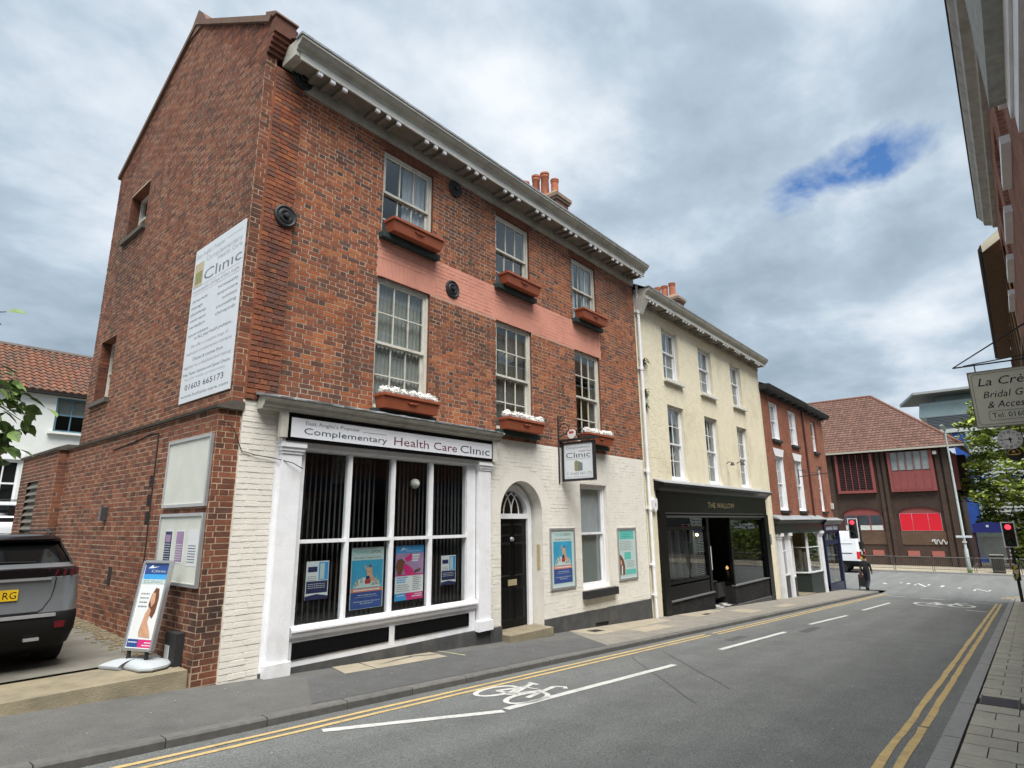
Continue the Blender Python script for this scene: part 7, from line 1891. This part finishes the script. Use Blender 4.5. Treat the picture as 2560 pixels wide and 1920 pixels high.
one('room', M_dark, ct)(lambda q: q.box(-11, 13, 22, 22.1, 0, 6.6))
one('eaves_board', M_blackm, ct)(lambda q: q.box(-12, 14, 19.72, 19.99, 6.60, 6.70))
e0 = Vector((0, 19.72, 6.68)); e1 = Vector((0, 22.6, 8.85)); sl = (e1-e0); SLn = sl.length; sl /= SLn; nn = Vector((0, -sl.z, sl.y))
q = MB(); q.face([(-12, 19.75, 6.66), (14, 19.75, 6.66), (14, 22.6, 8.82), (-12, 22.6, 8.82)]); q.face([(-12, 26, 6.6), (14, 26, 6.6), (14, 22.6, 8.82), (-12, 22.6, 8.82)]); rfc = q.build('roof', M_blackm, ct, fix=False)
one('ridge_tiles', mat('ridge_grey', (.12, .10, .09), .9, .3, 5), rfc)(lambda q: q.tube([(-12, 22.6, 8.88), (14, 22.6, 8.88)], .12, 8))
M_pan = brickmat('pantile', [(.13, .06, .043), (.18, .078, .05), (.11, .066, .052), (.21, .09, .055), (.08, .068, .062), (.165, .07, .045), (.22, .098, .06)], stain=(.075, .07, .045), stain_amt=.6, stain_scale=.6)
rows = 13; tw = .24
def tile_mesh():
    q = MB(); L = SLn/rows+.06
    prof = [(0, .0), (.04, .045), (.09, .06), (.14, .04), (.19, .012), (.24, .0)]
    for (xa, ha), (xb, hb) in zip(prof, prof[1:]):
        q.face([Vector((xa, 0, 0))+nn*(ha+.05), Vector((xb, 0, 0))+nn*(hb+.05), Vector((xb, 0, 0))+sl*L+nn*(hb+.01), Vector((xa, 0, 0))+sl*L+nn*(ha+.01)])
        q.face([Vector((xa, 0, 0)), Vector((xb, 0, 0)), Vector((xb, 0, 0))+nn*(hb+.05), Vector((xa, 0, 0))+nn*(ha+.05)])
    return q
tm = tile_mesh(); first = None; rest = MB(); nt_ = 0
for r in range(rows):
    for k in range(int(26/tw)):
        x = -12+k*tw; off = Vector((x, e0.y, e0.z))+sl*(SLn*r/rows)
        if 2.2 < x < 7.4 and nt_ < 300:
            if first is None: first = tm.build('roof_tile', M_pan, ct); o = first
            else: o = first.copy(); COL.objects.link(o)
            o.location = off-ORG[ct.name]+ORG[ct.name] if False else off
            nt_ += 1
        else:
            i = len(rest.v); rest.v += [tuple(Vector(v_)+off) for v_ in tm.v]; rest.f += [tuple(i+j for j in f) for f in tm.f]; rest.m += tm.m
rest.build('roof_tiles', M_pan, ct, kind='stuff', fix=False)

# ================================================================== vehicles
def rrect(w, l0, l1, r, n=4):
    """plan outline: x half width, rear l0, front l1, rounded corners"""
    pts = []
    for cx, cy, a0 in ((w-r, l0+r, -90), (w-r, l1-r, 0), (-w+r, l1-r, 90), (-w+r, l0+r, 180)):
        for k in range(n+1):
            a = R(a0+90*k/n); pts.append((cx+r*math.cos(a), cy+r*math.sin(a)))
    return pts
def loft_levels(levels, bands):
    """levels: (z, half width, rear, front, corner radius). bands: material index between successive levels"""
    q = MB(); rings = []
    for z, w, a, b, r in levels: rings.append([(x, y, z) for x, y in rrect(w, a, b, r)])
    n = len(rings[0])
    for rg in rings: q.v += rg
    for k in range(len(rings)-1):
        for j in range(n):
            q.f.append((k*n+j, k*n+(j+1) % n, (k+1)*n+(j+1) % n, (k+1)*n+j)); q.m.append(bands[k])
    q.f.append(tuple(range(n))[::-1]); q.m.append(bands[0]); q.f.append(tuple((len(rings)-1)*n+j for j in range(n))); q.m.append(bands[-1])
    return q
def wheel(t, x, y, r, side, w=.21):
    tr_ = MB(); tr_.lathe([(r*.62, 0), (r*.94, .0), (r, .03), (r, w-.03), (r*.94, w), (r*.62, w)], (x-(w if side > 0 else 0), y, r), 'x', 24)
    o = tr_.build('wheel', mat('tyre', (.018, .018, .019), .85), t, smooth=True)
    q = MB(); xs_ = x-.02 if side > 0 else x+.02
    q.lathe([(r*.12, .02*side), (r*.2, .0), (r*.56, -.03*side), (r*.64, 0)], (xs_, y, r), 'x', 24)
    q.build('rim', M_alu, o, smooth=True)
M_cgrey = mat('car_grey', (.17, .18, .19), .32, .05, 3, metal=.35, coat=.6); M_cwhite = mat('car_white', (.66, .69, .73), .25, .03, 3, coat=.6); M_cblk = mat('car_plastic', (.007, .007, .0075), .6, .15, 6, spec=.2); M_cgl = mat('car_glass', (.004, .0045, .005), .06, 0, 3, spec=.3)
M_cgb = mat('car_piano_black', (.008, .007, .008), .12, 0, 3, spec=.6); M_lred = mat('tail_lamp', (.10, .006, .010), .15, 0, 3, spec=.6)
def suv(name, label, loc, rz, paint, cat='car', rear=True):
    t = thing(name, label, cat, loc, None, rz, local=True)
    lv = [(.19, .76, .34, 4.0, .2), (.30, .84, .10, 4.2, .2), (.46, .872, .01, 4.28, .22), (.60, .882, .0, 4.3, .24), (.655, .885, .025, 4.3, .24), (.662, .885, .05, 4.3, .24),
          (.80, .888, .085, 4.3, .24), (.93, .886, .105, 4.2, .25), (1.045, .878, .10, 3.9, .26), (1.05, .874, .115, 3.85, .26), (1.14, .86, .125, 3.5, .26), (1.155, .84, .16, 3.3, .26), (1.20, .80, .22, 3.1, .24)]
    q = loft_levels(lv, [1, 1, 1, 1, 1, 0, 0, 0, 0, 2, 2, 0])
    q.build('body', [paint, M_cblk, M_cgb], t, smooth=True)
    gh = loft_levels([(1.19, .80, .235, 3.1, .2), (1.30, .765, .34, 2.85, .2), (1.45, .69, .50, 2.55, .2)], [0, 0])
    gh.build('glasshouse', [M_cgl], t, smooth=True)
    rf_ = loft_levels([(1.448, .705, .42, 2.6, .2), (1.475, .705, .40, 2.6, .2), (1.51, .675, .44, 2.5, .2), (1.535, .58, .60, 2.35, .2), (1.545, .35, .9, 2.1, .2)], [0, 0, 0, 0])
    rf_.build('roof', [M_cgb if paint is M_cgrey else paint], t, smooth=True)
    for s in (-1, 1):
        one('rear_pillar', M_cgb if paint is M_cgrey else paint, t, smooth=True)(lambda m: m.hexa([(s*.80, .30, 1.19), (s*.812, .62, 1.19), (s*.79, .62, 1.19), (s*.775, .30, 1.19), (s*.695, .58, 1.452), (s*.70, .80, 1.452), (s*.68, .8, 1.452), (s*.67, .58, 1.452)]))
        one('roof_rail', M_blackm, t, smooth=True)(lambda m: m.tube([(s*.62, .75, 1.53), (s*.62, .9, 1.575), (s*.62, 2.1, 1.575), (s*.62, 2.3, 1.53)], .016, 6))
        q = MB(); q.hexa([(s*.50, .108, 1.05), (s*.868, .30, 1.05), (s*.80, .32, 1.05), (s*.50, .16, 1.05), (s*.52, .118, 1.135), (s*.862, .30, 1.135), (s*.8, .32, 1.135), (s*.52, .17, 1.135)]); q.build('tail_lamp', M_lred, t)
        for k in range(3): one('lamp_claw', mat('lamp_red_strip', (.07, .008, .012), .2), t)(lambda m: m.hexa([(s*(.58+k*.08), .10, 1.06), (s*(.60+k*.08), .10, 1.06), (s*(.60+k*.08), .16, 1.06), (s*(.58+k*.08), .16, 1.06), (s*(.60+k*.08), .108, 1.128), (s*(.62+k*.08), .108, 1.128), (s*(.62+k*.08), .16, 1.128), (s*(.60+k*.08), .16, 1.128)]))
        one('reflector', M_lred, t)(lambda m: m.box(s*.62, s*.72, -.008, .03, .49, .56))
        one('exhaust_tip', M_alu, t)(lambda m: m.box(s*.36, s*.50, -.004, .05, .37, .40))
        for yy in (.82, 3.43): wheel(t, s*.875, yy, .34, s)
        for yy in (.82, 3.43): one('wheel_arch', M_cblk, t)(lambda m: [m.hexa([(s*.80, yy-.42*math.cos(math.pi*k/8), .34+.42*math.sin(math.pi*k/8)), (s*.895, yy-.42*math.cos(math.pi*k/8), .34+.42*math.sin(math.pi*k/8)), (s*.895, yy-.42*math.cos(math.pi*(k+1)/8), .34+.42*math.sin(math.pi*(k+1)/8)), (s*.80, yy-.42*math.cos(math.pi*(k+1)/8), .34+.42*math.sin(math.pi*(k+1)/8)), (s*.80, yy-.36*math.cos(math.pi*k/8), .34+.36*math.sin(math.pi*k/8)), (s*.895, yy-.36*math.cos(math.pi*k/8), .34+.36*math.sin(math.pi*k/8)), (s*.895, yy-.36*math.cos(math.pi*(k+1)/8), .34+.36*math.sin(math.pi*(k+1)/8)), (s*.80, yy-.36*math.cos(math.pi*(k+1)/8), .34+.36*math.sin(math.pi*(k+1)/8))]) for k in range(8)])
        for yy in (1.35, 2.35): one('door_handle', paint, t)(lambda m: m.box(s*.885, s*.905, yy, yy+.2, .98, 1.01))
        one('pillar', M_cgb, t)(lambda m: m.hexa([(s*.78, 1.62, 1.2), (s*.808, 1.62, 1.2), (s*.808, 1.74, 1.2), (s*.78, 1.74, 1.2), (s*.67, 1.66, 1.45), (s*.702, 1.66, 1.45), (s*.702, 1.74, 1.45), (s*.67, 1.74, 1.45)]))
        one('mirror', M_cgb, t, smooth=True)(lambda m: m.ball((s*.97, 2.75, 1.12), .09, 7, sq=(1.2, .6, .8)))
    one('lamp_band', M_cgb, t)(lambda m: m.box(-.52, .52, .105, .16, 1.055, 1.13))
    one('chrome_strip', M_alu, t)(lambda m: (m.box(-.55, .55, .085, .11, 1.018, 1.040), m.hexa([(-.62, -.012, .618), (.62, -.012, .618), (.60, .03, .618), (-.60, .03, .618), (-.62, -.008, .652), (.62, -.008, .652), (.6, .03, .652), (-.6, .03, .652)])))
    one('plate_recess', M_cblk, t)(lambda m: m.hexa([(-.40, .085, .80), (.40, .085, .80), (.40, .12, .80), (-.40, .12, .80), (-.46, .097, .965), (.46, .097, .965), (.46, .12, .965), (-.46, .12, .965)])) if False else None
    one('tailgate_shut_line', M_cblk, t)(lambda m: (m.tube([(.60, .099, 1.04), (.595, .101, .93), (.575, .089, .82), (.50, .058, .70), (.45, .045, .675), (-.45, .045, .675), (-.50, .058, .70), (-.575, .089, .82), (-.595, .101, .93), (-.60, .099, 1.04)], .006, 4)))
    pl_ = one('number_plate', mat('plate_yellow', (.62, .40, .015), .4), t)(lambda m: m.hexa([(-.26, .071, .815), (.26, .071, .815), (.26, .10, .815), (-.26, .10, .815), (-.26, .083, .93), (.26, .083, .93), (.26, .11, .93), (-.26, .11, .93)]))
    q = MB(); text_into(q, 'RG', (.245, .0725, .835), (1, 0, 0), (0, .104, .995), .075, .12, al='R'); q.build('plate_letters', M_black, pl_, fix=False)
    one('rear_wiper', M_cblk, t)(lambda m: m.tube([(.0, .235, 1.215), (.1, .245, 1.225), (.42, .25, 1.215)], .009, 5))
    one('aerial', M_cgb, t)(lambda m: m.hexa([(-.02, .75, 1.53), (.02, .75, 1.53), (.02, 1.0, 1.54), (-.02, 1.0, 1.54), (-.006, .74, 1.61), (.006, .74, 1.61), (.006, .80, 1.61), (-.006, .8, 1.61)]))
    return t
suv('parked_car', 'dark grey family car parked tail-out beside the brick side wall', (1.51, 1.02, .055), 0, M_cgrey)
suv('parked_car', 'white car parked side-on at the back of the yard below the cottage', (5.0, 11.6, cpz(11.6)+.22), R(90), M_cwhite)
# delivery van crossing the junction
t = thing('delivery_van', 'white high-roofed delivery van crossing the junction behind the traffic light', 'van', (49.4, 1.3, -2.01), None, 0, local=True)
q = loft_levels([(.42, .92, .12, 5.5, .1), (.55, .98, .02, 5.7, .12), (.80, 1.0, .0, 5.75, .14), (.82, 1.0, .03, 5.75, .14), (1.5, 1.0, .03, 5.3, .16), (1.55, .99, .035, 5.2, .16), (2.1, .95, .06, 4.7, .16), (2.5, .90, .09, 4.3, .18), (2.78, .82, .16, 3.9, .2), (2.84, .7, .3, 3.7, .2)], [1, 1, 1, 0, 0, 0, 0, 0, 0])
q.build('body', [M_cwhite, M_cblk], t, smooth=True)
one('side_moulding', M_cblk, t)(lambda m: m.box(-1.012, -.995, .5, 5, 1.30, 1.335))
one('side_rib', M_cwhite, t)(lambda m: (m.hexa([(-.985, .4, 2.0), (-.95, .4, 2.0), (-.95, 4.5, 2.0), (-.985, 4.5, 2.0), (-.972, .4, 2.06), (-.95, .4, 2.06), (-.95, 4.5, 2.06), (-.972, 4.5, 2.06)]), m.box(-1.008, -.99, .35, 3.2, 1.36, 1.38)))
for s in (-1, 1):
    one('tail_lamp', M_redb, t)(lambda m: m.hexa([(s*.92, -.005, .95), (s*1.008, .1, .95), (s*1.008, .22, .95), (s*.92, .1, .95), (s*.92, .0, 1.45), (s*1.008, .1, 1.45), (s*1.008, .2, 1.45), (s*.92, .1, 1.45)]))
    wheel(t, s*1.005, 1.22, .34, s); wheel(t, s*1.005, 4.7, .34, s)
    one('wheel_arch', M_cblk, t)(lambda m: [m.hexa([(s*.9, 1.22-.5*math.cos(math.pi*k/8), .34+.5*math.sin(math.pi*k/8)), (s*1.012, 1.22-.5*math.cos(math.pi*k/8), .34+.5*math.sin(math.pi*k/8)), (s*1.012, 1.22-.5*math.cos(math.pi*(k+1)/8), .34+.5*math.sin(math.pi*(k+1)/8)), (s*.9, 1.22-.5*math.cos(math.pi*(k+1)/8), .34+.5*math.sin(math.pi*(k+1)/8)), (s*.9, 1.22-.36*math.cos(math.pi*k/8), .34+.36*math.sin(math.pi*k/8)), (s*1.012, 1.22-.36*math.cos(math.pi*k/8), .34+.36*math.sin(math.pi*k/8)), (s*1.012, 1.22-.36*math.cos(math.pi*(k+1)/8), .34+.36*math.sin(math.pi*(k+1)/8)), (s*.9, 1.22-.36*math.cos(math.pi*(k+1)/8), .34+.36*math.sin(math.pi*(k+1)/8))]) for k in range(8)])
one('rear_window', M_cgl, t)(lambda m: (m.box(-.75, -.06, .02, .06, 1.6, 2.1), m.box(.06, .75, .02, .06, 1.6, 2.1)))
one('windscreen', M_cgl, t)(lambda m: m.hexa([(-.85, 5.25, 1.5), (.85, 5.25, 1.5), (.85, 5.1, 1.5), (-.85, 5.1, 1.5), (-.8, 4.72, 2.1), (.8, 4.72, 2.1), (.8, 4.5, 2.1), (-.8, 4.5, 2.1)]))

# ================================================================== people
def person(loc, rz, H, label, pose, mats, split):
    """one continuous skinned body; coloured by height: shoes / trousers / jacket / skin"""
    t = thing('person', label, 'person', loc, None, rz, local=True)
    k = H/1.75
    V = {}; E_ = []
    J = dict(pel=(0, 0, .95, .13), sp=(0, .01, 1.15, .125), ch=(0, .0, 1.36, .145), nk=(0, .02, 1.49, .055), hd0=(0, .03, 1.57, .075), hd=(0, .04, 1.66, .09), hdt=(0, .03, 1.74, .06),
             sl=(-.17, 0, 1.40, .065), sr=(.17, 0, 1.40, .065), hl=(-.09, 0, .90, .09), hr=(.09, 0, .90, .09))
    J.update(pose)
    names = list(J); idx = {n_: i for i, n_ in enumerate(names)}
    edges = [('pel', 'sp'), ('sp', 'ch'), ('ch', 'nk'), ('nk', 'hd0'), ('hd0', 'hd'), ('hd', 'hdt'), ('ch', 'sl'), ('ch', 'sr'), ('sl', 'el'), ('sr', 'er'), ('el', 'wl'), ('er', 'wr'), ('wl', 'fl'), ('wr', 'fr'), ('pel', 'hl'), ('pel', 'hr'), ('hl', 'kl'), ('hr', 'kr'), ('kl', 'al'), ('kr', 'ar'), ('al', 'tl'), ('ar', 'tr')]
    me = bpy.data.meshes.new('body'); me.from_pydata([tuple(c*k for c in J[n_][:3]) for n_ in names], [(idx[a], idx[b]) for a, b in edges], [])
    o = bpy.data.objects.new('body', me); COL.objects.link(o)
    md = o.modifiers.new('s', 'SKIN'); md2 = o.modifiers.new('u', 'SUBSURF'); md2.levels = 2; md2.render_levels = 2
    for i, n_ in enumerate(names):
        r = J[n_][3]*k; me.skin_vertices[0].data[i].radius = (r, r)
    me.skin_vertices[0].data[idx['pel']].use_root = True
    dg = bpy.context.evaluated_depsgraph_get(); dg.update()
    m2 = bpy.data.meshes.new_from_object(o.evaluated_get(dg), depsgraph=dg)
    bpy.data.objects.remove(o)
    m2.materials.clear()
    for m_ in mats: m2.materials.append(m_)
    hands = [Vector(J[n_][:3])*k for n_ in ('wl', 'wr', 'fl', 'fr')]
    for p in m2.polygons:
        c = p.center; z = c.z/k
        mi = 0 if z < .10 else (1 if z < split else (2 if z < 1.49 else 3))
        if any((c-h).length < .075*k for h in hands) and z < 1.2: mi = 3
        p.material_index = mi; p.use_smooth = True
    ob = bpy.data.objects.new('body', m2); COL.objects.link(ob); ob.parent = t
    return t, k
M_skin = mat('skin', (.42, .24, .17), .6); M_jkt = mat('dark_jacket', (.018, .018, .02), .85, .2, 12); M_jean = mat('dark_jeans', (.022, .028, .042), .85, .2, 14); M_shoe = mat('shoes', (.012, .011, .011), .6); M_hair = mat('hair_dark', (.035, .022, .014), .7, .3, 40)
t, k = person((35.55, -1.25, gz(35.5)), R(-100), 1.74, 'person in dark jacket and jeans carrying a maroon bag on the corner pavement',
       dict(el=(-.22, -.05, 1.13, .05), er=(.22, .02, 1.13, .05), wl=(-.20, .05, .89, .037), wr=(.21, .12, .91, .037), fl=(-.19, .08, .80, .03), fr=(.20, .16, .82, .03),
            kl=(-.10, .14, .50, .062), kr=(.09, -.02, .49, .062), al=(-.10, .02, .10, .045), ar=(.09, -.30, .16, .045), tl=(-.11, .16, .04, .04), tr=(.09, -.20, .06, .04)),
       [M_shoe, M_jean, M_jkt, M_skin], .92)
one('hair', M_hair, t, smooth=True)(lambda m: m.ball((0, .015*k, 1.69*k), .105*k, 9, sq=(.95, 1.05, 1.0)))
bag = thing('shoulder_bag', 'maroon shoulder bag hanging at the hip of the person in dark clothes', 'bag', (35.6, -1.02, -1.1))
one('pouch', mat('maroon_leather', (.09, .02, .018), .6), bag, smooth=True)(lambda m: m.hexa([(35.46, -1.02, -1.22), (35.72, -1.02, -1.22), (35.72, -.92, -1.22), (35.46, -.92, -1.22), (35.48, -1.01, -.95), (35.70, -1.01, -.95), (35.70, -.94, -.95), (35.48, -.94, -.95)]))
one('strap', M_blackm, bag)(lambda m: m.tube([(35.5, -.97, -.95), (35.52, -1.05, -.6), (35.55, -1.2, -.44), (35.6, -1.3, -.6)], .012, 5))
ab = thing('a_board', 'small black framed board standing at the corner near the blue shop', 'sign', (36.2, -.55, gz(36.2)))
one('frame', M_blackm, ab)(lambda m: (m.tube([(36.1, -.75, -1.92), (36.2, -.75, -1.15), (36.2, -1.1, -1.15), (36.1, -1.1, -1.92)], .025, 6), m.tube([(36.12, -.75, -1.72), (36.12, -1.1, -1.72)], .025, 6)))
one('panel', M_dark, ab)(lambda m: m.hexa([(36.12, -.77, -1.7), (36.14, -.77, -1.7), (36.14, -1.08, -1.7), (36.12, -1.08, -1.7), (36.19, -.77, -1.17), (36.21, -.77, -1.17), (36.21, -1.08, -1.17), (36.19, -1.08, -1.17)]))

# ================================================================== tree overhanging from the left
tt = thing('overhanging_tree', 'leafy tree branch overhanging the raised concrete edging', 'tree', (-1.6, 1.4, .05))
rnd = random.Random(14)
M_bl = mat('branch_leaf', (.10, .165, .04), .55, .25, 9, rnd=.35, spec=.4); M_twig = mat('twig', (.07, .06, .045), .9)
tk = MB(); tk.tube([(-1.6, 1.4, 0), (-1.55, 1.3, 1.6), (-1.3, 1.0, 3.0), (-1.2, .9, 4.6)], [.16, .13, .10, .05], 9)
brs = [[(-1.35, 1.1, 2.7), (-.4, .6, 3.15), (.4, .2, 3.1), (1.0, -.05, 2.95), (1.30, -.15, 2.72)], [(-1.3, 1.0, 3.0), (-.2, .6, 3.35), (.6, .1, 3.35), (1.05, -.1, 3.15), (1.32, -.2, 2.85)], [(-.4, .6, 3.15), (.3, .4, 2.95), (.8, .15, 2.85), (1.1, .05, 2.62), (1.2, .0, 2.45)], [(-1.25, .95, 4.0), (-.4, .4, 4.1), (.4, -.05, 4.0), (.9, -.2, 3.75), (1.02, -.23, 3.78)]]
for b in brs: tk.tube(b, [.035, .022, .014, .008, .004], 6)
tk.build('trunk', M_twig, tt, smooth=True)
def leaf(p, d, n_, L):
    a = d.normalized(); b = a.cross(n_).normalized(); c = b.cross(a); W_ = L*.36
    q = MB(); fr_ = [(0, 0), (.18, .6), (.45, 1), (.75, .7), (1, 0)]
    mid = [p+a*(L*t_)-Vector((0, 0, 1))*(L*.22*t_*t_) for t_, _ in fr_]
    for k in range(4):
        for s in (-1, 1):
            w0, w1 = fr_[k][1]*W_, fr_[k+1][1]*W_
            q.face([mid[k], mid[k+1], mid[k+1]+b*s*w1+c*w1*.28, mid[k]+b*s*w0+c*w0*.28])
    q.build('leaf', M_bl, tt, fix=False)
nl = 0
for bi, b in enumerate(brs):
    for k in range(85 if bi < 3 else 10):
        f = rnd.random()**.62*(len(b)-1.001) if bi < 3 else (2.2+rnd.random()*1.79); i = int(f); p = Vector(b[i]).lerp(Vector(b[i+1]), f-i)
        p += Vector((rnd.gauss(0, .09), rnd.gauss(0, .09), rnd.gauss(-.03, .09)))*(1 if bi < 3 else .4)
        d = Vector((rnd.gauss(.5, .6), rnd.gauss(-.2, .6), rnd.gauss(-.45, .4)))
        leaf(p, d, Vector((rnd.gauss(0, .5), rnd.gauss(0, .5), 1)), rnd.uniform(.11, .175)); nl += 1
leaf(Vector((1.02, -.23, 3.78)), Vector((.6, -.2, .15)), Vector((0, -.6, .8)), .17)
